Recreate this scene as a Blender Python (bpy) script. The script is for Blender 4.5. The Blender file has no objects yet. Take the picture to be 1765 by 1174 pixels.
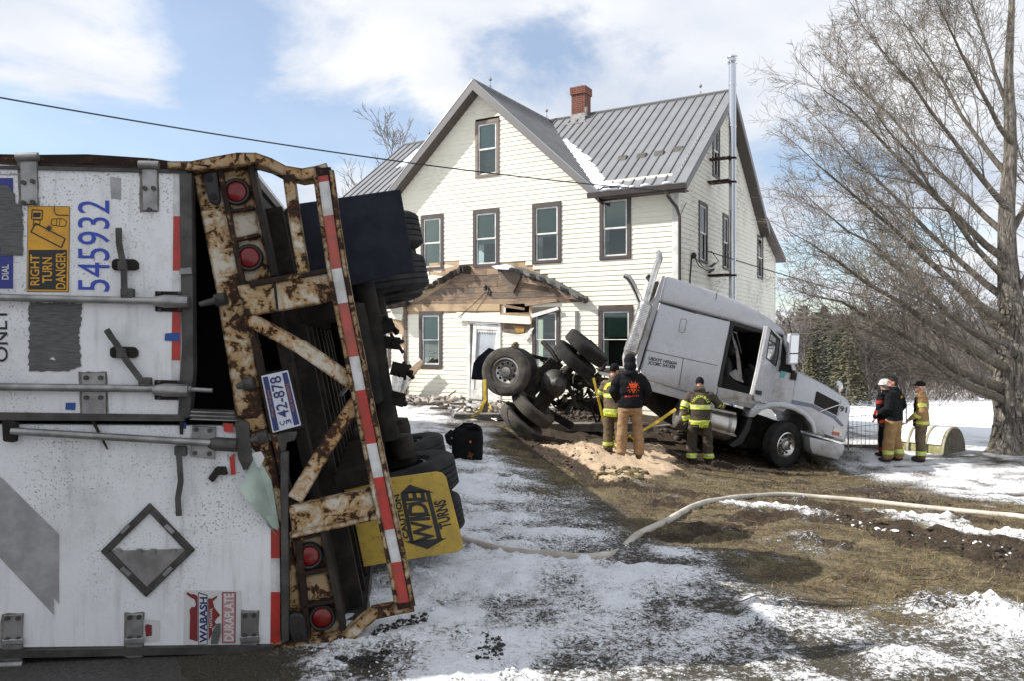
import bpy, bmesh, math, random
import numpy as np
from mathutils import Vector, Matrix
from mathutils.bvhtree import BVHTree
rnd = random.Random(7)
sc = bpy.context.scene
COL = sc.collection
# ------------------------------------------------------------------ camera, world, sun, exposure
FPX, CX, HY, CAMZ = 1322.0, 882.5, 590.0, 1.65      # focal length in photo pixels, principal column, horizon row, eye height
cd = bpy.data.cameras.new('camera'); cam = bpy.data.objects.new('camera', cd); COL.objects.link(cam)
cd.sensor_width = 36.0; cd.lens = 36.0 * FPX / 1765.0; cd.shift_y = 3.0 / 1765.0
cd.clip_start = 0.05; cd.clip_end = 4000
cam.location = (0, 0, CAMZ); cam.rotation_euler = (math.radians(90), 0, 0)
sc.camera = cam
SUN_EL, SUN_AZ = math.radians(41), math.radians(271)   # azimuth clockwise from +Y: the sun stands to the left
sd = bpy.data.lights.new('sun', 'SUN'); sun = bpy.data.objects.new('sun', sd); COL.objects.link(sun)
sd.energy = 4.2; sd.angle = math.radians(0.6); sd.color = (1.0, 0.955, 0.89)
SDIR = Vector((math.sin(SUN_AZ) * math.cos(SUN_EL), math.cos(SUN_AZ) * math.cos(SUN_EL), math.sin(SUN_EL)))
sun.rotation_euler = SDIR.to_track_quat('Z', 'Y').to_euler()
w = bpy.data.worlds.new('World'); sc.world = w; w.use_nodes = True
def build_world():
    nt = w.node_tree; nt.nodes.clear(); N = nt.nodes.new; L = nt.links.new
    out = N('ShaderNodeOutputWorld')
    sky = N('ShaderNodeTexSky'); sky.sky_type = 'NISHITA'; sky.sun_disc = False
    sky.sun_elevation = SUN_EL; sky.sun_rotation = SUN_AZ; sky.altitude = 300; sky.dust_density = 0.6
    b1 = N('ShaderNodeBackground'); b1.inputs[1].default_value = 0.10; L(sky.outputs[0], b1.inputs[0])
    tc = N('ShaderNodeTexCoord')
    # flatten the dome into a cloud layer so clouds shrink towards the horizon
    sp = N('ShaderNodeSeparateXYZ'); L(tc.outputs['Generated'], sp.inputs[0])
    def math_(op, a, b=None, c=None):
        m = N('ShaderNodeMath'); m.operation = op
        for i, q in enumerate((a, b, c)):
            if q is None: continue
            if isinstance(q, (int, float)): m.inputs[i].default_value = q
            else: L(q, m.inputs[i])
        return m.outputs[0]
    zz = math_('ADD', math_('MAXIMUM', sp.outputs[2], 0.0), 0.22)
    cx = math_('DIVIDE', sp.outputs[0], zz); cy = math_('DIVIDE', sp.outputs[1], zz)
    cb = N('ShaderNodeCombineXYZ'); L(cx, cb.inputs[0]); L(cy, cb.inputs[1]); cb.inputs[2].default_value = 3.7
    n1 = N('ShaderNodeTexNoise'); n1.inputs['Scale'].default_value = 1.35; n1.inputs['Detail'].default_value = 10; n1.inputs['Roughness'].default_value = 0.58; n1.inputs['Distortion'].default_value = 0.25
    L(cb.outputs[0], n1.inputs['Vector'])
    # broad cover: opener to the left, thicker in the middle
    def blob(d, k):
        vm = N('ShaderNodeVectorMath'); vm.operation = 'DOT_PRODUCT'; L(tc.outputs['Generated'], vm.inputs[0])
        vm.inputs[1].default_value = Vector(d).normalized()
        mr = N('ShaderNodeMapRange'); mr.interpolation_type = 'SMOOTHSTEP'; L(vm.outputs['Value'], mr.inputs[0])
        mr.inputs[1].default_value = k; mr.inputs[2].default_value = 1.0; mr.inputs[3].default_value = 0; mr.inputs[4].default_value = 1
        return mr.outputs[0]
    f = math_('ADD', n1.outputs['Fac'], 0.115)
    f = math_('SUBTRACT', f, math_('MULTIPLY', blob((-0.42, 1, 0.36), 0.93), 0.165))
    f = math_('SUBTRACT', f, math_('MULTIPLY', blob((-0.75, 1, 0.5), 0.94), 0.17))
    f = math_('SUBTRACT', f, math_('MULTIPLY', blob((0.40, 1, 0.13), 0.982), 0.13))
    f = math_('SUBTRACT', f, math_('MULTIPLY', blob((0.02, 1, 0.36), 0.994), 0.105))
    f = math_('ADD', f, math_('MULTIPLY', blob((-0.57, 1, 0.40), 0.988), 0.24))
    f = math_('ADD', f, math_('MULTIPLY', blob((0.0, 1, 0.25), 0.93), 0.05))
    ramp = N('ShaderNodeMapRange'); ramp.interpolation_type = 'SMOOTHSTEP'; L(f, ramp.inputs[0])
    ramp.inputs[1].default_value = 0.43; ramp.inputs[2].default_value = 0.57; ramp.inputs[3].default_value = 0.24; ramp.inputs[4].default_value = 1
    n2 = N('ShaderNodeTexNoise'); n2.inputs['Scale'].default_value = 1.6; n2.inputs['Detail'].default_value = 6
    L(cb.outputs[0], n2.inputs['Vector'])
    cr = N('ShaderNodeValToRGB'); L(n2.outputs['Fac'], cr.inputs[0])
    cr.color_ramp.elements[0].position = 0.36; cr.color_ramp.elements[0].color = (0.60, 0.66, 0.77, 1)
    cr.color_ramp.elements[1].position = 0.62; cr.color_ramp.elements[1].color = (0.92, 0.93, 0.96, 1)
    b2 = N('ShaderNodeBackground'); b2.inputs[1].default_value = 0.62; L(cr.outputs[0], b2.inputs[0])
    mx = N('ShaderNodeMixShader'); L(ramp.outputs[0], mx.inputs[0]); L(b1.outputs[0], mx.inputs[1]); L(b2.outputs[0], mx.inputs[2])
    L(mx.outputs[0], out.inputs[0])
build_world()
sc.view_settings.view_transform = 'Standard'; sc.view_settings.look = 'None'
sc.view_settings.exposure = 0.85; sc.view_settings.gamma = 1.0; sc.view_settings.use_curve_mapping = False
sc.render.engine = 'CYCLES'
sc.cycles.max_bounces = 6; sc.cycles.diffuse_bounces = 3; sc.cycles.glossy_bounces = 3; sc.cycles.transmission_bounces = 4; sc.cycles.transparent_max_bounces = 8
sc.cycles.caustics_reflective = False; sc.cycles.caustics_refractive = False
try: sc.cycles.use_denoising = True
except Exception: pass

# ------------------------------------------------------------------ small geometry kit
def V(*a): return Vector(a)
def ray(px, py): return Vector(((px - CX) / FPX, 1.0, (HY - py) / FPX))
CAMP = Vector((0, 0, CAMZ))
def at(px, py, Y): return CAMP + ray(px, py) * Y
class Frame:
    def __init__(s, o, r, u, n): s.o = Vector(o); s.r = Vector(r).normalized(); s.u = Vector(u).normalized(); s.n = Vector(n).normalized()
    def w(s, a, b, c=0.0): return s.o + s.r * a + s.u * b + s.n * c
    def hit(s, px, py, c=0.0):
        d = ray(px, py); p0 = s.o + s.n * c
        t = (p0 - CAMP).dot(s.n) / d.dot(s.n); q = CAMP + d * t - s.o
        return (q.dot(s.r), q.dot(s.u))
    def poly(s, pts, c=0.0): return [s.hit(x, y, c) for x, y in pts]
    def off(s, a=0, b=0, c=0): return Frame(s.w(a, b, c), s.r, s.u, s.n)
    def rot(s, ang, a=0, b=0, c=0):    # turned in its own plane
        ca, sa = math.cos(ang), math.sin(ang)
        return Frame(s.w(a, b, c), s.r * ca + s.u * sa, s.u * ca - s.r * sa, s.n)
WORLD = Frame((0, 0, 0), (1, 0, 0), (0, 0, 1), (0, -1, 0))
class MB:
    def __init__(s): s.v = []; s.f = []; s.m = []
    def add(s, vs, fs, m=0):
        k = len(s.v); s.v.extend([tuple(p) for p in vs])
        for f in fs: s.f.append(tuple(i + k for i in f)); s.m.append(m)
        return s
    def prism(s, fr, poly, c0, c1, m=0):
        n = len(poly); vs = [fr.w(a, b, c0) for a, b in poly] + [fr.w(a, b, c1) for a, b in poly]
        fs = [tuple(range(n - 1, -1, -1)), tuple(range(n, 2 * n))] + [(i, (i + 1) % n, n + (i + 1) % n, n + i) for i in range(n)]
        return s.add(vs, fs, m)
    def box(s, fr, a0, a1, b0, b1, c0, c1, m=0): return s.prism(fr, [(a0, b0), (a1, b0), (a1, b1), (a0, b1)], c0, c1, m)
    def sheet(s, fr, poly, c, m=0): return s.add([fr.w(a, b, c) for a, b in poly], [tuple(range(len(poly)))], m)
    def tube(s, pts, r, n=8, caps=True, m=0, ovl=None):
        pts = [Vector(p) for p in pts]; K = len(pts)
        rs = r if isinstance(r, (list, tuple)) else [r] * K
        vs = []; ref = None
        for i in range(K):
            d = (pts[min(i + 1, K - 1)] - pts[max(i - 1, 0)])
            d = d.normalized() if d.length > 1e-9 else Vector((0, 0, 1))
            if ref is None: ref = d.orthogonal().normalized()
            ref = (ref - d * ref.dot(d)); ref = ref.normalized() if ref.length > 1e-6 else d.orthogonal().normalized()
            b = d.cross(ref)
            for j in range(n):
                t = 2 * math.pi * j / n; vs.append(pts[i] + (ref * math.cos(t) + b * math.sin(t)) * rs[i])
        fs = [(i * n + j, i * n + (j + 1) % n, (i + 1) * n + (j + 1) % n, (i + 1) * n + j) for i in range(K - 1) for j in range(n)]
        if caps: fs += [tuple(range(n - 1, -1, -1)), tuple(range((K - 1) * n, K * n))]
        return s.add(vs, fs, m)
    def lathe(s, o, axis, prof, n=24, m=0, closed=False):
        o = Vector(o); ax = Vector(axis).normalized(); e = ax.orthogonal().normalized(); g = ax.cross(e); K = len(prof)
        vs = [o + ax * h + (e * math.cos(2 * math.pi * j / n) + g * math.sin(2 * math.pi * j / n)) * r for r, h in prof for j in range(n)]
        fs = [(i * n + j, i * n + (j + 1) % n, ((i + 1) % K) * n + (j + 1) % n, ((i + 1) % K) * n + j) for i in range(K if closed else K - 1) for j in range(n)]
        if not closed: fs += [tuple(range(n - 1, -1, -1)), tuple(range((K - 1) * n, K * n))]
        return s.add(vs, fs, m)
    def ell(s, c, rx, ry, rz, n=14, k=9, R=None, m=0):
        c = Vector(c); vs = []; fs = []
        for i in range(1, k):
            t = math.pi * i / k
            for j in range(n):
                p = 2 * math.pi * j / n; q = Vector((rx * math.sin(t) * math.cos(p), ry * math.sin(t) * math.sin(p), rz * math.cos(t)))
                vs.append(c + (R @ q if R else q))
        q0 = Vector((0, 0, rz)); q1 = Vector((0, 0, -rz)); vs += [c + (R @ q0 if R else q0), c + (R @ q1 if R else q1)]
        for i in range(k - 2):
            for j in range(n): fs.append((i * n + j, i * n + (j + 1) % n, (i + 1) * n + (j + 1) % n, (i + 1) * n + j))
        a, b = (k - 1) * n, (k - 1) * n + 1
        for j in range(n): fs.append((a, (j + 1) % n, j)); fs.append((b, (k - 2) * n + j, (k - 2) * n + (j + 1) % n))
        return s.add(vs, fs, m)
    def loft(s, rings, n=16, m=0):      # rings: (centre, rx, ry)
        vs = []
        for c, rx, ry in rings:
            c = Vector(c)
            for j in range(n): t = 2 * math.pi * j / n; vs.append(c + Vector((rx * math.cos(t), ry * math.sin(t), 0)))
        K = len(rings)
        fs = [(i * n + j, i * n + (j + 1) % n, (i + 1) * n + (j + 1) % n, (i + 1) * n + j) for i in range(K - 1) for j in range(n)]
        fs += [tuple(range(n - 1, -1, -1)), tuple(range((K - 1) * n, K * n))]
        return s.add(vs, fs, m)
def mesh_of(name, mb, mats, smooth=None, bevel=0.0, origin=(0, 0, 0), recalc=True, bseg=1):
    me = bpy.data.meshes.new(name); o = Vector(origin)
    me.from_pydata([(p[0] - o.x, p[1] - o.y, p[2] - o.z) for p in mb.v], [], mb.f)
    if mats is not None:
        for mt in (mats if isinstance(mats, (list, tuple)) else [mats]): me.materials.append(mt)
        if any(mb.m): me.polygons.foreach_set('material_index', mb.m)
    if recalc or bevel:
        bm = bmesh.new(); bm.from_mesh(me)
        if recalc: bmesh.ops.recalc_face_normals(bm, faces=bm.faces)
        if bevel:
            es = [e for e in bm.edges if len(e.link_faces) == 2 and e.calc_face_angle(0) > 0.5]
            bmesh.ops.bevel(bm, geom=es, offset=bevel, segments=bseg, profile=0.5, affect='EDGES', clamp_overlap=True)
        bm.to_mesh(me); bm.free()
    if smooth is not None:
        me.polygons.foreach_set('use_smooth', [True] * len(me.polygons))
        me.set_sharp_from_angle(angle=math.radians(smooth))
    me.update(); return me
def rootloc(p):
    while p is not None:
        if p.parent is None: return p.location.copy()
        p = p.parent
    return Vector((0, 0, 0))
def obj(name, mb, mats, parent=None, smooth=None, bevel=0.0, recalc=True, origin=None, bseg=1):
    o0 = rootloc(parent) if parent else Vector(origin or (0, 0, 0))
    me = mb if isinstance(mb, bpy.types.Mesh) else mesh_of(name, mb, mats, smooth, bevel, o0, recalc, bseg)
    o = bpy.data.objects.new(name, me); COL.objects.link(o)
    if parent: o.parent = parent
    elif origin: o.location = origin
    return o
def tag(o, label=None, cat=None, group=None, kind=None):
    if label: o['label'] = label
    if cat: o['category'] = cat
    if group: o['group'] = group
    if kind: o['kind'] = kind
    return o
def thing(name, loc, label, cat, group=None):
    o = bpy.data.objects.new(name, None); COL.objects.link(o); o.location = loc; o.empty_display_size = 0.2
    return tag(o, label, cat, group)
# numpy value noise
def _hash(ix, iy, seed):
    h = (ix.astype(np.int64) * 374761393 + iy.astype(np.int64) * 668265263 + seed * 1442695041) & 0x7fffffff
    h = ((h ^ (h >> 13)) * 1274126177) & 0x7fffffff
    return ((h ^ (h >> 16)) & 0xffff) / 65535.0
def vnoise(x, y, seed=0):
    ix, iy = np.floor(x), np.floor(y); fx, fy = x - ix, y - iy
    fx = fx * fx * (3 - 2 * fx); fy = fy * fy * (3 - 2 * fy)
    a = _hash(ix, iy, seed); b = _hash(ix + 1, iy, seed); c = _hash(ix, iy + 1, seed); d = _hash(ix + 1, iy + 1, seed)
    return (a * (1 - fx) + b * fx) * (1 - fy) + (c * (1 - fx) + d * fx) * fy
def fbm(x, y, seed=0, oct=4, gain=0.5):
    s = 0; amp = 1; tot = 0
    for k in range(oct):
        s = s + amp * vnoise(x * 2 ** k + 13.7 * k, y * 2 ** k - 7.1 * k, seed + k); tot += amp; amp *= gain
    return s / tot
# flat lettering
_TX = {}
def text2d(s, bold=0.0):
    key = (s, bold)
    if key not in _TX:
        cu = bpy.data.curves.new('lettering', 'FONT'); cu.body = s; cu.size = 1; cu.offset = bold; cu.resolution_u = 3
        ob = bpy.data.objects.new('lettering', cu); COL.objects.link(ob)
        dg = bpy.context.evaluated_depsgraph_get(); dg.update()
        me = bpy.data.meshes.new_from_object(ob.evaluated_get(dg))
        vs = np.array([v.co[:2] for v in me.vertices]); fs = [tuple(p.vertices) for p in me.polygons]
        bpy.data.objects.remove(ob); bpy.data.curves.remove(cu); bpy.data.meshes.remove(me)
        vs = (vs - vs.min(0)) / (vs.max(0) - vs.min(0))
        _TX[key] = (vs, fs)
    return _TX[key]
def text_rect(mb, fr, s, p0, ex, ey, c, bold=0.0, m=0):
    """lettering filling the parallelogram p0 + ex*u + ey*v of a frame (2d frame coordinates)"""
    vs, fs = text2d(s, bold)
    mb.add([fr.w(p0[0] + ex[0] * u + ey[0] * v, p0[1] + ex[1] * u + ey[1] * v, c) for u, v in vs], fs, m)
# ------------------------------------------------------------------ materials
class NT:
    def __init__(s, name):
        s.mat = bpy.data.materials.new(name); s.mat.use_nodes = True; s.nt = s.mat.node_tree
        s.b = s.nt.nodes['Principled BSDF']; s.tc = None
    def N(s, t, **kw):
        n = s.nt.nodes.new(t)
        for k, v in kw.items(): setattr(n, k, v)
        return n
    def L(s, a, b): s.nt.links.new(a, b)
    def co(s, kind='Object', scale=None):
        if s.tc is None: s.tc = s.N('ShaderNodeTexCoord')
        o = s.tc.outputs[kind]
        if scale is not None:
            mp = s.N('ShaderNodeMapping'); mp.inputs['Scale'].default_value = scale; s.L(o, mp.inputs[0]); o = mp.outputs[0]
        return o
    def noise(s, scale, detail=4, rough=0.5, dist=0.0, vec=None, out='Fac'):
        n = s.N('ShaderNodeTexNoise'); n.inputs['Scale'].default_value = scale; n.inputs['Detail'].default_value = detail
        n.inputs['Roughness'].default_value = rough; n.inputs['Distortion'].default_value = dist
        s.L(vec if vec is not None else s.co(), n.inputs['Vector']); return n.outputs[out]
    def rng(s, x, a, b, c=0.0, d=1.0, smooth=True):
        m = s.N('ShaderNodeMapRange'); m.interpolation_type = 'SMOOTHSTEP' if smooth else 'LINEAR'
        s.L(x, m.inputs[0])
        for i, q in zip((1, 2, 3, 4), (a, b, c, d)): m.inputs[i].default_value = q
        return m.outputs[0]
    def math(s, op, a, b=None):
        m = s.N('ShaderNodeMath', operation=op)
        for i, q in enumerate((a, b)):
            if q is None: continue
            if isinstance(q, (int, float)): m.inputs[i].default_value = q
            else: s.L(q, m.inputs[i])
        return m.outputs[0]
    def mix(s, f, a, b):
        m = s.N('ShaderNodeMix', data_type='RGBA')
        for i, q in ((0, f), (6, a), (7, b)):
            if isinstance(q, (int, float)): m.inputs[i].default_value = q
            elif isinstance(q, (tuple, list)): m.inputs[i].default_value = (q[0], q[1], q[2], 1)
            else: s.L(q, m.inputs[i])
        return m.outputs[2]
    def base(s, c):
        if isinstance(c, (tuple, list)): s.b.inputs['Base Color'].default_value = (c[0], c[1], c[2], 1)
        else: s.L(c, s.b.inputs['Base Color'])
    def set(s, rough=None, metal=None, spec=None):
        for k, v in (('Roughness', rough), ('Metallic', metal), ('Specular IOR Level', spec)):
            if v is None: continue
            if isinstance(v, (int, float)): s.b.inputs[k].default_value = v
            else: s.L(v, s.b.inputs[k])
    def bump(s, h, strength=0.3, dist=0.02):
        n = s.N('ShaderNodeBump'); n.inputs['Strength'].default_value = strength; n.inputs['Distance'].default_value = dist
        s.L(h, n.inputs['Height']); s.L(n.outputs[0], s.b.inputs['Normal'])
def mat(name, c, rough=0.6, metal=0.0, c2=None, scale=6, lo=0.35, hi=0.65, bump=0.0, bscale=None, detail=5, spec=None, bdist=0.01, stretch=None):
    t = NT(name)
    if c2 is not None or bump:
        v = t.co('Object', stretch) if stretch else t.co()
        n = t.noise(scale, detail, 0.6, vec=v)
        if c2 is not None: t.base(t.mix(t.rng(n, lo, hi), c, c2))
        else: t.base(c)
        if bump: t.bump(t.noise(bscale or scale * 4, 5, 0.6, vec=v), bump, bdist)
    else: t.base(c)
    t.set(rough, metal, spec); return t.mat
def lin(r, g, b):
    f = lambda x: (x / 255 / 12.92) if x <= 10 else ((x / 255 + 0.055) / 1.055) ** 2.4
    return (f(r), f(g), f(b))
def rust_mat(name, paint=(0.50, 0.44, 0.31), amount=0.5, scale=7):
    t = NT(name); v = t.co()
    n = t.noise(scale, 10, 0.68, 0.6, v); n2 = t.noise(scale * 3.3, 8, 0.7, 0.3, v); n3 = t.noise(2.2, 3, 0.5, 0, v)
    f = t.math('ADD', t.math('ADD', t.math('MULTIPLY', n, 0.62), t.math('MULTIPLY', n2, 0.2)), t.math('MULTIPLY', n3, 0.18))
    bv = t.N('ShaderNodeBevel'); bv.samples = 4; bv.inputs['Radius'].default_value = 0.022; ge = t.N('ShaderNodeNewGeometry'); dt = t.N('ShaderNodeVectorMath', operation='DOT_PRODUCT'); t.L(bv.outputs[0], dt.inputs[0]); t.L(ge.outputs['Normal'], dt.inputs[1])
    f = t.math('ADD', f, t.math('MULTIPLY', t.rng(dt.outputs['Value'], 0.998, 0.86), 0.10))
    a = 0.63 - 0.24 * amount
    stain = t.rng(f, a - 0.09, a); rust = t.rng(f, a + 0.0, a + 0.025); dark = t.rng(f, a + 0.045, a + 0.095)
    c = t.mix(stain, t.mix(t.rng(n3, .35, .65), (0.47, 0.44, 0.37), (0.30, 0.245, 0.165)), (paint[0] * 0.62, paint[1] * 0.44, paint[2] * 0.26))
    rc = t.mix(t.rng(n2, 0.3, 0.7), (0.070, 0.029, 0.013), (0.026, 0.013, 0.008))
    c = t.mix(rust, c, rc); c = t.mix(dark, c, (0.018, 0.011, 0.008)); t.base(c)
    t.set(t.math('ADD', 0.5, t.math('MULTIPLY', rust, 0.38)), 0.0, 0.3); t.bump(t.math('ADD', t.math('MULTIPLY', rust, -0.5), t.math('MULTIPLY', n2, 0.4)), 0.55, 0.008)
    return t.mat
def dirty_white(name, c=(0.70, 0.71, 0.72), grime=(0.11, 0.10, 0.09)):
    t = NT(name); v = t.co(); vs = t.co('Object', (9, 9, 0.8))
    n = t.noise(2.1, 6, 0.65, 0.3, v); sp = t.noise(95, 2, 0.5, 0, v); st = t.noise(2.2, 5, 0.6, 0.2, vs); big = t.noise(0.9, 3, 0.6, 0, v)
    f = t.math('MULTIPLY', t.rng(sp, 0.56, 0.68), t.rng(big, 0.40, 0.58))
    g = t.math('ADD', t.math('MULTIPLY', t.rng(n, 0.45, 0.78), 0.36), t.math('MULTIPLY', t.rng(st, 0.50, 0.82), 0.36))
    scr = t.noise(3.0, 3, 0.5, 1.0, t.co('Object', (40, 40, 3)))
    g = t.math('MAXIMUM', g, t.math('MULTIPLY', t.rng(scr, 0.72, 0.78), 0.35))
    g = t.math('MAXIMUM', g, t.math('MULTIPLY', f, 0.7)); t.base(t.mix(g, c, grime)); t.set(0.48, 0, 0.4)
    t.bump(t.math('ADD', t.noise(2.2, 3, 0.5, 0, v), t.math('MULTIPLY', t.noise(60, 3, 0.5, 0, v), 0.06)), 0.22, 0.05); return t.mat
def wood_mat(name, c, c2, scale=3, vert=False):
    t = NT(name); v = t.co('Object', (1.2, 1.2, 14))
    n = t.noise(scale, 8, 0.65, 0.8, v); n2 = t.noise(1.6, 4, 0.6, 0, t.co())
    col = t.mix(t.rng(n, 0.3, 0.7), c, c2); col = t.mix(t.rng(n2, 0.48, 0.75, 0, 0.75), col, (0.055, 0.042, 0.032))
    t.base(col); t.set(0.85, 0, 0.2); t.bump(n, 0.4, 0.008); return t.mat
def glass_mat(name, tint=(0.75, 0.85, 0.82)):
    t = NT(name); nt = t.nt; nt.nodes.remove(t.b)
    tr = t.N('ShaderNodeBsdfTransparent'); tr.inputs[0].default_value = (*tint, 1)
    gl = t.N('ShaderNodeBsdfGlossy'); gl.inputs['Roughness'].default_value = 0.02
    fr = t.N('ShaderNodeFresnel'); fr.inputs[0].default_value = 1.6
    mx = t.N('ShaderNodeMixShader'); t.L(t.math('ADD', fr.outputs[0], 0.03), mx.inputs[0]); t.L(tr.outputs[0], mx.inputs[1]); t.L(gl.outputs[0], mx.inputs[2])
    t.L(mx.outputs[0], nt.nodes['Material Output'].inputs[0]); return t.mat
def siding_mat(name, c=(0.70, 0.665, 0.535), dirt=0.3):
    t = NT(name); v = t.co(); n = t.noise(0.8, 5, 0.6, 0, v); n2 = t.noise(5, 4, 0.6, 0, t.co('Object', (1, 1, 6)))
    g = t.math('MULTIPLY', t.math('MULTIPLY', t.rng(n, 0.42, 0.72), t.rng(n2, 0.42, 0.7)), dirt * 1.6)
    t.base(t.mix(g, c, (0.30, 0.285, 0.235))); t.set(0.55, 0, 0.35); return t.mat
def fabric(name, c, c2=None, rough=0.9):
    t = NT(name); n = t.noise(9, 5, 0.6); t.base(t.mix(t.rng(n, 0.35, 0.7), c, c2 or tuple(x * 0.6 for x in c))); t.set(rough, 0, 0.15)
    t.bump(t.math('ADD', t.noise(14, 4, 0.6, 0.6), t.math('MULTIPLY', t.noise(160, 2), 0.1)), 0.5, 0.02); return t.mat
M = {}
M['siding'] = siding_mat('cream_vinyl_siding', (0.70, 0.678, 0.575), 0.28)
M['siding_side'] = siding_mat('weathered_cream_siding', (0.68, 0.665, 0.58), 0.85)
M['trim_white'] = mat('white_trim', (0.72, 0.72, 0.69), 0.5, 0, (0.52, 0.51, 0.48), 4)
M['trim_brown'] = mat('brown_trim', (0.058, 0.046, 0.043), 0.55, 0, (0.042, 0.034, 0.032), 5)
M['trim_tan'] = mat('faded_brown_trim', (0.20, 0.155, 0.125), 0.6, 0, (0.14, 0.11, 0.09), 6)
M['roof'] = mat('grey_metal_roof', (0.25, 0.255, 0.265), 0.42, 0.35, (0.215, 0.22, 0.23), 1.2)
M['roof_trim'] = mat('grey_roof_trim', (0.145, 0.14, 0.14), 0.45, 0.2)
M['soffit'] = mat('brown_soffit', (0.075, 0.06, 0.052), 0.6)
M['sheathing'] = wood_mat('tan_sheathing', (0.46, 0.34, 0.22), (0.36, 0.26, 0.165))
M['board'] = wood_mat('weathered_board', (0.29, 0.21, 0.15), (0.12, 0.087, 0.064))
M['board2'] = wood_mat('pale_board', (0.36, 0.265, 0.18), (0.19, 0.135, 0.095))
M['board3'] = wood_mat('grey_board', (0.20, 0.155, 0.125), (0.10, 0.078, 0.064))
M['char'] = mat('dark_broken_shingle', (0.028, 0.025, 0.023), 0.9, 0, (0.085, 0.07, 0.058), 9, bump=0.6, bdist=0.03)
M['shingle'] = mat('grey_shingle', (0.075, 0.075, 0.075), 0.95, 0, (0.14, 0.137, 0.132), 14, bump=0.5, bdist=0.02)
M['glass'] = glass_mat('window_glass')
M['blind'] = mat('pale_green_blind', (0.30, 0.38, 0.34), 0.8, 0, (0.25, 0.32, 0.29), 1.2)
M['curtain'] = mat('olive_curtain', (0.13, 0.155, 0.035), 0.9, 0, (0.08, 0.10, 0.02), 30)
M['room'] = mat('dark_room', (0.03, 0.042, 0.038), 0.9)
M['brick'] = mat('red_brick', (0.22, 0.095, 0.068), 0.9, 0, (0.16, 0.058, 0.042), 12, bump=0.4)
M['mortar'] = mat('mortar', (0.24, 0.20, 0.18), 0.95)
M['steel'] = mat('stainless_flue', (0.62, 0.64, 0.67), 0.22, 1.0)
M['chrome'] = mat('chrome', (0.58, 0.57, 0.55), 0.2, 1.0, (0.36, 0.345, 0.32), 5)
M['alu'] = mat('dull_aluminium', (0.34, 0.335, 0.33), 0.45, 0.75, (0.20, 0.195, 0.19), 7, bump=0.15)
M['alu_dark'] = mat('grimy_steel', (0.085, 0.081, 0.077), 0.6, 0.5, (0.05, 0.046, 0.042), 9, bump=0.2)
M['iron'] = mat('black_iron', (0.018, 0.017, 0.016), 0.6, 0.0, (0.042, 0.034, 0.028), 7, bump=0.3, spec=.08)
M['grease'] = mat('greasy_chassis', (0.011, 0.0105, 0.010), 0.6, 0.0, (0.028, 0.024, 0.020), 5, bump=0.4, spec=.06)
M['tyre'] = mat('tyre_rubber', (0.013, 0.013, 0.014), 0.82, 0, (0.030, 0.029, 0.028), 6, bump=0.15, bscale=50, spec=.2)
M['tyre_dusty'] = mat('dusty_tyre_rubber', (0.038, 0.035, 0.031), 0.9, 0, (0.088, 0.078, 0.064), 5, bump=0.25, bscale=40)
M['rust'] = rust_mat('rusted_cream_paint', amount=0.55, scale=10)
M['rust_heavy'] = rust_mat('heavily_rusted_paint', amount=0.9, scale=8)
M['rust_light'] = rust_mat('lightly_rusted_white_paint', (0.60, 0.57, 0.50), 0.30, 11)
M['rust_trace'] = rust_mat('cream_paint_with_rust_spots', (0.56, 0.46, 0.30), 0.46, 13)
M['door_white'] = dirty_white('grimy_white_door')
M['tape_red'] = mat('red_reflective_tape', (0.42, 0.028, 0.020), 0.4, 0, (0.30, 0.03, 0.02), 12)
M['tape_white'] = mat('white_reflective_tape', (0.60, 0.60, 0.60), 0.4, 0, (0.42, 0.41, 0.40), 9)
M['tape_faded'] = mat('faded_red_tape', (0.40, 0.075, 0.055), 0.5, 0, (0.28, 0.07, 0.05), 15)
M['lens_red'] = mat('red_lamp_lens', (0.13, 0.004, 0.004), 0.25, 0)
M['rubber'] = mat('black_rubber', (0.012, 0.012, 0.012), 0.6)
M['blue'] = mat('blue_print', (0.022, 0.055, 0.36), 0.5)
M['blue_sign'] = mat('navy_decal', (0.02, 0.025, 0.19), 0.45)
M['yellow_sign'] = mat('yellow_decal', (0.62, 0.32, 0.018), 0.45, 0, (0.50, 0.25, 0.02), 8)
M['black_print'] = mat('black_print', (0.012, 0.012, 0.012), 0.5)
M['scrape'] = mat('scraped_grey_film', (0.10, 0.10, 0.10), 0.6, 0, (0.055, 0.055, 0.055), 5, stretch=(3, 3, 30))
M['grey_film'] = mat('faded_grey_film', (0.33, 0.33, 0.33), 0.6, 0, (0.24, 0.24, 0.24), 10)
M['tape_blue'] = mat('blue_masking_tape', (0.02, 0.07, 0.25), 0.7)
M['maroon'] = mat('maroon_print', (0.17, 0.018, 0.022), 0.5)
M['pinkish'] = mat('faded_pink_print', (0.40, 0.20, 0.21), 0.5)
M['sticker'] = mat('pale_sticker', (0.53, 0.53, 0.52), 0.45)
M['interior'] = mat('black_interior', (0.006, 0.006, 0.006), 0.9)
M['peel'] = mat('pale_green_panel_core', (0.42, 0.50, 0.44), 0.4, 0.2, (0.30, 0.36, 0.32), 7)
M['flap'] = mat('navy_black_flap', (0.008, 0.010, 0.017), 0.55, 0, (0.016, 0.018, 0.028), 6, bump=0.2, spec=.15)
def yellow_flap():
    t = NT('yellow_flap_dirty'); n = t.noise(7, 8, 0.65, 0.3); n2 = t.noise(30, 5, 0.6)
    c = t.mix(t.rng(n, 0.3, 0.7), (0.52, 0.35, 0.045), (0.36, 0.25, 0.05)); c = t.mix(t.rng(n2, 0.58, 0.72, 0, 0.8), c, (0.16, 0.10, 0.03))
    t.base(c); t.set(0.6); t.bump(n2, 0.2, 0.01); return t.mat
M['yellow_flap'] = yellow_flap()
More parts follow.
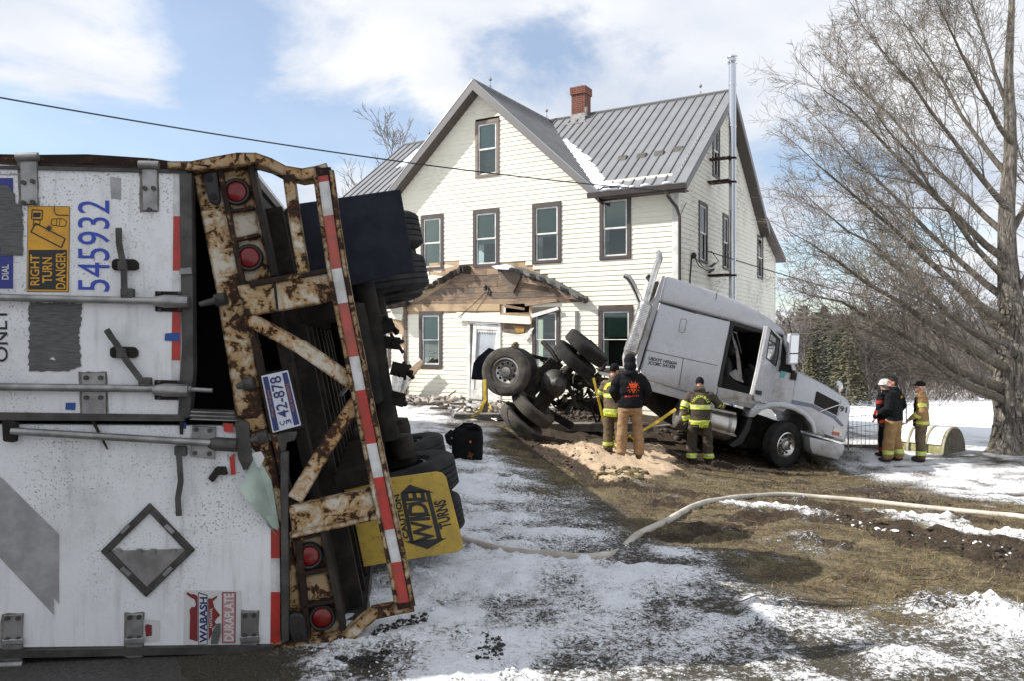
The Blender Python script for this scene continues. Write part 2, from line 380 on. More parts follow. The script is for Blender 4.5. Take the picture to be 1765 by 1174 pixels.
M['plate_white'] = mat('plate_white', (0.50, 0.52, 0.58), 0.4)
M['plate_navy'] = mat('plate_navy', (0.015, 0.022, 0.11), 0.4)
M['plate_gold'] = mat('plate_gold', (0.38, 0.18, 0.03), 0.5)
def paint(name, c, rough=0.28, metal=0.4, dirt=0.25):
    t = NT(name); n = t.noise(1.3, 6, 0.6, 0.2); n2 = t.noise(6, 6, 0.65)
    t.base(t.mix(t.math('MULTIPLY', t.math('MULTIPLY', t.rng(n, 0.42, 0.72), t.rng(n2, 0.35, 0.7)), dirt * 1.8), c, (0.20, 0.165, 0.125)))
    t.set(t.rng(n2, 0.3, 0.8, rough, rough + 0.25), metal, 0.5); t.b.inputs['Coat Weight'].default_value = 0.25; t.b.inputs['Coat Roughness'].default_value = 0.12; return t.mat
M['silver'] = paint('silver_truck_paint', (0.46, 0.47, 0.50), 0.24, 0.25, 0.22)
M['silver_dirty'] = paint('muddy_silver_paint', (0.42, 0.42, 0.435), 0.4, 0.2, 0.6)
M['mirror'] = mat('mirror_glass', (0.42, 0.43, 0.44), 0.05, 1.0)
M['amber'] = mat('amber_lens', (0.45, 0.09, 0.03), 0.2)
M['clear_lens'] = mat('clear_lamp_lens', (0.5, 0.48, 0.45), 0.12, 0.3)
M['seat'] = mat('charcoal_seat', (0.03, 0.03, 0.032), 0.9)
M['linen'] = mat('pale_curtain_cloth', (0.34, 0.33, 0.31), 0.9, 0, (0.24, 0.23, 0.22), 8)
M['tank'] = mat('brushed_tank', (0.52, 0.50, 0.47), 0.34, 0.9, (0.30, 0.25, 0.20), 2.5, lo=0.4, hi=0.75)
M['strap'] = mat('yellow_webbing', (0.60, 0.43, 0.03), 0.7, 0, (0.42, 0.29, 0.03), 10)
M['hose'] = mat('dirty_white_hose', (0.52, 0.485, 0.43), 0.8, 0, (0.36, 0.32, 0.27), 4, bump=0.2, bscale=60)
M['bag'] = fabric('black_nylon', (0.009, 0.009, 0.010))
M['wire'] = mat('black_cable', (0.015, 0.015, 0.016), 0.6)
M['stain'] = mat('grimy_stain', (0.13, 0.118, 0.10), 0.8, 0, (0.24, 0.225, 0.20), 40)
M['snow'] = mat('clean_snow', (0.80, 0.82, 0.86), 0.65, 0, (0.72, 0.75, 0.80), 6, bump=0.5, bscale=18, bdist=0.03)
# ------------------------------------------------------------------ ground
CTRL = [(-8, -4, 0), (8, -4, 0.0), (0, 0, 0), (-2, 4, 0), (-6, 5, 0.0), (-4, 10, 0.0), (-5, 16, 0), (0.5, 4, 0.0), (3, 5.0, -0.03), (5.5, 6, -0.12),
        (-0.6, 10.7, -0.03), (1.0, 9.5, -0.16), (2.1, 13.6, -0.54), (1.5, 15.2, -0.50), (3.7, 15.9, -0.84), (5.9, 16.9, -1.12), (8.4, 17, -1.02), (11.6, 18.2, -1.0),
        (4.4, 20.3, -0.35), (0, 22.0, -0.14), (-2.6, 24, -0.12), (-6.3, 26.2, -0.12), (0.0, 16.5, -0.32), (-1.5, 19, -0.15), (10.5, 30, -1.3), (4, 9, -0.36), (8, 10, -0.55), (14, 12, -0.75),
        (20, 20, -1.2), (18, 35, -2.0), (16, 60, -3.4), (40, 60, -3.4), (20, 80, -4.0), (60, 90, -4.2), (-30, 40, -0.3), (-30, 10, 0.0), (30, 0, -0.3), (-60, 90, -2.5), (0, 120, -4.5), (120, 130, -5), (-120, 130, -4), (120, 0, -1), (-120, 0, 0)]
_C = np.array(CTRL, float)
def _tps(r2): return np.where(r2 > 1e-12, 0.5 * r2 * np.log(np.maximum(r2, 1e-12)), 0)
_n = len(_C); _A = np.zeros((_n + 3, _n + 3)); _d = ((_C[:, None, :2] - _C[None, :, :2]) ** 2).sum(2)
_A[:_n, :_n] = _tps(_d) + np.eye(_n) * 0.6; _A[:_n, _n] = 1; _A[:_n, _n + 1:] = _C[:, :2]; _A[_n:, :_n] = _A[:_n, _n:].T
_W = np.linalg.solve(_A, np.concatenate([_C[:, 2], np.zeros(3)]))
def gz_np(X, Y):
    X = np.asarray(X, float); Y = np.asarray(Y, float); sh = X.shape; x = np.clip(X.ravel(), -150, 150); y = np.clip(Y.ravel(), -40, 150)
    out = np.empty(x.size)
    for i in range(0, x.size, 20000):
        a, b = x[i:i + 20000], y[i:i + 20000]
        r2 = (a[:, None] - _C[None, :, 0]) ** 2 + (b[:, None] - _C[None, :, 1]) ** 2
        out[i:i + 20000] = _tps(r2) @ _W[:_n] + _W[_n] + _W[_n + 1] * a + _W[_n + 2] * b
    return out.reshape(sh)
def gz(x, y): return float(gz_np(np.array([x]), np.array([y]))[0])
def G(px, py):
    """where the line of sight through a photo pixel meets the bare ground"""
    d = ray(px, py); Y = 3.0
    for _ in range(4000):
        p = CAMP + d * Y
        if p.z <= gz(p.x, p.y): break
        Y += 0.05 if Y < 25 else 0.5
    p = CAMP + d * Y; return Vector((p.x, p.y, gz(p.x, p.y)))
def in_poly(X, Y, poly):
    ins = np.zeros(X.shape, bool); n = len(poly)
    for i in range(n):
        x0, y0 = poly[i]; x1, y1 = poly[(i + 1) % n]
        c = ((y0 > Y) != (y1 > Y)) & (X < (x1 - x0) * (Y - y0) / (y1 - y0 + 1e-12) + x0); ins ^= c
    return ins
def sdist(X, Y, poly):      # signed distance, positive inside
    d = np.full(X.shape, 1e9); n = len(poly)
    for i in range(n):
        ax, ay = poly[i]; bx, by = poly[(i + 1) % n]; ex, ey = bx - ax, by - ay; L2 = ex * ex + ey * ey + 1e-12
        t = np.clip(((X - ax) * ex + (Y - ay) * ey) / L2, 0, 1); d = np.minimum(d, (X - ax - t * ex) ** 2 + (Y - ay - t * ey) ** 2)
    d = np.sqrt(d); return np.where(in_poly(X, Y, poly), d, -d)
def gp(pts): return [(q.x, q.y) for q in (G(a, b) for a, b in pts)]
GRASS = gp([(835, 735), (880, 790), (940, 850), (1010, 890), (1090, 932), (1200, 945), (1290, 965), (1340, 1010), (1420, 1035), (1560, 1050), (1790, 1075), (2100, 1100), (2100, 915), (1800, 880), (1640, 860), (1530, 830), (1440, 800), (1300, 790), (1150, 720), (1000, 710)])
MUD = gp([(860, 742), (960, 800), (1010, 840), (1100, 800), (1190, 808), (1330, 815), (1420, 800), (1440, 780), (1300, 750), (1150, 715), (1010, 712), (900, 730)])
MUD2 = gp([(1380, 870), (1480, 910), (1765, 1010), (2000, 1070), (2000, 1040), (1765, 940), (1550, 900), (1440, 870)])
SAW = gp([(945, 775), (985, 800), (1045, 835), (1110, 835), (1180, 815), (1150, 780), (1090, 765), (1010, 762)])
STREAK = gp([(1255, 868), (1400, 890), (1560, 930), (1690, 965), (1790, 990), (1900, 1000), (1900, 950), (1765, 925), (1600, 893), (1440, 873), (1330, 862)])
DIRTY = gp([(1090, 940), (1250, 975), (1330, 1015), (1500, 1040), (1800, 1065), (2200, 1110), (2200, 1400), (1000, 1400), (980, 1174), (1010, 1000)])
PATH = gp([(1440, 782), (1600, 803), (1765, 815), (2100, 830), (2100, 800), (1765, 786), (1560, 776), (1460, 770)])
DEBRIS = gp([(680, 690), (760, 735), (850, 740), (1000, 720), (1040, 690), (860, 680), (700, 676)])
HEAP = gp([(1685, 1060), (1760, 1055), (1900, 1075), (1900, 1130), (1740, 1110), (1690, 1095)])
OIL = gp([(500, 1174), (700, 1120), (740, 1085), (700, 1085), (600, 1140), (480, 1174)])
def surface(X, Y):
    """weights of snow, grass, mud and sawdust on the ground, and its height"""
    Z = gz_np(X, Y); far = np.hypot(X, Y)
    n1 = fbm(X * 0.9, Y * 0.9, 3, 4); n2 = fbm(X * 3.1, Y * 3.1, 11, 4); n3 = fbm(X * 9, Y * 9, 21, 3)
    def soft(poly, wd, k=1.0): return np.clip(sdist(X, Y, poly) / wd + 0.5 + (n1 - 0.5) * 2.2 * k + (n2 - 0.5) * 1.3 * k, 0, 1)
    grass = soft(GRASS, 0.8); mud = np.maximum(soft(MUD, 0.5), soft(MUD2, 0.45) * 0.9); saw = soft(SAW, 0.5, 0.5)
    streak = soft(STREAK, 0.5); dirty = soft(DIRTY, 1.2); path = soft(PATH, 1.5); deb = soft(DEBRIS, 0.8)
    snow = 0.60 + (n1 - 0.5) * 0.26 + (n2 - 0.5) * 0.42 + 0.07 * np.clip(1.2 - X, 0, 1)
    snow = snow + np.clip((far - 24) / 10, 0, 1) * 0.6
    snow = snow - 0.455 * grass + 0.56 * np.minimum(streak, grass) - 0.16 * dirty * (1 - grass) * np.clip((X - 0.8) * 0.8, 0.25, 1) - 0.10 * path - 0.22 * deb - 0.8 * mud
    blot = np.clip((fbm(X * 1.5 + 40, Y * 1.5, 31, 3) - 0.55) * 7, 0, 1); mud = np.maximum(mud, blot * grass * 0.9)
    snow = snow + 0.12 * np.clip((n2 - 0.5) * 4, -1, 1)
    snow = snow - 0.55 * np.clip((-0.9 - X) * 1.5, 0, 1) * np.clip((4.5 - Y) * 2.0, 0, 1)
    heap = soft(HEAP, 0.5, 0.8); snow = snow + heap * 0.20
    snow = np.where(saw > 0.5, 0, snow)
    snow = np.clip(snow, 0, 1)
    snow = np.clip(snow - 0.10 * np.clip((4.3 - Y) * 2, 0, 1), 0, 1)
    near = np.clip(1 - (far - 12) / 14, 0.12, 1) * np.clip((Y - 2.9) * 0.9, 0.25, 1)
    Z = Z + (fbm(X * 0.6, Y * 0.6, 5, 3) - 0.5) * 0.10 * near
    Z = Z + np.clip((snow - 0.30) * 3, 0, 1) * (0.010 + 0.055 * np.clip(n2 - 0.42, 0, 1) + 0.075 * np.clip(n3 - 0.42, 0, 1) + 0.065 * np.clip(fbm(X * 22, Y * 22, 41, 2) - 0.45, 0, 1)) * near
    Z = Z + grass * (n3 - 0.5) * 0.035 * near + mud * ((n2 - 0.5) * 0.20 + (n3 - 0.5) * 0.10) * near
    lump = np.clip(1 - np.hypot((X + 1.0) / 1.2, (Y - 4.6) / 1.0), 0, 1)
    Z = Z + lump * 0.10 * n2 + saw * (0.07 + 0.05 * n2)
    bare = np.clip(0.5 + (n1 - 0.5) * 1.5 + (n3 - 0.5), 0, 1)
    return Z, snow, grass, np.clip(mud + 0.4 * deb, 0, 1), saw
def hz(x, y):
    return float(surface(np.array([float(x)]), np.array([float(y)]))[0][0])
def axis_vals(lo, hi, flo, fhi, step, grow, far_lo, far_hi):
    v = list(np.arange(flo, fhi + step / 2, step)); s = step; x = fhi
    while x < far_hi: s *= grow; x += s; v.append(x)
    s = step; x = flo; pre = []
    while x > far_lo: s *= grow; x -= s; pre.append(x)
    return np.array(pre[::-1] + v)
def ground_material():
    t = NT('lawn_snow_mud'); v = t.co('Object')
    def attr(n):
        a = t.N('ShaderNodeAttribute'); a.attribute_name = n; return a.outputs['Fac']
    snow, grass, mud, saw = attr('snow'), attr('grass'), attr('mud'), attr('sawdust')
    nf = t.noise(26, 7, 0.72, 0.3, v); nm = t.noise(6, 6, 0.65, 0.2, v); nx = t.noise(90, 4, 0.65, 0.2, v)
    st = t.noise(30, 4, 0.6, 1.5, t.co('Object', (1.0, 3.2, 1.0)))
    dirt = t.mix(t.rng(nf, 0.32, 0.68), (0.098, 0.068, 0.043), (0.034, 0.025, 0.017))
    straw = t.mix(t.rng(nx, 0.3, 0.7), (0.255, 0.20, 0.115), (0.088, 0.069, 0.038))
    straw = t.mix(t.rng(nm, 0.42, 0.64), straw, t.mix(t.rng(nx, 0.3, 0.7), (0.155, 0.150, 0.056), (0.062, 0.064, 0.022)))
    turf = t.mix(t.rng(t.math('ADD', t.math('MULTIPLY', nf, 0.45), t.math('ADD', t.math('MULTIPLY', nm, 0.3), t.math('MULTIPLY', t.noise(1.7, 5, 0.6, 0.3, v), 0.25))), 0.43, 0.56), straw, dirt)
    under = t.mix(t.rng(nx, 0.35, 0.65), (0.085, 0.073, 0.052), (0.030, 0.027, 0.020))
    c = t.mix(t.rng(grass, 0.2, 0.7), under, turf)
    mudc = t.mix(t.rng(nf, 0.35, 0.65), (0.066, 0.046, 0.030), (0.022, 0.016, 0.011))
    c = t.mix(t.rng(t.math('ADD', mud, t.math('MULTIPLY', t.math('SUBTRACT', nf, 0.5), 0.9)), 0.45, 0.6), c, mudc)
    sawc = t.mix(t.rng(nx, 0.3, 0.7), (0.56, 0.43, 0.30), (0.40, 0.29, 0.19)); sawc = t.mix(t.rng(nf, 0.52, 0.66), sawc, (0.17, 0.12, 0.08))
    c = t.mix(t.rng(t.math('ADD', saw, t.math('MULTIPLY', t.math('SUBTRACT', nf, 0.5), 0.8)), 0.45, 0.58), c, sawc)
    sn = t.math('ADD', snow, t.math('ADD', t.math('MULTIPLY', t.math('SUBTRACT', nf, 0.5), 1.15), t.math('ADD', t.math('MULTIPLY', t.math('SUBTRACT', st, 0.5), 0.65), t.math('MULTIPLY', t.math('SUBTRACT', nx, 0.5), 0.75))))
    sf = t.rng(sn, 0.34, 0.50)
    clean = t.rng(sn, 0.44, 0.72)
    dirtysnow = t.mix(t.rng(nx, 0.3, 0.7), (0.60, 0.60, 0.605), (0.34, 0.33, 0.315))
    snc = t.mix(clean, dirtysnow, (0.80, 0.82, 0.86))
    t.base(t.mix(sf, c, snc)); t.set(t.rng(sf, 0, 1, 0.95, 0.55), 0, 0.25)
    h = t.math('ADD', t.math('ADD', t.math('MULTIPLY', nf, 0.6), t.math('MULTIPLY', nx, 0.35)), t.math('MULTIPLY', sf, 0.5))
    t.bump(h, 0.9, 0.035); return t.mat
def build_ground():
    xs = axis_vals(0, 0, -1.9, 6.2, 0.042, 1.045, -900, 900); ys = axis_vals(0, 0, 3.3, 8.6, 0.040, 1.028, -60, 900)
    X, Y = np.meshgrid(xs, ys); Z, sn, gr, mu, sa = surface(X, Y)
    nx, ny = len(xs), len(ys)
    co = np.stack([X, Y, Z], 2).reshape(-1, 3); I = np.arange(nx * ny).reshape(ny, nx)
    F = np.stack([I[:-1, :-1], I[:-1, 1:], I[1:, 1:], I[1:, :-1]], 2).reshape(-1, 4)
    me = bpy.data.meshes.new('ground'); me.vertices.add(len(co)); me.vertices.foreach_set('co', co.ravel())
    me.loops.add(F.size); me.loops.foreach_set('vertex_index', F.ravel()); me.polygons.add(len(F)); me.polygons.foreach_set('loop_start', np.arange(0, F.size, 4))
    me.update(calc_edges=True); me.polygons.foreach_set('use_smooth', [True] * len(F))
    for n, arr in (('snow', sn), ('grass', gr), ('mud', mu), ('sawdust', sa)):
        a = me.attributes.new(n, 'FLOAT', 'POINT'); a.data.foreach_set('value', arr.ravel())
    me.materials.append(ground_material())
    o = bpy.data.objects.new('ground', me); COL.objects.link(o); tag(o, 'snow patched lawn, torn turf and field running to the wood', kind='structure')
    print('ground', nx, ny)
build_ground()
def build_road():
    t = NT('wet_asphalt'); n = t.noise(60, 5, 0.7); n2 = t.noise(1.6, 5, 0.6)
    t.base(t.mix(t.rng(n, 0.35, 0.7), (0.030, 0.028, 0.027), (0.075, 0.07, 0.065))); t.set(t.rng(n2, 0.35, 0.65, 0.35, 0.85), 0, 0.4); t.bump(n, 0.5, 0.01)
    mb = MB(); xs = np.linspace(-14, 0.2, 80); vs = []; K = 7
    for i, x in enumerate(xs):
        far = 4.75 - max(0, x + 2.4) * 0.85 + (fbm(np.array([x * 3]), np.array([1.0]), 4, 4)[0] - 0.5) * 0.35; far = max(far, 0.6)
        for k in range(K):
            y = -6 + (far + 6) * k / (K - 1); vs.append((x, y, 0))
    P = np.array(vs); Zs = gz_np(P[:, 0], P[:, 1])
    Zh = surface(P[:, 0], P[:, 1])[0]
    for i in range(len(vs)):
        edge = (i % K) == K - 1
        vs[i] = (vs[i][0], vs[i][1], 0.03 if not edge else min(Zh[i], 0.02) - 0.02)
    fs = [(i * K + k, (i + 1) * K + k, (i + 1) * K + k + 1, i * K + k + 1) for i in range(len(xs) - 1) for k in range(K - 1)]
    o = obj('road', MB().add(vs, fs), t.mat, smooth=40); tag(o, 'dark wet road edge under the overturned trailer', kind='structure')
build_road()
# ------------------------------------------------------------------ house
DC = 20.0
HC = Vector((0.216 * DC, DC, 0))
R_F = Vector((math.sin(math.radians(59.4)), -math.cos(math.radians(59.4)), 0))      # along the front, left to right
R_S = Vector((math.cos(math.radians(59.4)), math.sin(math.radians(59.4)), 0))       # along the side, front to back
HF = Frame(HC, R_F, (0, 0, 1), -R_S)      # front wall: a = 0 at the near corner, negative to the left
HS = Frame(HC, R_S, (0, 0, 1), R_F)       # side wall: a = distance back from the corner
HB = Frame(HC, R_F, R_S, (0, 0, 1))       # plan: a along the front, b back, c = height
WL, SR, DEP = -12.3, 4.5, 9.0             # left end of front, ridge line distance back, depth
ZE, ZR, Z0 = 5.98, 9.40, -0.45            # eave, ridge, base
AC = -6.15                                # axis of the cross gable
K1 = (ZR - ZE) / SR                       # main slope (eave height at the wall plane)
GH = 3.72; K2 = (ZR - ZE) / GH
house = thing('farmhouse', tuple(HC + Vector((0, 0, Z0))), 'cream sided two storey farmhouse with grey metal roof and a ripped off porch', 'house')
def rect_px(fr, x0, x1, yt, yb, c=0.0):
    xm = (x0 + x1) / 2; a0 = fr.hit(x0, (yt + yb) / 2, c)[0]; a1 = fr.hit(x1, (yt + yb) / 2, c)[0]
    return [a0, a1, fr.hit(xm, yb, c)[1], fr.hit(xm, yt, c)[1]]
up = [rect_px(HF, *q) for q in ((726, 765, 371, 464), (816, 861, 361, 458.5), (918, 968, 349, 452.5), (1034, 1088, 337.5, 446.5))]
zt = sum(r[3] for r in up[1:]) / 3; zb = sum(r[2] for r in up[1:]) / 3
for r in up: r[2], r[3] = zb, zt
lo = [rect_px(HF, *q) for q in ((644, 674, 540, 640), (723, 763, 534, 640), (918, 966, 534, 641), (1032, 1092, 528, 641))]
zt1 = lo[3][3]; zb1 = lo[3][2]
for r in lo: r[2], r[3] = zb1, zt1
attic = rect_px(HF, 820, 861, 206.5, 304)
door_r = rect_px(HF, 807, 864, 551, 689)
side_w = [rect_px(HS, *q) for q in ((1203, 1218, 351, 453), (1244.5, 1255, 376, 467), (1304.5, 1314, 412, 487))]
side_w[0][2:] = [zb, zt]; side_w[1][2:] = [zb, zt]; side_w[2][2:] = [zb + 0.05, zt - 0.1]
side_attic = rect_px(HS, 1227, 1239, 212, 306)
print('win', [[round(v, 2) for v in r] for r in up + lo + [attic, door_r] + side_w + [side_attic]])
def gable_limits(z, s0, apex, k, eave_half):
    h = (apex - z) / k
    return h
def plank(mb, fr, a0, a1, z, h, a0t=None, a1t=None):
    a0t = a0 if a0t is None else a0t; a1t = a1 if a1t is None else a1t
    vs = [fr.w(a0, z, 0), fr.w(a1, z, 0), fr.w(a1, z, 0.022), fr.w(a0, z, 0.022), fr.w(a0t, z + h + 0.01, 0), fr.w(a1t, z + h + 0.01, 0), fr.w(a1t, z + h + 0.01, 0.004), fr.w(a0t, z + h + 0.01, 0.004)]
    return mb.add(vs, [(0, 1, 2, 3), (4, 7, 6, 5), (3, 2, 6, 7), (0, 4, 5, 1), (0, 3, 7, 4), (1, 5, 6, 2)])
EXPO = 0.136
def cut(spans, a, b):
    out = []
    for s, e in spans:
        if b <= s or a >= e: out.append((s, e)); continue
        if a > s: out.append((s, a))
        if b < e: out.append((b, e))
    return out
def q2(x, y, c=0): return HF.hit(x, y, c)
ped_l, ped_r = q2(700, 523)[0], q2(1014, 517)[0]; ped_zb = q2(860, 524)[1]; ped_zt = q2(850, 462)[1]
hole_f = []      # openings and stripped areas on the front: a0, a1, z0, z1
for r in up + lo: hole_f.append((r[0], r[1], r[2], r[3]))
hole_f.append(tuple(attic)); hole_f.append(tuple(door_r))
patches = [(740, 792, 452, 474), (676, 697, 548, 600), (700, 862, 521, 536), (862, 918, 518, 552), (866, 918, 552, 571)]
for x0, x1, yt, yb in patches: hole_f.append(tuple(rect_px(HF, x0, x1, yt, yb)))
def ped_half(z):     # stripped triangle behind the porch roof
    f = min(1.0, max(0.0, (z - ped_zb) / (ped_zt - ped_zb + 0.35))); m = (ped_l + ped_r) / 2; hw = (ped_r - ped_l) / 2 * (1 - f * 0.80)
    return m - hw, m + hw
front_siding = 0
z = Z0; wall_front = []
while z < ZR - 0.25:
    if z < ZE - 0.02: spans = [(WL, -0.0)]
    else:
        h = (ZR - z) / K2; spans = [(AC - h, AC + h)]
    if z < ZE - 0.02: spans = [(WL + 0.1, -0.14)]
    for (a0, a1, z0, z1) in hole_f:
        if z + EXPO * 0.7 > z0 and z + EXPO * 0.3 < z1: spans = cut(spans, a0, a1)
    if ped_zb - 0.05 < z < ped_zt + 0.1:
        spans = cut(spans, *ped_half(z))
    for s, e in spans:
        if e - s < 0.05: continue
        segs = [(s, e)]
        if e - s > 4.2:
            m = s + (e - s) * rnd.uniform(0.35, 0.65); segs = [(s, m - 0.001), (m + 0.001, e)]
        for s2, e2 in segs:
            gab = z >= ZE - 0.02
            hh = EXPO / K2 if gab else 0
            left_end = gab and abs(s2 - spans[0][0]) < 1e-6; right_end = gab and abs(e2 - spans[-1][1]) < 1e-6
            if s2 > ped_l - 2.4 and e2 < ped_l + 0.02 and z < ped_zb: jit = rnd.uniform(0.0, 0.03)
            else: jit = 0.0
            mb = plank(MB(), HF.off(0, 0, jit + rnd.uniform(0, 0.0015)), s2, e2, z, EXPO, s2 + (hh if left_end else 0), e2 - (hh if right_end else 0))
            obj('siding_plank', mb, M['siding'], house); front_siding += 1
    z += EXPO
print('front planks', front_siding)
# sheathing behind, with real openings
def holed(mb, fr, A0, A1, B0, B1, holes, c):
    As = sorted({A0, A1, *[h[0] for h in holes], *[h[1] for h in holes]}); Bs = sorted({B0, B1, *[h[2] for h in holes], *[h[3] for h in holes]})
    As = [a for a in As if A0 <= a <= A1]; Bs = [b for b in Bs if B0 <= b <= B1]
    for i in range(len(As) - 1):
        for j in range(len(Bs) - 1):
            am, bm = (As[i] + As[i + 1]) / 2, (Bs[j] + Bs[j + 1]) / 2
            if any(h[0] < am < h[1] and h[2] < bm < h[3] for h in holes): continue
            mb.sheet(fr, [(As[i], Bs[j]), (As[i + 1], Bs[j]), (As[i + 1], Bs[j + 1]), (As[i], Bs[j + 1])], c)
ins = lambda r, d=0.06: (r[0] + d, r[1] - d, r[2] + d, r[3] - d)
brk = rect_px(HF, 868, 912, 522, 538)
mb = MB(); holed(mb, HF, WL, 0, Z0 - 0.5, ZE, [ins(r) for r in up + lo + [door_r]] + [tuple(brk)], -0.006)
mb.sheet(HF, [(AC - GH, ZE), (AC + GH, ZE), (AC, ZR)], -0.30); obj('wall_sheathing', mb, M['sheathing'], house, recalc=False)
mb = MB().box(HF, brk[0] - .2, brk[1] + .2, brk[2] - .2, brk[3] + .2, -0.5, -0.45); obj('dark_cavity', mb, M['interior'], house)
# side wall
mb = MB(); z = Z0; ns = 0; LT0, LT1 = DEP, 11.85
hs = side_w + [side_attic]
def side_top(s): # roof underside height at distance s
    if s <= SR: return ZE + K1 * s
    if s <= DEP: return ZR - K1 * (s - SR)
    return ZE - (s - DEP) * 0.36
while z < ZR - 0.2:
    if z < ZE - 0.02:
        e = LT1 if z < ZE - (LT1 - DEP) * 0.36 else DEP + (ZE - z) / 0.36
        spans = [(0.12, min(e, LT1))]
    else: spans = [((z - ZE) / K1, DEP - (z - ZE) / K1)]
    for r in hs:
        if z + EXPO * 0.7 > r[2] and z + EXPO * 0.3 < r[3]: spans = cut(spans, r[0], r[1])
    for s, e in spans:
        if e - s > 0.05: plank(mb, HS.off(0, 0, rnd.uniform(0, 0.003)), s, e, z, EXPO); ns += 1
    z += EXPO
o = obj('side_siding', mb, M['siding_side'], house); o['kind'] = 'stuff'
mb = MB(); holed(mb, HS, 0, LT1, Z0 - 0.8, ZE, [ins(r, 0.04) for r in side_w], -0.006); 
obj('side_sheathing', mb, M['siding_side'], house, recalc=False)
mb = MB().sheet(HS, [(0, ZE), (DEP, ZE), (SR, ZR)], -0.30); obj('side_gable_sheathing', mb, M['siding_side'], house, recalc=False)
# far walls so that the house is closed
mb = MB(); far = Frame(HF.w(WL, 0, 0), R_S, (0, 0, 1), -R_F)
mb.prism(far, [(0, Z0), (DEP, Z0), (DEP, ZE), (SR, ZR), (0, ZE)], -0.1, 0.0); bk = Frame(HS.w(LT1, 0, 0), R_F, (0, 0, 1), R_S)
mb.box(bk, WL, 0, Z0, ZE - 1.05, -0.1, 0.0); obj('rear_wall', mb, M['siding_side'], house)
mb = MB().box(HF, WL, 0.03, Z0 - 0.6, Z0 + 0.3, -0.3, -0.02); mb.box(HS, 0.3, LT1, Z0 - 0.9, Z0 + 0.25, -0.3, -0.02); obj('foundation', mb, mat('grey_foundation', (0.20, 0.19, 0.18), 0.9, 0, (0.13, 0.12, 0.11), 5, bump=0.4), house)
# corner boards
mb = MB().box(HF, -0.14, 0.026, Z0, ZE, 0.0, 0.026); mb.box(HS, 0.0, 0.12, Z0, ZE + 0.05, 0.0, 0.026); obj('corner_board', mb, M['trim_white'], house, bevel=0.004)
mb = MB().box(HS, LT1 - 0.1, LT1 + 0.02, Z0, ZE - 1.1, 0.0, 0.026); obj('corner_board', mb, M['trim_white'], house, bevel=0.004)
# windows: casing, sash, panes, blind, sill
def window(fr, r, casing, blind=0.5, curtain=None, cw=0.095, depth=0.16, snowy=False):
    a0, a1, b0, b1 = r; wn = obj('window', MB().box(fr, a0, a1, b1 - cw, b1, -0.02, 0.045).box(fr, a0, a1, b0, b0 + cw * 0.75, -0.02, 0.05).box(fr, a0, a0 + cw, b0 + cw * 0.75, b1 - cw, -0.02, 0.042).box(fr, a1 - cw, a1, b0 + cw * 0.75, b1 - cw, -0.02, 0.042), casing, house, bevel=0.004)
    x0, x1, y0, y1 = a0 + cw, a1 - cw, b0 + cw * 0.75, b1 - cw; ym = (y0 + y1) / 2; t = 0.045
    for (p, q, dc) in ((y0, ym + 0.02, -0.02), (ym - 0.02, y1, 0.0)):
        sash = MB(); cc = dc
        sash.box(fr, x0, x0 + t, p, q, cc - 0.03, cc + 0.015).box(fr, x1 - t, x1, p, q, cc - 0.03, cc + 0.015).box(fr, x0 + t, x1 - t, p, p + t, cc - 0.03, cc + 0.013).box(fr, x0 + t, x1 - t, q - t, q, cc - 0.03, cc + 0.013)
        obj('sash', sash, M['trim_white'], wn)
        obj('pane', MB().box(fr, x0 + t, x1 - t, p + t, q - t, cc - 0.012, cc - 0.007), M['glass'], wn)
    yb = y1 - (y1 - y0) * blind
    if blind > 0: obj('blind', MB().box(fr, x0 + 0.01, x1 - 0.01, yb, y1, -0.085, -0.08), M['blind'], wn)
    if curtain: obj('curtain', MB().box(fr, x0 + (x1 - x0) * curtain[0], x0 + (x1 - x0) * curtain[1], y0, ym, -0.075, -0.065), M['curtain'], wn)
    obj('reveal', MB().box(fr, x0 - 0.02, x1 + 0.02, y0 - 0.02, y1 + 0.02, -0.5, -0.45), M['room'], wn)
    return wn
for i, r in enumerate(up): window(HF, r, M['trim_brown'], (0.95, 0.6, 0.55, 0.52)[i], cw=0.11)
for i, r in enumerate(lo): window(HF, r, M['trim_brown'], (0.9, 0.5, 0.0, 0.45)[i], (0.3, 0.95) if i == 1 else None, cw=0.12)
wa = window(HF, attic, M['trim_tan'], 0.0, cw=0.10)
mb = MB(); x0, x1 = attic[0] + .14, attic[1] - .14; obj('blind', mb.box(HF, x0, x1, (attic[2] + attic[3]) / 2, attic[3] - .14, -0.085, -0.08), mat('grey_blue_blind', (0.36, 0.40, 0.46), 0.8), wa)
for r in side_w + [side_attic]: window(HS, r, M['trim_brown'], 0.0, cw=0.085)
# front door, glass broken
dr = obj('front_door', MB().box(HF, door_r[0], door_r[1], door_r[3] - 0.10, door_r[3], -0.02, 0.05).box(HF, door_r[0], door_r[0] + 0.09, door_r[2], door_r[3] - 0.1, -0.02, 0.05).box(HF, door_r[1] - 0.09, door_r[1], door_r[2], door_r[3] - 0.1, -0.02, 0.05), M['trim_white'], house)
dx0, dx1, dz0, dz1 = door_r[0] + 0.09, door_r[1] - 0.09, door_r[2], door_r[3] - 0.1
hx = HF.rot(math.radians(-3), dx0, dz0, 0.03); dwid, dh = dx1 - dx0, dz1 - dz0
mb = MB().box(hx, 0, 0.13, 0, dh, -0.03, 0.012).box(hx, dwid - 0.13, dwid, 0, dh, -0.03, 0.012).box(hx, 0.13, dwid - 0.13, dh - 0.16, dh, -0.03, 0.01).box(hx, 0.13, dwid - 0.13, 0, 0.28, -0.03, 0.01).box(hx, 0.13, dwid - 0.13, 0.75, 0.86, -0.03, 0.01)
obj('door_leaf', mb, M['trim_white'], dr, bevel=0.004)
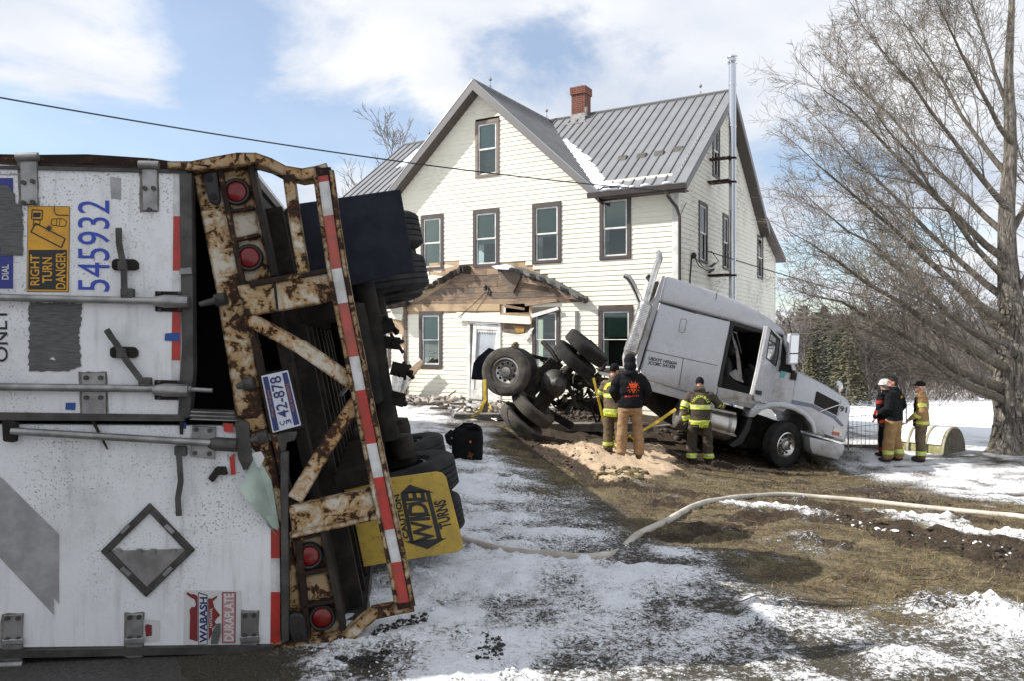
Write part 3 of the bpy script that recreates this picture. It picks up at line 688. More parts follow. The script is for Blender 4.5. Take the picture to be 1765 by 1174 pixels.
mb = MB().prism(hx, [(0.13, 0.3), (0.42, 0.28), (0.8 * dwid, 0.62), (0.5, 0.74), (0.13, 0.7)], -0.02, -0.012); mb.box(hx, 0.13, dwid - 0.13, 0.28, 0.75, -0.03, -0.025); obj('door_panel', mb, M['trim_white'], dr)
teeth = [(0.13, 0.86)]; n = 16
for i in range(n + 1): teeth.append((0.13 + (dwid - 0.26) * i / n, dh - 0.22 - (0.05 if i % 2 else 0.0)))
teeth = [(0.13, dh - 0.16), (dwid - 0.13, dh - 0.16)] + teeth[1:][::-1]
obj('lace_curtain', MB().prism(hx, teeth, -0.022, -0.015), M['trim_white'], dr)
obj('lace_curtain', MB().prism(hx, [(dwid - 0.13, dh - 0.2), (dwid - 0.13, 1.0), (dwid - 0.22, 1.05), (dwid - 0.17, 1.3), (dwid - 0.24, 1.5), (dwid - 0.18, dh - 0.2)], -0.012, -0.006), M['trim_white'], dr)
obj('door_pane', MB().prism(hx, [(0.13, 0.86), (0.35, 0.86), (0.5, 1.12), (0.44, 1.3), (0.6, 1.4), (dwid - 0.13, 1.45), (dwid - 0.13, dh - 0.2), (0.13, dh - 0.2)], -0.05, -0.045), mat('cloudy_glass', (0.40, 0.43, 0.46), 0.25, 0, (0.30, 0.33, 0.36), 3), dr)
obj('door_dark', MB().box(HF, dx0, dx1, dz0, dz1, -0.6, -0.55), M['room'], dr)
# roof: standing seam panels
OV = 0.36; OVR = 0.34
def roof_pt(kind, a, s):   # height of the main front slope / cross gable slope
    return ZE + K1 * s if kind == 'main' else ZR - K2 * abs(a - AC)
TH = 0.05
def panel(name, quad, rib_from, rib_to):
    mb = MB(); top = [HB.w(a, b, z + TH) for a, b, z in quad]; bot = [HB.w(a, b, z) for a, b, z in quad]; n = len(quad)
    mb.add(top + bot, [tuple(range(n)), tuple(range(2 * n - 1, n - 1, -1))] + [(i, (i + 1) % n, n + (i + 1) % n, n + i) for i in range(n)])
    p, q = HB.w(*rib_from) + V(0, 0, TH + 0.022), HB.w(*rib_to) + V(0, 0, TH + 0.022)
    mb.tube([p, q], 0.022, 5); obj('roof_panel', mb, M['roof'], house)
PW = 0.305
def main_z(s): return ZE + K1 * s if s <= SR else ZR - K1 * (s - SR)
def valley_s(a): return max(-OV, SR - abs(a - AC) * K2 / K1)   # main front slope shows only behind the valley
na = int((OVR - (WL - OVR)) / PW)
for i in range(na):
    a0 = WL - OVR + i * (OVR - WL + OVR) / na; a1 = a0 + (OVR - WL + OVR) / na
    s0, s1 = valley_s(a0), valley_s(a1)
    if abs(a0 - AC) < GH and abs(a1 - AC) < GH and SR - min(s0, s1) < 0.06: pass
    quad = [(a0, s0, main_z(s0)), (a1, s1, main_z(s1)), (a1, SR, ZR), (a0, SR, ZR)]
    if a0 < AC < a1 or SR - max(s0, s1) < 0.08: continue
    panel('main', quad, (a0, s0, main_z(s0)), (a0, SR, ZR))
mb = MB(); q = [(WL - OVR, SR, ZR), (OVR, SR, ZR), (OVR, DEP + 0.3, main_z(DEP + 0.3)), (WL - OVR, DEP + 0.3, main_z(DEP + 0.3))]
mb.add([HB.w(a, b, z + TH) for a, b, z in q] + [HB.w(a, b, z) for a, b, z in q], [(0, 1, 2, 3), (7, 6, 5, 4), (0, 4, 5, 1), (1, 5, 6, 2), (2, 6, 7, 3), (3, 7, 4, 0)]); obj('rear_roof', mb, M['roof'], house)
mb = MB(); zl0, zl1 = ZE + 0.02, ZE + 0.02 - (LT1 + 0.4 - DEP) * 0.36; q = [(WL, DEP, zl0), (OVR, DEP, zl0), (OVR, LT1 + 0.4, zl1), (WL, LT1 + 0.4, zl1)]
mb.add([HB.w(a, b, z + 0.16) for a, b, z in q] + [HB.w(a, b, z) for a, b, z in q], [(0, 1, 2, 3), (7, 6, 5, 4), (0, 4, 5, 1), (1, 5, 6, 2), (2, 6, 7, 3), (3, 7, 4, 0)]); obj('lean_to_roof', mb, M['soffit'], house)
# cross gable slopes
RK = 0.38; npn = int((SR + RK) / PW)
for sgn in (-1, 1):
    for i in range(npn):
        s0 = -RK + i * (SR + RK) / npn; s1 = s0 + (SR + RK) / npn
        h0 = min(GH + 0.36, max(0.0, (SR - s0) * K1 / K2) if s0 > -OV + 0.0 else GH + 0.36); h1 = min(GH + 0.36, max(0.0, (SR - s1) * K1 / K2) if s1 > -OV else GH + 0.36)
        quad = [(AC + sgn * h0, s0, ZR - K2 * h0), (AC + sgn * h1, s1, ZR - K2 * h1), (AC, s1, ZR), (AC, s0, ZR)]
        if h1 < 0.05: quad = [quad[0], quad[2], quad[3]]
        panel('gable', quad, (AC + sgn * h0, s0, ZR - K2 * h0), (AC, s0, ZR))
mb = MB().tube([HB.w(WL - OVR, SR, ZR + TH), HB.w(OVR, SR, ZR + TH)], 0.07, 6); obj('ridge_cap', mb, M['roof_trim'], house)
mb = MB().tube([HB.w(AC, -RK, ZR + TH), HB.w(AC, SR, ZR + TH)], 0.06, 6); obj('ridge_cap', mb, M['roof_trim'], house)
# rakes, soffits and fascia
def rake(fr, sgn, ca, za, half, k, c0, c1, ext, name='rake_board'):
    """boards following a gable slope: fr in wall coordinates"""
    lo_h = half + ext; mb = MB(); d = 0.21
    p = [(ca, za - 0.02), (ca + sgn * lo_h, za - k * lo_h - 0.02), (ca + sgn * lo_h, za - k * lo_h - 0.02 - d), (ca, za - 0.02 - d * 1.25)]
    mb.prism(fr, p, c1 - 0.03, c1 + 0.012); obj('rake_board', mb, M['roof_trim'], house)
    mb = MB(); p = [(ca, za - 0.06 - d * 0.9), (ca + sgn * lo_h, za - k * lo_h - 0.06 - d * 0.7), (ca + sgn * lo_h, za - k * lo_h - 0.05 - d), (ca, za - 0.05 - d * 1.2)]
    mb.prism(fr, p, c0 - 0.02, c1 - 0.032); obj('soffit', mb, M['soffit'], house)
for sgn in (-1, 1): rake(HF, sgn, AC, ZR + TH, GH, K2, 0.0, RK, 0.36)
for sgn in (-1, 1): rake(HS, sgn, SR, ZR + TH, SR, K1, 0.0, OVR, 0.36)
zf = ZE - K1 * OV
mb = MB().box(HF, AC + GH + 0.30, OVR, zf - 0.16, zf - 0.0, OV - 0.04, OV - 0.01).box(HF, AC + GH + 0.3, OVR - 0.03, zf - 0.15, zf - 0.13, 0.0, OV - 0.04); obj('soffit', mb, M['soffit'], house)
mb = MB().box(HF, WL - OVR, AC - GH - 0.3, zf - 0.16, zf, OV - 0.04, OV - 0.01).box(HF, WL - OVR, AC - GH - 0.3, zf - 0.15, zf - 0.13, 0.0, OV - 0.04); obj('soffit', mb, M['soffit'], house)
g0, g1 = AC + GH + 0.05, OVR + 0.02
mb = MB().prism(Frame(HF.w(g0, 0, 0), HF.n, (0, 0, 1), HF.r), [(OV + 0.0, zf - 0.13), (OV + 0.10, zf - 0.13), (OV + 0.13, zf + 0.0), (OV + 0.11, zf + 0.0), (OV + 0.085, zf - 0.11), (OV + 0.02, zf - 0.11), (OV + 0.02, zf + 0.0), (OV, zf + 0.0)], 0, g1 - g0); obj('gutter', mb, M['trim_brown'], house)
gd = Frame(HF.w(0, 0, 0), HF.r, (0, 0, 1), HF.n)
mb = MB().tube([gd.w(-0.16, zf - 0.1, OV + 0.05), gd.w(-0.14, zf - 0.28, OV + 0.04), gd.w(0.02, zf - 0.55, 0.12), gd.w(0.075, zf - 0.8, 0.07), gd.w(0.075, 0.2, 0.07)], 0.042, 8); obj('downspout', mb, M['trim_brown'], house, smooth=40)
mb = MB().tube([q for q in (HF.w(*HF.hit(994, 535), 0.05), HF.w(*HF.hit(994, 600), 0.05), HF.w(*HF.hit(994, 690), 0.05))], 0.05, 4); obj('downspout', mb, M['trim_white'], house)
# chimney of separate bricks
ch_a = -5.05; p = HB.w(0, 0, 0)
def chimney():
    # the pot stands on the ridge: find where its centre line meets the ridge
    d = ray(1002, 185); best = min(((i * 0.02 - 8) for i in range(400)), key=lambda a: abs((HB.w(a, SR, 0).x / HB.w(a, SR, 0).y) - d.x))
    ca = best; root = obj('chimney', MB().box(HB, ca - 0.235, ca + 0.235, SR - 0.235, SR + 0.235, ZR - 0.7, ZR + 0.86), M['mortar'], house)
    zrow = ZR - 0.45; row = 0; H = 0.066
    brick = {}
    while zrow < ZR + 0.95:
        cap = zrow > ZR + 0.72; r = 0.29 if cap else 0.25
        L = 2 * r / 3
        for side in range(4):
            for k in range(3):
                off = (L / 2 if row % 2 else 0)
                x0 = -r + k * L + 0.005 + (off if side % 2 == 0 else 0) * 0; x1 = -r + (k + 1) * L - 0.005
                if row % 2: x0 += (-L / 2 if k > 0 else 0); x1 += (-L / 2 if k < 2 else 0)
                x1 = min(x1, r - 0.005 if side % 2 else r - 0.09); x0 = max(x0, -r + (0.09 if side % 2 == 0 else 0.0))
                if side % 2: x0, x1 = max(x0, -r), min(x1, r)
                if x1 - x0 < 0.03: continue
                mb = MB(); dz = H - 0.012; e = rnd.uniform(-0.004, 0.004)
                if side == 0: mb.box(HB, ca + x0, ca + x1, SR - r + e, SR - r + 0.085, zrow, zrow + dz)
                elif side == 2: mb.box(HB, ca + x0, ca + x1, SR + r - 0.085, SR + r + e, zrow, zrow + dz)
                elif side == 1: mb.box(HB, ca + r - 0.085, ca + r + e, SR + x0, SR + x1, zrow, zrow + dz)
                else: mb.box(HB, ca - r + e, ca - r + 0.085, SR + x0, SR + x1, zrow, zrow + dz)
                obj('brick', mb, M['brick'], root)
        zrow += H; row += 1
    fl = MB(); fl.prism(HB, [(ca - 0.45, SR - 0.55), (ca + 0.42, SR - 0.55), (ca + 0.36, SR - 0.2), (ca - 0.36, SR - 0.2)], ZR - 0.36, ZR - 0.30)
    fl.box(HB, ca - 0.28, ca + 0.28, SR - 0.28, SR + 0.28, ZR - 0.3, ZR + 0.06); obj('flashing', fl, M['alu'], root)
    mb = MB().tube([HB.w(ca + 0.33, SR - 0.3, ZR - 0.1), HB.w(ca + 0.33, SR - 0.3, ZR + 0.22)], 0.05, 8); obj('vent_pipe', mb, M['alu'], root)
chimney()
# stainless flue on the side wall
fx = [(1262.5, 515), (1262.5, 110)]
fs = HS.hit(1262.5, 300, 0.62)[0]; fz = HS.hit(1262.5, 108, 0.62)[1]
flue = obj('stove_flue', MB().lathe(HS.w(fs, Z0, 0.62), (0, 0, 1), [(0.105, 0), (0.105, fz - Z0)], 20), M['steel'], house, smooth=40)
mb = MB()
for zz in np.arange(0.6, fz, 1.22): mb.lathe(HS.w(fs, zz, 0.62), (0, 0, 1), [(0.113, 0), (0.117, 0.02), (0.113, 0.05)], 20)
obj('flue_joint', mb, M['steel'], flue, smooth=40)
obj('flue_cap', MB().lathe(HS.w(fs, fz - 0.02, 0.62), (0, 0, 1), [(0.13, 0), (0.15, 0.04), (0.13, 0.07), (0.10, 0.08), (0.10, 0.16), (0.155, 0.17), (0.15, 0.21), (0.06, 0.25)], 20), M['steel'], flue, smooth=40)
for py in (272, 313, 474):
    zz = HS.hit(1262, py, 0.62)[1]
    obj('flue_bracket', MB().box(HS, fs - 0.42 if py > 300 else fs - 0.25, fs - 0.06, zz - 0.03, zz + 0.03, 0.0, 0.62).lathe(HS.w(fs, zz - 0.03, 0.62), (0, 0, 1), [(0.12, 0), (0.12, 0.06)], 16), M['rust_heavy'], flue)
# lightning rods
def rod(a, s, z):
    b = HB.w(a, s, z); mb = MB().tube([b, b + V(0, 0, 0.55)], [0.012, 0.004], 5); mb.ell(b + V(0, 0, 0.27), 0.05, 0.05, 0.06, 8, 6); mb.tube([b + V(-.07, 0, -0.04), b + V(0, 0, 0.12), b + V(.07, 0, -0.04)], 0.008, 4); obj('lightning_rod', mb, M['alu'], house)
rod(AC, 0.6, ZR + TH + 0.05); rod(-0.75, SR, ZR + TH + 0.05); rod(AC, 4.3, ZR + TH + 0.05); rod(-11.4, SR, ZR + TH + 0.05)
# snow guards on the right slope, and snow left in the valley and on the left roof
for px, py in ((1070, 276), (1103, 271), (1135, 267), (1168, 262)):
    # find (a, s) on the slope under the pixel
    best = None
    for i in range(60):
        for j in range(20):
            a = -3.6 + i * 0.065; s = -0.2 + j * 0.1; q = HB.w(a, s, main_z(s) + TH)
            e = (CX + q.x / q.y * FPX - px) ** 2 + (HY - (q.z - CAMZ) / q.y * FPX - py) ** 2
            if best is None or e < best[0]: best = (e, a, s)
    _, a, s = best; mb = MB(); z = main_z(s) + TH
    mb.add([HB.w(a - .13, s, z), HB.w(a + .13, s, z), HB.w(a + .13, s + .1, z + .17), HB.w(a - .13, s + .1, z + .17), HB.w(a - .13, s + .22, main_z(s + .22) + TH), HB.w(a + .13, s + .22, main_z(s + .22) + TH)], [(0, 1, 2, 3), (3, 2, 5, 4), (0, 3, 4), (1, 5, 2), (0, 4, 5, 1)])
    obj('snow_guard', mb, M['alu_dark'], house)
def snow_strip(pts, wid, thick, name='roof_snow'):
    mb = MB(); n = 60; rows = []
    for i in range(n + 1):
        t = i / n * (len(pts) - 1); k = min(int(t), len(pts) - 2); f = t - k
        c = [pts[k][j] * (1 - f) + pts[k + 1][j] * f for j in range(2)]; W = (wid[k] * (1 - f) + wid[k + 1] * f) * (0.75 + 0.5 * rnd.random())
        rows.append((c, W))
    K = 6; vs = []
    for (a, s), W in rows:
        for j in range(K):
            q = a + W * j / (K - 1); ss = s - 0.0
            zz = max(main_z(ss), ZR - K2 * abs(q - AC)); vs.append(HB.w(q, ss, zz + TH + 0.015 + (thick * (0.5 + rnd.random() * 0.7) if 0 < j < K - 1 else -0.02)))
    mb.add(vs, [(i * K + j, (i + 1) * K + j, (i + 1) * K + j + 1, i * K + j + 1) for i in range(n) for j in range(K - 1)]); obj(name, mb, M['snow'], house, smooth=60)
snow_strip([(AC + 1.35, SR - 1.35 * K2 / K1 - 0.02), (AC + 2.4, SR - 2.4 * K2 / K1), (AC + 3.7, SR - 3.7 * K2 / K1 - 0.02), (AC + 4.0, -0.3)], [0.16, 0.42, 0.45, 0.75], 0.06)
for k in range(7):
    a = -11.6 + k * 0.42; mb = MB(); s0, s1 = SR - 0.25 - rnd.random() * 0.3, SR - 1.6 - rnd.random() * 1.0
    n = 8; vs = []
    for i in range(n + 1):
        s = s0 + (s1 - s0) * i / n
        for j in range(4): vs.append(HB.w(a + (0.02 + 0.36 * j / 3) + rnd.uniform(-.02, .02), s, main_z(s) + TH + (0.05 if 0 < j < 3 and 0 < i < n else 0.004)))
    mb.add(vs, [(i * 4 + j, (i + 1) * 4 + j, (i + 1) * 4 + j + 1, i * 4 + j + 1) for i in range(n) for j in range(3)]); obj('roof_snow', mb, M['snow'], house, smooth=60)
for k in range(5):
    a = -1.9 + k * 0.42 + rnd.uniform(-.1, .1); c = HB.w(a, -0.38, zf + 0.05); obj('gutter_snow', MB().ell(c, 0.14 * rnd.uniform(.5, 1.2), 0.08, 0.05, 9, 6), M['snow'], house, smooth=80)
# pediment boards where the porch roof tore away
zrow = ped_zb; hb = (ped_zt - ped_zb) / 6.0; k = 0
while k < 6:
    z0, z1 = ped_zb + k * hb, ped_zb + (k + 1) * hb - 0.008
    top_m = q2(858, 500)[0]; f0, f1 = k / 6.0, (k + 1) / 6.0
    def lim(f): return (ped_l + (q2(806, 480)[0] - ped_l) * f ** 0.85, ped_r + (q2(905, 470)[0] - ped_r) * f ** 0.8)
    (l0, r0), (l1, r1) = lim(f0), lim(f1)
    cuts = sorted([l0, r0] + [l0 + (r0 - l0) * rnd.uniform(0.2 + 0.3 * j, 0.4 + 0.3 * j) for j in range(2)])
    for j in range(len(cuts) - 1):
        s, e = cuts[j], cuts[j + 1]
        sl = s if j else s; 
        p = [(s + (0.003 if j else 0), z0), (e - 0.003, z0), (e - 0.003 if j < len(cuts) - 2 else r1, z1), (s + 0.003 if j else l1, z1)]
        if p[2][0] <= p[3][0]: continue
        obj('board', MB().prism(HF, p, 0.002, 0.024 + rnd.uniform(0, 0.014)), (M['board'], M['board2'], M['board'], M['board3'])[rnd.randrange(4)], house)
    k += 1
# tan fascia strip, hanging siding strip, torn roof edges
def fpoly(pts, c0, c1, m, name, frc=0.0): return obj(name, MB().prism(HF, [HF.hit(x, y, frc) for x, y in pts], c0, c1), m, house)
fpoly([(702, 524), (862, 523), (862, 535), (702, 536)], 0.004, 0.03, M['sheathing'], 'fascia_board')
fpoly([(788, 537), (914, 545), (916, 557), (912, 558), (786, 551)], 0.10, 0.125, M['siding'], 'loose_siding_strip', 0.1)
fpoly([(870, 556), (914, 560), (912, 572), (890, 576), (868, 572)], 0.004, 0.02, M['board3'], 'torn_insulation')
fpoly([(886, 560), (906, 562), (904, 572), (892, 574)], 0.02, 0.04, mat('ochre_insulation', (0.42, 0.25, 0.07), 0.9, 0, (0.22, 0.12, 0.04), 20), 'torn_insulation')
fpoly([(914, 566), (921, 564), (908, 588), (902, 584)], 0.06, 0.08, M['trim_white'], 'splintered_trim', 0.06)
fpoly([(915, 541), (962, 528), (964, 533), (918, 547)], 0.10, 0.13, M['trim_white'], 'splintered_trim', 0.1)
fpoly([(905, 520), (960, 514), (962, 519), (906, 527)], 0.05, 0.09, M['board2'], 'broken_rafter', 0.05)
fpoly([(870, 524), (905, 530), (905, 534), (870, 529)], 0.03, 0.07, M['board'], 'broken_rafter', 0.03)
fpoly([(740, 453), (792, 449), (792, 472), (770, 476), (742, 473)], 0.003, 0.012, M['sheathing'], 'bare_sheathing')
fpoly([(743, 459), (770, 455), (786, 458), (765, 463), (760, 470), (748, 468)], 0.013, 0.018, mat('torn_house_wrap', (0.62, 0.52, 0.42), 0.8), 'torn_wrap')
fpoly([(860, 470), (905, 463), (885, 505), (872, 490)], 0.05, 0.10, M['board3'], 'broken_rafter', 0.05)
fpoly([(903, 474), (955, 488), (952, 496), (902, 486)], 0.06, 0.14, M['board2'], 'broken_rafter', 0.06)
fpoly([(955, 490), (1006, 508), (1008, 516), (980, 515)], 0.06, 0.2, M['board'], 'broken_rafter', 0.06)
mb = MB(); cpt = HF.hit(842, 498); c = HF.w(*cpt, 0.06)
for _ in range(9): mb.ell(c + V(rnd.uniform(-.09, .09), rnd.uniform(-.03, .03), rnd.uniform(-.16, .1)), rnd.uniform(.03, .07), 0.05, rnd.uniform(.04, .1), 7, 5)
obj('porch_lamp', mb, M['alu_dark'], house)
mb = MB().tube([HF.w(*HF.hit(840, 502), 0.06), HF.w(*HF.hit(815, 525, 0.1), 0.1), HF.w(*HF.hit(790, 546, 0.15), 0.15)], 0.012, 4); obj('hanging_wire', mb, M['wire'], house)
def torn_roof(edge, d0, d1, m, name, thick=10, n=26, c_out=0.45, rough=3.0):
    """remnant of the porch roof: a ragged slab standing out of the wall along an edge given in photo pixels"""
    mb = MB(); vs = []
    for i in range(n + 1):
        t = i / n * (len(edge) - 1); k = min(int(t), len(edge) - 2); f = t - k
        x = edge[k][0] * (1 - f) + edge[k + 1][0] * f; y = edge[k][1] * (1 - f) + edge[k + 1][1] * f
        co = c_out * rnd.uniform(0.55, 1.15); j1, j2 = rnd.uniform(-rough, rough), rnd.uniform(-rough, rough)
        a, b = HF.hit(x, y + j1, 0); a2, b2 = HF.hit(x, y + thick + j2, 0)
        vs += [HF.w(a, b, 0.0), HF.w(a, b - 0.05, co), HF.w(a2, b2 - 0.05, co * 0.9), HF.w(a2, b2, 0.0)]
    mb.add(vs, [(i * 4 + j, (i + 1) * 4 + j, (i + 1) * 4 + (j + 1) % 4, i * 4 + (j + 1) % 4) for i in range(n) for j in range(4)] + [(0, 1, 2, 3), (n * 4 + 3, n * 4 + 2, n * 4 + 1, n * 4)]); obj(name, mb, m, house)
torn_roof([(692, 517), (730, 494), (770, 474), (800, 457), (812, 460)], 0, 0, M['char'], 'torn_roof_edge', 8, n=60, c_out=.26, rough=3.0)
torn_roof([(866, 461), (885, 459), (900, 461), (950, 478), (1014, 511)], 0, 0, M['shingle'], 'torn_roof_edge', 6, c_out=0.34, rough=.7)
torn_roof([(898, 466), (950, 483), (1013, 514)], 0, 0, M['char'], 'torn_roof_edge', 5, c_out=0.24, rough=1.6)
torn_roof([(672, 525), (690, 520), (706, 519)], 0, 0, M['char'], 'torn_roof_edge', 7, n=10, c_out=0.6)
fpoly([(855, 459), (880, 456), (888, 461), (884, 465), (862, 464)], 0.10, 0.35, M['snow'], 'torn_felt', 0.1)
fpoly([(671, 538), (696, 541), (694, 552), (672, 546)], 0.02, 0.06, M['siding'], 'loose_siding_strip')
fpoly([(672, 575), (695, 576), (694, 590), (671, 588)], 0.03, 0.06, M['siding'], 'loose_siding_strip')
fpoly([(697, 528), (703, 530), (702, 690), (698, 690)], 0.0, 0.06, M['board3'], 'split_corner_post')
fpoly([(700, 640), (724, 618), (730, 626), (700, 672), (682, 692), (676, 682)], 0.30, 0.34, M['trim_white'], 'fallen_siding_panel', 0.3)
fpoly([(703, 640), (727, 620), (731, 625), (705, 658)], 0.36, 0.40, M['board2'], 'fallen_siding_panel', 0.36)
fpoly([(676, 650), (694, 632), (697, 650), (690, 678), (676, 690)], 0.45, 0.47, M['alu'], 'fallen_siding_panel', 0.45)
fpoly([(688, 600), (692, 600), (700, 640), (696, 642)], 0.10, 0.13, M['trim_white'], 'splintered_trim', 0.1)
mb = MB(); c = HF.w(*HF.hit(890, 597), 0.03); mb.ell(c, 0.14, 0.04, 0.10, 10, 6).ell(c + V(0, 0, .06), 0.10, 0.05, 0.06, 8, 5); obj('wall_plaque', mb, mat('brass_plaque', (0.14, 0.11, 0.04), 0.6, 0.3, (0.06, 0.05, 0.03), 40), house, smooth=60)
# service mast fittings on the side wall
mb = MB().tube([HS.w(*HS.hit(1190, 440), 0.04), HS.w(*HS.hit(1187, 480), 0.04), HS.w(*HS.hit(1187, 500), 0.04)], 0.02, 6).ell(HS.w(*HS.hit(1191, 440), 0.08), 0.08, 0.08, 0.09, 8, 6); obj('service_head', mb, M['wire'], house)
mb = MB()
mb.tube([HS.w(*HS.hit(1192, 442), 0.08), HS.w(*HS.hit(1197, 458), 0.12), HS.w(*HS.hit(1210, 466), 0.15), HS.w(*HS.hit(1222, 463), 0.12)], 0.014, 5)
mb.tube([HS.w(*HS.hit(1192, 442), 0.08), HS.w(*HS.hit(1200, 460), 0.2), HS.w(*HS.hit(1215, 460), 0.22), HS.w(*HS.hit(1227, 450), 0.2), HS.w(*HS.hit(1220, 432), 0.1)], 0.012, 5)
for x, y in ((1219, 467), (1221, 457)): mb.tube([HS.w(*HS.hit(x - 4, y + 2), 0.13), HS.w(*HS.hit(x + 4, y - 3), 0.13)], 0.035, 6)
obj('service_cable', mb, M['wire'], house)
# ------------------------------------------------------------------ overturned trailer
YAW = math.radians(9)
_d0 = ray(250, 700); DO = CAMP + _d0 * 4.0
DR = Vector((math.cos(YAW), math.sin(YAW), 0)); DN = Vector((math.sin(YAW), -math.cos(YAW), 0))
DF = Frame((DO.x, DO.y, 0), DR, (0, 0, 1), DN)      # plane of the trailer's rear doors
trailer = thing('semi_trailer', (DO.x, DO.y, 0.0), 'white semi trailer tipped on its side with rusty rear frame and battered doors', 'trailer')
T = trailer
def tp(pts, c0, c1, m, name, parent=T, at_c=None, bevel=0.0, smooth=None):
    return obj(name, MB().prism(DF, DF.poly(pts, c1 if at_c is None else at_c), c0, c1), m, parent, bevel=bevel, smooth=smooth)
def dpx(x, y, c=0.0): return DF.w(*DF.hit(x, y, c), c)
PXM = FPX / 4.0
# --- box of the trailer: a racked cross section carried back along its length
LEN = 13.2
sec = DF.poly([(428, 292), (596, 1105), (-560, 1128), (-640, 262)])
(ax, az), (bx, bz), (cx_, cz_), (dx_, dz_) = sec
back = lambda p, c: DF.w(p[0], p[1], c)
def slab(p, q, t, c0, c1, m, name):
    (x0, y0), (x1, y1) = p, q; L = math.hypot(x1 - x0, y1 - y0); nx, ny = -(y1 - y0) / L * t, (x1 - x0) / L * t
    return obj(name, MB().prism(DF, [(x0, y0), (x1, y1), (x1 + nx, y1 + ny), (x0 + nx, y0 + ny)], c0, c1), m, T)
slab((dx_, dz_), (ax, az), 0.05, -LEN, -0.14, M['door_white'], 'side_wall')
slab((bx, bz), (cx_, cz_), 0.05, -LEN, -0.14, M['door_white'], 'side_wall')
slab((cx_, cz_), (dx_, dz_), 0.03, -LEN, -0.14, M['alu'], 'roof_panel')
slab((ax, az), (bx, bz), -0.06, -LEN, -0.14, M['iron'], 'floor_deck')
obj('front_wall', MB().prism(DF, sec, -LEN - 0.05, -LEN), M['door_white'], T)
# near-black block inside the doors; the hold's darkness is put into its colour
obj('black_liner', MB().prism(DF, [(cx_ + .1, cz_ + .1), (bx - .15, bz + .1), (ax - .12, az - .1), (dx_ + .1, dz_ - .1)], -1.6, -0.9), M['interior'], T)
# underside cross members and rails
FT = Vector((ax - bx, az - bz)).normalized()      # up along the tilted floor (2d)
FNV = Vector((FT.y, -FT.x))                        # outwards from the floor (2d)
if FNV.x < 0: FNV = -FNV
def und(t, o, c):                                  # t metres up from the lower edge of the floor, o outwards, c along
    return DF.w(bx + FT.x * t + FNV.x * o, bz + FT.y * t + FNV.y * o, c)
FL = math.hypot(ax - bx, az - bz)
def ubox(t0, t1, o0, o1, c0, c1, m, name, bevel=0.0, parent=T):
    vs = [und(t, o, c) for c in (c0, c1) for t, o in ((t0, o0), (t1, o0), (t1, o1), (t0, o1))]
    return obj(name, MB().add(vs, [(0, 1, 2, 3), (7, 6, 5, 4), (0, 4, 5, 1), (1, 5, 6, 2), (2, 6, 7, 3), (3, 7, 4, 0)]), m, parent, bevel=bevel)
for k in range(28): ubox(0.02, FL - 0.16, 0.0, 0.10, -0.30 - 0.30 * k, -0.36 - 0.30 * k, M['iron'], 'cross_member')
for t in (FL / 2 - 0.52, FL / 2 + 0.44): ubox(t, t + 0.09, 0.10, 0.36, -4.9, -0.15, M['grease'], 'slider_rail')
ubox(0.0, 0.06, -0.02, 0.12, -LEN, -0.14, M['alu_dark'], 'side_rail'); ubox(FL - 0.06, FL, -0.02, 0.02, -LEN, -0.14, M['alu_dark'], 'side_rail')
for t, o, c in ((0.6, 0.2, -0.5), (1.15, 0.22, -0.5), (1.3, 0.22, -0.5), (2.0, 0.2, -0.4)):
    obj('air_line', MB().tube([und(t, o, -0.2), und(t + 0.05, o + 0.06, -0.6), und(t - 0.05, o + 0.12, -1.1)], 0.012, 5), M['alu_dark'], T)
obj('air_tank', MB().lathe(und(1.5, 0.32, -0.85), und(1, 0, 0) - und(0, 0, 0), [(0.02, -.36), (.12, -.33), (.13, 0), (.12, .33), (.02, .36)], 16), M['grease'], T, smooth=40)
# axles, wheels
class _A:
    pass
def AX(t): return 0.33 + 0.13 * t / FL
AXO = 0.42
def tyre_mesh(R=0.505, W=0.27, rim=0.29):
    prof = [(rim, -W * .38), (rim + .03, -W * .46), (R * .80, -W * .5), (R * .93, -W * .47), (R * .985, -W * .40)]
    for k in range(5):
        x0 = -W * .38 + k * W * .155
        prof += [(R, x0), (R, x0 + W * .115), (R - .012, x0 + W * .122), (R - .012, x0 + W * .15)]
    prof = prof[:-2] + [(R * .985, W * .40), (R * .93, W * .47), (R * .80, W * .5), (rim + .03, W * .46), (rim, W * .38)]
    return prof
TYRE = tyre_mesh()
def wheel(parent, ctr, axis, mt, rim_m, face=1, name='wheel', deep=False, hub=True, n=44):
    axis = Vector(axis).normalized(); w = obj(name, MB().lathe(ctr, axis, TYRE, n, closed=True), mt, parent, smooth=28)
    s = face; rp = [(0.285, -0.10), (0.29, 0.10 * s), (0.265, 0.105 * s), (0.25, 0.07 * s), (0.225, 0.02 * s if deep else 0.055 * s), (0.12, -0.02 * s if deep else 0.05 * s), (0.11, 0.02 * s if deep else 0.09 * s), (0.10, 0.07 * s if deep else 0.12 * s), (0.02, 0.08 * s if deep else 0.13 * s)]
    obj('rim', MB().lathe(ctr, axis, rp, 36), rim_m, w, smooth=40)
    e = axis.orthogonal().normalized(); g = axis.cross(e); mb = MB()
    for k in range(10):
        a = 2 * math.pi * k / 10; p = Vector(ctr) + (e * math.cos(a) + g * math.sin(a)) * 0.185 + axis * s * (0.0 if deep else 0.05)
        mb.tube([p, p + axis * s * 0.014], 0.030, 10)
    obj('hand_hole', mb, M['rubber'], w)
    mb = MB()
    for k in range(10):
        a = 2 * math.pi * (k + .5) / 10; p = Vector(ctr) + (e * math.cos(a) + g * math.sin(a)) * 0.14 + axis * s * (0.0 if deep else 0.045)
        mb.tube([p, p + axis * s * 0.035], 0.014, 6)
    obj('wheel_nut', mb, rim_m, w)
    return w
UP3 = (und(1, 0, 0) - und(0, 0, 0)).normalized()
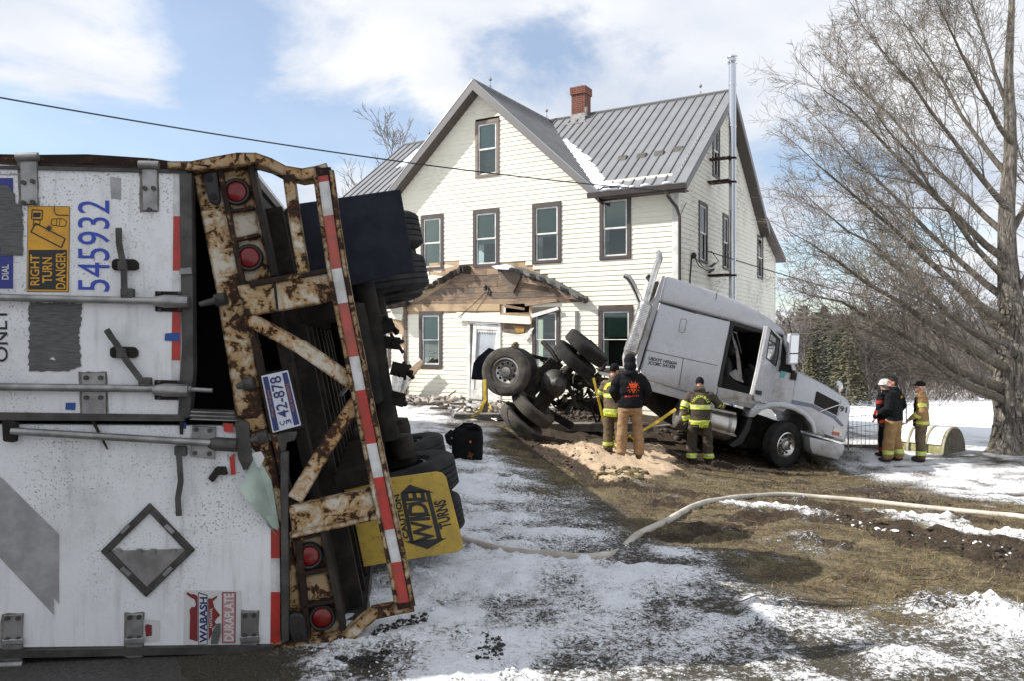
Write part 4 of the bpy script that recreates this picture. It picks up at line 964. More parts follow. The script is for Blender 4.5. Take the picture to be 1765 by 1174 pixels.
for ci, c in enumerate((-1.75, -3.0)):
    ax_o = obj('axle', MB().tube([und(0.25, AXO, c), und(FL - 0.2, AXO, c)], 0.065, 14), M['grease'], T, smooth=40)
    for t in (0.16, 0.48, FL - 0.55, FL - 0.23): wheel(T, und(t, AX(t), c), UP3, M['tyre'], M['alu_dark'], 1 if t < 1.2 else -1, deep=True)
    for t in (0.75, FL - 0.75):
        obj('brake_chamber', MB().lathe(und(t, AXO + 0.06, c + 0.16), UP3, [(.02, -.09), (.09, -.08), (.10, 0), (.09, .08), (.02, .1)], 14), M['iron'], ax_o, smooth=40)
        obj('brake_drum', MB().lathe(und(t - (0.1 if t < 1 else -0.1), AXO, c), UP3, [(.13, -.06), (.15, -.05), (.15, .05), (.13, .06)], 20), M['grease'], ax_o, smooth=40)
    for t in (FL / 2 - 0.5, FL / 2 + 0.5): ubox(t - 0.07, t + 0.07, 0.1, AXO + 0.02, c - 0.25, c + 0.12, M['grease'], 'suspension_hanger')
for k, (x, y) in enumerate(((674, 560), (684, 592), (692, 690), (697, 640), (672, 735))):
    cpt = at(x, y, 5.15); mb = MB()
    for j in range(4): e = V(rnd.uniform(-.07, .05), rnd.uniform(-.05, .05), rnd.uniform(-.07, .07)); mb.tube([cpt - e, cpt + e], rnd.uniform(.008, .02), 6)
    mb.box(Frame(cpt, DR, (0, 0, 1), DN).rot(rnd.uniform(-.3, .3)), -0.09, 0.02, -0.045, 0.045, -0.04, 0.04); obj('brake_linkage', mb, M['grease'], T)
obj('axle_label', MB().prism(DF, DF.poly([(646, 645), (659, 643), (661, 663), (648, 665)], -1.05), -1.055, -1.05), M['plate_white'], T)
obj('axle_tube', MB().tube([at(622, 470, 5.1), at(640, 560, 5.1), at(668, 760, 5.1)], 0.075, 14), M['grease'], T, smooth=40)
# mud flaps
f = tp([(488, 366), (500, 352), (690, 325), (715, 466), (606, 491), (500, 500)], -0.72, -0.70, M['flap'], 'mud_flap', bevel=0.004)
tp([(478, 372), (500, 352), (508, 395), (490, 402)], -0.735, -0.725, M['sheathing'], 'flap_bracket')
yf_pts = [(590, 836), (752, 814), (762, 816), (769, 824), (798, 936), (797, 946), (790, 952), (627, 978), (612, 905)]
FC = -0.55
yf = tp(yf_pts, FC - 0.015, FC, M['yellow_flap'], 'mud_flap', bevel=0.003); yf['label'] = 'yellow wide turns warning flap'
def yf2(x, y): return DF.hit(x, y, FC)
mb = MB()
mb.sheet(DF, [yf2(*q) for q in ((691, 849), (707, 837), (748, 851), (733, 848), (764, 943.5), (768, 929), (757, 935), (738, 947), (697, 934), (714, 937), (691, 851))][:0] or [yf2(706, 836), yf2(748, 850), yf2(690, 851)], FC + 0.003)
mb.sheet(DF, [yf2(*q) for q in ((697, 934), (770, 928), (737, 947.5))], FC + 0.003)
mb.sheet(DF, [yf2(*q) for q in ((690, 851), (697, 850), (714, 938), (707, 937))], FC + 0.003)
mb.sheet(DF, [yf2(*q) for q in ((733, 847), (740, 846), (762, 930), (754, 932))], FC + 0.003)
mb.sheet(DF, [yf2(*q) for q in ((697, 850), (733, 846), (735, 852), (698, 857))][:0] or [yf2(697, 849), yf2(733, 845), yf2(734, 849), yf2(698, 852)], FC + 0.003)
mb.sheet(DF, [yf2(*q) for q in ((698, 869), (737, 862), (738, 865), (699, 872))], FC + 0.0035)
mb.sheet(DF, [yf2(*q) for q in ((702, 893), (741, 887), (742, 890), (702.5, 896))], FC + 0.0035)
def rotw(mbx, s, x0, y0, x1, y1, x2, y2, c, bold=0.0, fr=DF, m=0):
    """lettering: (x0,y0) start of baseline, (x1,y1) its end, (x2,y2) the top of the first letter, in photo pixels"""
    p0, p1, p2 = fr.hit(x0, y0, c), fr.hit(x1, y1, c), fr.hit(x2, y2, c)
    text_rect(mbx, fr, s, p0, (p1[0] - p0[0], p1[1] - p0[1]), (p2[0] - p0[0], p2[1] - p0[1]), c, bold, m)
rotw(mb, 'TURNS', 779, 909, 768, 861, 758, 914, FC + 0.003, 0.035)
rotw(mb, 'CAUTION', 706, 928, 688, 852, 696, 931, FC + 0.003, 0.035)
rotw(mb, 'WIDE', 751, 936, 731, 848, 716, 938, FC + 0.003, 0.03)
obj('warning_print', mb, M['black_print'], yf, recalc=False)
# --- doors
DT = 0.0
ud = tp([(-630, 258), (322, 296), (326, 700), (318, 722), (-630, 705)], -0.06, 0.0, M['door_white'], 'door', bevel=0.004)
ld = tp([(-630, 728), (405, 735), (428, 812), (468, 905), (484, 1112), (-630, 1126)], -0.075, -0.012, M['door_white'], 'door', bevel=0.004); ld['label'] = 'lower door with diamond placard and torn corner'
LC = -0.012
def dp(pts, c0, c1, m, name, parent=ud, bevel=0.0, smooth=None): return tp(pts, c0, c1, m, name, parent, None, bevel, smooth)
dp([(309, 296), (330, 297), (333, 640), (326, 722), (306, 722), (313, 600)], -0.07, 0.018, M['alu_dark'], 'edge_seal', bevel=0.004)
dp([(310, 462), (329, 460), (331, 471), (309, 472)], 0.018, 0.03, M['alu'], 'edge_seal')
dp([(-630, 268), (322, 292), (322, 298), (-630, 275)], 0.0, 0.012, M['alu_dark'], 'edge_seal')
dp([(-630, 709), (0, 712), (318, 716), (318, 727), (-630, 722)], -0.02, 0.02, M['alu_dark'], 'edge_seal')
dp([(483, 782), (496, 780), (498, 1106), (485, 1112)], -0.03, 0.03, M['alu_dark'], 'edge_seal', ld, bevel=0.004)
dp([(-630, 1118), (0, 1123), (492, 1114), (492, 1126), (0, 1136), (-630, 1134)], -0.06, 0.02, M['alu_dark'], 'edge_seal', ld)
obj('door_seam', MB().tube([dpx(-600, 298, .002), dpx(44, 300, .002)], 0.003, 4), M['grey_film'], ud)
# hinges
def bolt(mb, x, y, c, r=0.012, h=0.012): p = dpx(x, y, c); mb.tube([p, p + DN * h], r, 8)
def bolt1(x, y, c, parent, r=0.012, h=0.012, name='bolt', m=None): mb = MB(); bolt(mb, x, y, c, r, h); return obj(name, mb, m or M['alu_dark'], parent)
def hinge(pts, bolts, parent, base, hook=None, m=M['alu']):
    mx_, my_ = sum(p[0] for p in pts) / len(pts), sum(p[1] for p in pts) / len(pts); ring = []
    for i in range(len(pts)):
        p, q = pts[i], pts[(i + 1) % len(pts)]
        for t in range(5): x, y = p[0] + (q[0] - p[0]) * t / 5, p[1] + (q[1] - p[1]) * t / 5; g = rnd.uniform(2.0, 5.5); ring.append((x + g * (1 if x > mx_ else -1), y + g * .8 * (1 if y > my_ else -1)))
    obj('grime_stain', MB().sheet(DF, DF.poly(ring, base), base + .0015), M['stain'], parent, recalc=False)
    h = dp(pts, base, base + 0.016, m, 'hinge', parent, bevel=0.003)
    for x, y in bolts: bolt1(x, y, base + 0.016, parent)
    if hook: obj('hinge_pin', MB().tube([dpx(*hook[0], base + .02), dpx(*hook[1], base + .02)], 0.022, 10), m, parent, smooth=40)
hinge([(34, 268), (62, 268), (64, 350), (36, 352)], [(41, 314), (57, 312), (41, 349), (57, 348)], ud, 0.0, ((28, 270), (66, 269)))
hinge([(244, 280), (270, 281), (271, 362), (246, 362)], [(250, 324), (265, 324), (258, 361)], ud, 0.0, ((239, 283), (274, 284)))
hinge([(140, 645), (181, 644), (182, 722), (141, 722)], [(149, 652), (174, 652), (149, 686), (174, 686)], ud, 0.0)
hinge([(6, 1062), (38, 1060), (36, 1150), (4, 1150)], [(13, 1066), (32, 1066), (13, 1102), (32, 1102)], ld, LC, ((0, 1148), (40, 1146)))
hinge([(218, 1060), (246, 1059), (245, 1146), (217, 1146)], [(224, 1065), (240, 1064), (224, 1100), (240, 1100)], ld, LC, ((213, 1144), (248, 1143)))
hinge([(417, 1056), (444, 1055), (442, 1140), (414, 1140)], [(422, 1062), (438, 1061), (422, 1096), (438, 1096)], ld, LC, ((411, 1138), (446, 1136)))
for x0, x1, y0 in ((218, 246, 1103), (6, 38, 1105), (416, 444, 1100)): obj('hinge_knuckle', MB().box(DF, *[DF.hit(x, y0, .01)[0] for x in (x0 - 2, x1 + 2)], DF.hit(x0, y0 + 8, .01)[1], DF.hit(x0, y0 - 2, .01)[1], LC + .016, LC + .03), M['alu'], ld, bevel=0.004)
# lock rods with guides and handles
def rodbar(p, q, c, r, parent, m=M['alu'], name='lock_rod'): return obj(name, MB().tube([dpx(*p, c), dpx(*q, c)], r, 12), m, parent, smooth=40)
rodbar((-600, 498), (300, 519), 0.035, 0.019, ud); rodbar((-600, 660), (330, 672), 0.035, 0.020, ud)
rodbar((20, 744), (405, 767), 0.028, 0.019, ld); rodbar((329, 672), (366, 674), 0.035, 0.012, ud)
def keeper(x0, y0, x1, y1, parent, c=0.0):
    k = dp([(x0, y0), (x1, y0 + 1), (x1, y1 + 1), (x0, y1)], c, c + 0.014, M['iron'], 'lock_keeper', parent, bevel=0.003)
    ym = (y0 + y1) / 2; obj('lock_cam', MB().tube([dpx(x0 - 2, ym, c + .04), dpx(x0 + (x1 - x0) * .3, ym, c + .04), dpx(x1 + 3, ym + 1, c + .04)], [0.024, 0.034, 0.034], 12), M['alu'], parent, smooth=30)
    for x in (x0 + 9, x1 - 12):
        for y in (y0 + 3, y1 - 3): bolt1(x, y, c + .014, parent, 0.008)
keeper(267, 501, 322, 536, ud); keeper(266, 656, 322, 690, ud)
dp([(331, 735), (372, 737), (370, 792), (328, 788)], LC, LC + 0.014, M['alu'], 'lock_plate', ld, bevel=0.003)
[bolt1(x, y, LC + .014, ld) for x, y in ((338, 741), (362, 743), (336, 782), (361, 783))]
obj('lock_cam', MB().tube([dpx(360, 765, .02), dpx(372, 766, .02), dpx(408, 768, .02)], [0.024, 0.036, 0.036], 12), M['alu_dark'], ld, smooth=30)
dp([(2, 726), (26, 728), (24, 764), (4, 762)], LC, LC + .05, M['iron'], 'rod_guide', ld, bevel=0.006)
dp([(300, 770), (320, 771), (320, 788), (300, 786)], LC, LC + .045, M['alu_dark'], 'rod_guide', ld, bevel=0.004)
def strap_bar(pts, c0, th, wid, parent, m=M['alu_dark']):
    mb = MB(); P = [DF.hit(x, y, c0) for x, y in pts]
    L, Rr = [], []
    for i, p in enumerate(P):
        d = Vector(P[min(i + 1, len(P) - 1)]) - Vector(P[max(i - 1, 0)]); n = Vector((-d.y, d.x)).normalized() * wid / 2
        L.append((p[0] + n.x, p[1] + n.y)); Rr.append((p[0] - n.x, p[1] - n.y))
    mb.prism(DF, L + Rr[::-1], c0, c0 + th); return obj('door_handle', mb, m, parent, bevel=0.004)
strap_bar([(205, 392), (206, 420), (210, 440), (214, 460), (215, 510)], 0.045, 0.01, 0.032, ud)
strap_bar([(184, 567), (205, 600), (218, 622), (247, 660)], 0.045, 0.01, 0.032, ud)
strap_bar([(308, 772), (310, 800), (312, 830), (307, 860), (309, 890)], 0.03, 0.01, 0.03, ld)
for (x, y, x2, y2) in ((192, 449, 238, 465), (189, 602, 237, 618)):
    dp([(x, y), (x + 6, y - 4), (x2 - 6, y - 3), (x2, y + 3), (x2, y2 - 3), (x2 - 6, y2), (x + 4, y2), (x, y2 - 4)], 0.0, 0.022, M['iron'], 'handle_latch', bevel=0.004)
    dp([((x + x2) / 2 - 13, y), ((x + x2) / 2 + 2, y), ((x + x2) / 2 + 2, y2), ((x + x2) / 2 - 13, y2)], 0.022, 0.06, M['alu_dark'], 'handle_latch', bevel=0.004)
dp([(207, 496), (228, 496), (228, 514), (207, 514)], 0.0, 0.05, M['alu_dark'], 'rod_guide', bevel=0.004)
dp([(238, 652), (258, 652), (258, 670), (238, 670)], 0.0, 0.05, M['alu_dark'], 'rod_guide', bevel=0.004)
dp([(358, 826), (372, 806), (388, 806), (392, 820), (376, 820), (366, 833)], LC, LC + .03, M['iron'], 'door_holdback', ld, bevel=0.004)
dp([(156, 726), (161, 726), (182, 770), (184, 776)], LC + .002, LC + .02, M['iron'], 'door_holdback', ld)
dp([(308, 720), (316, 720), (314, 750), (310, 750)], LC, LC + .02, M['iron'], 'chain_end', ld)
# diamond placard
cxp, cyp, hp = 256, 948, 81
def dia(h, dy=0): return [(cxp + 3, cyp - h), (cxp + h, cyp), (cxp - 3, cyp + h), (cxp - h, cyp + 2)]
pl = obj('placard_holder', MB(), None, ld) if False else None
P_o = DF.poly(dia(hp), LC); P_i = DF.poly(dia(hp - 17), LC)
mb = MB()
for i in range(4):
    j = (i + 1) % 4; mb.prism(DF, [P_o[i], P_o[j], P_i[j], P_i[i]], LC, LC + 0.018)
pl = obj('placard_holder', mb, M['alu_dark'], ld, bevel=0.003)
dp([(cxp - 64, cyp + 3), (cxp + 64, cyp), (cxp - 2, cyp + 66)], LC, LC + 0.010, M['alu'], 'placard_plate', ld)
for x, y in ((cxp + 2, cyp - 72), (cxp + 72, cyp), (cxp - 2, cyp + 72), (cxp - 72, cyp + 2)): bolt1(x, y, LC + .018, ld, 0.012, 0.006)
for x, y, a in ((218, 911, .8), (294, 911, -.8), (219, 984, -.8), (291, 984, .8)): obj('placard_clip', MB().box(Frame(dpx(x, y, LC), DR, (0, 0, 1), DN).rot(a), -.028, .028, -.010, .010, .012, .024), M['alu'], ld)
for x in (206, 242, 265, 300): obj('placard_clip', MB().box(Frame(dpx(x, 949, LC), DR, (0, 0, 1), DN), -.012, .012, -.010, .010, .008, .022), M['alu'], ld)

# torn corner of the lower door, peeled skin
mb = MB(); n = 10; vs = []
for i in range(n + 1):
    t = i / n
    e0 = dpx(411 + 22 * t, 848 + 18 * t - 70 * t * (1 - t) * .2, LC + .10 - .05 * t); base = dpx(440 + 40 * t, 785 + 130 * t, LC + .004)
    midp = dpx(428 + 34 * t, 812 + 96 * t, LC + .07 * (1 - t) + .02)
    tip = dpx(412 + 70 * t, 846 + 82 * t, LC + .13 * (1 - t) + .004); vs += [base, midp, tip]
mb.add(vs, [(i * 3 + j, (i + 1) * 3 + j, (i + 1) * 3 + j + 1, i * 3 + j + 1) for i in range(n) for j in range(2)]); obj('peeled_skin', mb, M['peel'], ld, smooth=60)
mb = MB().prism(DF, DF.poly([(408, 735), (446, 790), (468, 830), (482, 912), (466, 902), (428, 812)], LC), LC - .02, LC + 0.004); obj('peeled_skin', mb, M['peel'], ld)
dp([(432, 782), (450, 779), (456, 790), (448, 808), (436, 800), (430, 812)], LC + .01, LC + .016, M['sticker'], 'torn_foam', ld)
dp([(396, 790), (404, 782), (406, 818), (398, 820)], LC + .01, LC + .015, M['tape_red'], 'reflective_tape', ld)
dp([(384, 730), (402, 731), (402, 747), (386, 745)], LC + .01, LC + .015, M['tape_red'], 'reflective_tape', ld)
for k in range(6):
    y = 706 + k * 3.2; dp([(326 + k, y), (404 + k * 1.5, y + 3), (402, y + 5), (326, y + 2.4)], -0.04 + k * .004, 0.0 + k * .006, M['alu'] if k % 2 else M['alu_dark'], 'crushed_seal', ld)
dp([(404, 720), (428, 730), (436, 800), (420, 812), (410, 790)], -0.02, 0.01, M['alu_dark'], 'crushed_seal', ld)
# decals
def jag(pts, amp=2.5, step=5):
    out = []
    for i in range(len(pts)):
        p, q = pts[i], pts[(i + 1) % len(pts)]; n = max(1, int(math.hypot(q[0] - p[0], q[1] - p[1]) / step))
        for k in range(n): t = k / n; out.append((p[0] + (q[0] - p[0]) * t + rnd.uniform(-amp, amp) * (k > 0), p[1] + (q[1] - p[1]) * t + rnd.uniform(-amp, amp) * .5 * (k > 0)))
    return out
def dec(pts, m, parent=ud, base=0.0, name='decal', z=0.003): return obj(name, MB().sheet(DF, DF.poly(pts, base), base + z), m, parent, recalc=False)
dec([(299, 372), (314, 372), (313, 466), (298, 466)], M['tape_red'], name='reflective_tape'); dec([(298, 466), (313, 466), (312, 536), (297, 536)], M['tape_white'], name='reflective_tape'); dec([(299, 300), (314, 300), (314, 372), (299, 372)], M['tape_white'], name='reflective_tape')
dec([(297, 536), (312, 536), (311, 622), (296, 622)], M['tape_red'], name='reflective_tape'); dec([(296, 622), (311, 622), (310, 655), (295, 655)], M['tape_white'], name='reflective_tape')
dec([(467, 908), (482, 912), (482.5, 963), (467, 963)], M['tape_red'], ld, LC, 'reflective_tape'); dec([(467, 963), (482.5, 963), (483, 1021), (467, 1021)], M['tape_white'], ld, LC, 'reflective_tape'); dec([(467, 1021), (483, 1021), (483, 1109), (466, 1109)], M['tape_red'], ld, LC, 'reflective_tape')
dec([(285, 574), (310, 572), (309, 589), (284, 588)], M['tape_blue'], z=.005, name='tape_scrap'); dec([(114, 695), (131, 695), (130, 708), (113, 707)], M['tape_blue'], z=.004, name='tape_scrap'); dec([(315, 729), (321, 729), (321, 740), (315, 740)], M['tape_blue'], ld, LC, 'tape_scrap')
dec([(-520, 306), (23, 306), (23, 497), (-520, 490)], M['blue_sign'], z=.002)
mb = MB(); rotw(mb, 'DIAL', 15, 481, 15, 455, 3, 481, 0.0045, 0.02)
obj('lettering', mb, M['sticker'], ud, recalc=False)
dec(jag([(-40, 319), (14, 319), (27, 336), (28, 350), (40, 355), (41, 440), (2, 440), (2, 425), (-40, 425)], 1.6), M['scrape'], z=.006)
dec(jag([(51, 520), (143, 522), (141, 540), (136, 585), (139, 610), (141, 632), (120, 641), (50, 641)], 2.2, 4), M['scrape'], z=.003)
dec([(86, 620), (92, 616), (97, 622)], M['sticker'], z=.005)
mb = MB(); rotw(mb, 'ONLY', 14, 625, 12, 530, -9, 625, 0.003, 0.01); obj('lettering', mb, M['black_print'], ud, recalc=False)
mb = MB(); rotw(mb, '545932', 189, 502, 189, 345, 134, 501, 0.003, 0.0); obj('lettering', mb, M['blue'], ud, recalc=False)
# right turn danger sticker
dec([(48, 354), (121, 355), (119, 503), (46, 502)], M['black_print'], z=.002); dec([(49, 355), (120, 356), (118, 502), (47, 501)], M['yellow_sign'], z=.003)
dec([(50, 430), (116, 430), (115, 499), (49, 498)], M['black_print'], z=.004)
mb = MB()
for s, x0, x1, y0, y1 in (('RIGHT', 68, 52, 491, 438), ('TURN', 90, 73, 487, 443), ('DANGER', 113, 96, 497, 434)): rotw(mb, s, x0, y0, x0, y1, x1, y0, 0.0055, 0.015)
obj('lettering', mb, M['yellow_sign'], ud, recalc=False)
mb = MB()
def outline(pts, wpx=1.6, c=0.0045, closed=True):
    for i in range(len(pts) if closed else len(pts) - 1):
        p, q = pts[i], pts[(i + 1) % len(pts)]; dx, dy = q[0] - p[0], q[1] - p[1]; L = math.hypot(dx, dy); nx, ny = -dy / L * wpx / 2, dx / L * wpx / 2
        mb.sheet(DF, [DF.hit(a, b) for a, b in ((p[0] + nx, p[1] + ny), (q[0] + nx, q[1] + ny), (q[0] - nx, q[1] - ny), (p[0] - nx, p[1] - ny))], c)
outline([(62, 384), (113, 411), (106, 426), (54, 399)], 2.2); outline([(56, 361), (74, 362), (73, 378), (55, 377)], 1.8); outline([(59, 378), (70, 379), (69, 386), (58, 388)], 1.6)
outline([(90, 377), (108, 376), (115, 381), (114, 389), (106, 390), (89, 387)], 1.3); outline([(98, 377), (98, 389)], 1.2, closed=False); outline([(104, 377), (103, 389)], 1.2, closed=False)
outline([(94, 355), (94, 364), (98, 370), (119, 371)], 1.8, closed=False)
star = []
for k in range(18): r = 8 if k % 2 else 3; star.append((85 + r * math.cos(k * math.pi / 9), 393 + r * 0.9 * math.sin(k * math.pi / 9)))
mb.sheet(DF, DF.poly(star), .005); mb.sheet(DF, DF.poly([(58, 366), (71, 366), (70, 374), (57, 374)]), .0045)
obj('pictogram', mb, M['black_print'], ud, recalc=False)
dec([(190, 304), (209, 306), (209, 344), (192, 341)], M['grey_film'], z=.002)
dec([(-30, 796), (5, 826), (102, 922), (102, 1042), (93, 1030), (93, 1060), (-30, 930)], M['grey_film'], ld, LC)
# maker's sticker
dec([(318, 1018), (416, 1019), (415, 1113), (317, 1112)], M['sticker'], ld, LC, z=.003)
usa = [(327, 1105), (329, 1060), (328, 1045), (331, 1041), (336, 1042), (340, 1038), (337, 1033), (331, 1030), (322, 1024), (326, 1022), (334, 1028), (341, 1026), (342, 1108)]
dec([(321, 1024), (324, 1021), (331, 1025), (334, 1024), (341, 1028), (341, 1106), (327, 1102), (328, 1062), (327, 1052), (331, 1046), (336, 1047), (338, 1042), (336, 1034), (329, 1030)], M['maroon'], ld, LC, z=.005)
dec([(359, 1032), (366, 1032), (374, 1027), (375, 1030), (367, 1037), (370, 1048), (380, 1061), (374, 1066), (370, 1072), (373, 1076), (366, 1084), (365, 1094), (360, 1104)], M['maroon'], ld, LC, z=.005)
dec([(342, 1021), (358, 1026), (358, 1111), (342, 1111)], M['plate_navy'], ld, LC, z=.005); dec([(343.2, 1023), (357, 1027.5), (357, 1110), (343.2, 1110)], M['sticker'], ld, LC, z=.0065)
mb = MB(); rotw(mb, 'WABASH', 357, 1109, 357, 1030, 344, 1109, LC + .008, 0.03); rotw(mb, 'NATIONAL', 366, 1083, 366, 1049, 361, 1083, LC + .0095, 0.01, m=1); obj('lettering', mb, [M['plate_navy'], M['sticker']], ld, recalc=False)
dec([(383, 1021), (407, 1021), (406, 1109), (383, 1109)], M['maroon'], ld, LC, z=.005); dec([(384.5, 1022.5), (405.5, 1022.5), (404.5, 1107.5), (384.5, 1107.5)], M['pinkish'], ld, LC, z=.0065)
mb = MB(); rotw(mb, 'DURAPLATE', 403, 1106, 403, 1024, 386.5, 1106, LC + .008, 0.03); obj('lettering', mb, M['sticker'], ld, recalc=False)
dec([(364, 1110), (366, 1090), (374, 1075), (381, 1074), (381, 1092), (376, 1110)], M['scrape'], ld, LC, z=.0105)
dec([(247, 1068), (276, 1070), (275, 1107), (246, 1106)], M['sticker'], ld, LC, z=.002); dec([(250, 1080), (254, 1076), (262, 1078), (262, 1096), (252, 1098)], M['maroon'], ld, LC, z=.004)
# --- rusted rear frame
def fp(pts, c0, c1, m, name, bevel=0.005, parent=T): return tp(pts, c0, c1, m, name, parent, None, bevel)
fp([(333, 300), (378, 292), (400, 400), (424, 520), (456, 720), (500, 905), (528, 1112), (492, 1114), (480, 900), (430, 800), (407, 720), (372, 500)], -0.16, -0.03, M['rust'], 'rear_post', 0.006)
fp([(374, 292), (382, 290), (470, 724), (520, 930), (536, 1108), (527, 1110), (507, 930), (460, 724)], -0.10, 0.0, M['rust_heavy'], 'rear_post_flange', 0.003)
lp = fp([(380, 292), (428, 285), (468, 476), (424, 486), (410, 480)], -0.12, -0.05, M['rust_trace'], 'lamp_panel'); lp['label'] = 'upper lamp panel with two red lamps'
lp2 = fp([(500, 926), (552, 916), (590, 1094), (527, 1108)], -0.12, -0.05, M['rust_trace'], 'lamp_panel'); lp2['label'] = 'lower lamp panel with two red lamps'
fp([(426, 283), (436, 281), (476, 474), (467, 477)], -0.12, 0.01, M['iron'], 'lamp_panel_flange'); fp([(550, 916), (558, 914), (596, 1092), (588, 1096)], -0.12, 0.01, M['iron'], 'lamp_panel_flange')
for pts in ([(384, 362), (437, 354), (438, 359), (385, 367)], [(392, 413), (446, 401), (447, 406), (393, 418)], [(382, 288), (429, 281), (430, 287), (382, 293)], [(512, 990), (566, 979), (567, 985), (513, 996)], [(517, 1046), (577, 1034), (578, 1040), (518, 1051)], [(504, 930), (552, 919), (553, 925), (505, 936)]):
    fp(pts, -0.08, 0.0, M['rust_heavy'], 'lamp_panel_rib', 0.002)
for par, pts in ((lp, [(398, 372), (440, 364), (446, 400), (404, 410)]), (lp2, [(514, 997), (562, 987), (572, 1028), (523, 1038)])): dp(pts, -0.05, -0.044, M['rust_light'], 'blank_plate', par)
for par, x, y in ((lp, 409, 331), (lp, 431, 444), (lp2, 534, 957), (lp2, 556, 1063)):
    c0 = dpx(x, y, -0.045)
    lamp = obj('tail_lamp', MB().lathe(c0, DN, [(0.070, -0.01), (0.073, 0.022), (0.066, 0.032), (0.056, 0.030), (0.055, -0.005)], 28), M['rubber'], par, smooth=40)
    obj('lamp_lens', MB().lathe(c0, DN, [(0.056, 0.01), (0.054, 0.026), (0.045, 0.034), (0.02, 0.039), (0.003, 0.040)], 28), M['lens_red'], lamp, smooth=50)
# bent upper rail along the top edge and out over the lamps
def bent(pts, hw, c0, c1, m, name, parent=T):
    mb = MB(); L, Rr = [], []
    P = [DF.hit(x, y, c1) for x, y in pts]
    for i, p in enumerate(P):
        d = Vector(P[min(i + 1, len(P) - 1)]) - Vector(P[max(i - 1, 0)]); n = Vector((-d.y, d.x)).normalized(); h = (hw[i] if isinstance(hw, (list, tuple)) else hw) / PXM
        L.append((p[0] + n.x * h, p[1] + n.y * h)); Rr.append((p[0] - n.x * h, p[1] - n.y * h))
    for i in range(len(P) - 1): mb.prism(DF, [L[i], L[i + 1], Rr[i + 1], Rr[i]], c0, c1)
    bm_ = mb; o = obj(name, bm_, m, parent); return o
bent([(288, 283), (330, 285), (370, 279), (410, 273), (440, 272), (465, 280), (490, 293), (520, 299), (545, 295), (566, 289)], [6, 8, 10, 11, 10, 9, 9, 10, 10, 10], -0.12, 0.035, M['rust_trace'], 'bumper_upper_bar')
bent([(-620, 256), (-100, 266), (0, 272), (70, 275), (150, 273), (200, 278), (260, 281), (330, 290)], [8, 8, 7, 9, 8, 10, 9, 8], -0.16, -0.02, M['rust_heavy'], 'top_rail')
bent([(-620, 262), (0, 283), (100, 286), (330, 295)], 5, -0.16, -0.012, M['iron'], 'top_rail')
mb = MB(); mb.add([dpx(*q, c) for q, c in (((286, 277), .02), ((360, 284), .05), ((366, 292), .02), ((352, 290), -.1), ((300, 288), -.12), ((330, 278), -.1))], [(0, 1, 2), (0, 2, 3), (0, 3, 4), (0, 5, 1)]); obj('torn_flashing', mb, M['rust_heavy'], T, recalc=False)
bent([(497, 300), (508, 380), (523, 470)], [10, 10, 10], -0.02, 0.05, M['rust'], 'bumper_strut')
# underride guard: outer bar with reflective tape
bar = [(300, 556), (371, 566), (463, 580), (522, 591), (616, 610), (674, 621), (766, 640), (824, 652), (914, 671), (970, 683), (1045, 697)]
def bx_at(y):
    for (y0, x0), (y1, x1) in zip(bar, bar[1:]):
        if y0 <= y <= y1: return x0 + (x1 - x0) * (y - y0) / (y1 - y0)
    return bar[0][1] if y < bar[0][0] else bar[-1][1]
gb = bent([(bx_at(y) + 1, y) for y in (288, 371, 463, 522, 616, 674, 766, 824, 914, 970, 1050)], 13, -0.03, 0.045, M['rust_heavy'], 'bumper_bar')
bent([(bx_at(y) - 13, y) for y in (300, 371, 463, 522, 616, 674, 766, 824, 914, 970, 1040)], 4, -0.03, 0.06, M['rust'], 'bumper_bar_flange'); bent([(bx_at(y) + 15, y) for y in (292, 371, 463, 522, 616, 674, 766, 824, 914, 970, 1046)], 4, -0.03, 0.06, M['rust'], 'bumper_bar_flange')
bands = [(303, 313, 'tape_red'), (313, 371, 'tape_white'), (371, 463, 'tape_faded'), (463, 522, 'tape_white'), (522, 616, 'tape_faded'), (616, 674, 'tape_white'), (674, 766, 'tape_red'), (766, 824, 'tape_white'), (824, 914, 'tape_red'), (914, 970, 'tape_white'), (970, 1040, 'tape_red')]
for y0, y1, m in bands:
    dec([(bx_at(y0) - 9, y0 + 1), (bx_at(y0) + 9, y0 - 2), (bx_at(y1) + 9, y1 - 2), (bx_at(y1) - 9, y1 + 1)], M[m], gb, 0.045, 'reflective_tape', 0.003)
fp([(408, 492), (566, 464), (577, 518), (425, 545)], -0.04, 0.03, M['rust'], 'bumper_bracket'); fp([(428, 484), (560, 462), (567, 470), (432, 494)], -0.04, 0.05, M['rust_heavy'], 'bumper_bracket')
fp([(470, 478), (474, 477), (480, 532), (476, 533)], 0.03, 0.036, M['iron'], 'weld_seam', 0)
fp([(497, 874), (638, 844), (651, 888), (504, 920)], -0.04, 0.03, M['rust'], 'bumper_bracket'); fp([(497, 920), (650, 886), (652, 897), (500, 930)], -0.04, 0.04, M['rust'], 'bumper_bracket')
bent([(428, 548), (520, 600), (612, 664)], [12, 13, 13], -0.03, 0.02, M['rust_trace'], 'bumper_brace')
bent([(614, 694), (560, 775), (508, 862)], [13, 13, 14], -0.03, 0.02, M['rust_trace'], 'bumper_brace')
bent([(470, 1124), (530, 1116), (575, 1108), (600, 1100), (622, 1078), (645, 1060), (680, 1053), (713, 1046)], [10, 10, 12, 12, 11, 10, 9, 10], -0.04, 0.03, M['rust'], 'bumper_lower_bar')
bent([(430, 1130), (500, 1128), (560, 1118), (600, 1104)], 7, -0.1, 0.02, M['iron'], 'bumper_lower_bar')
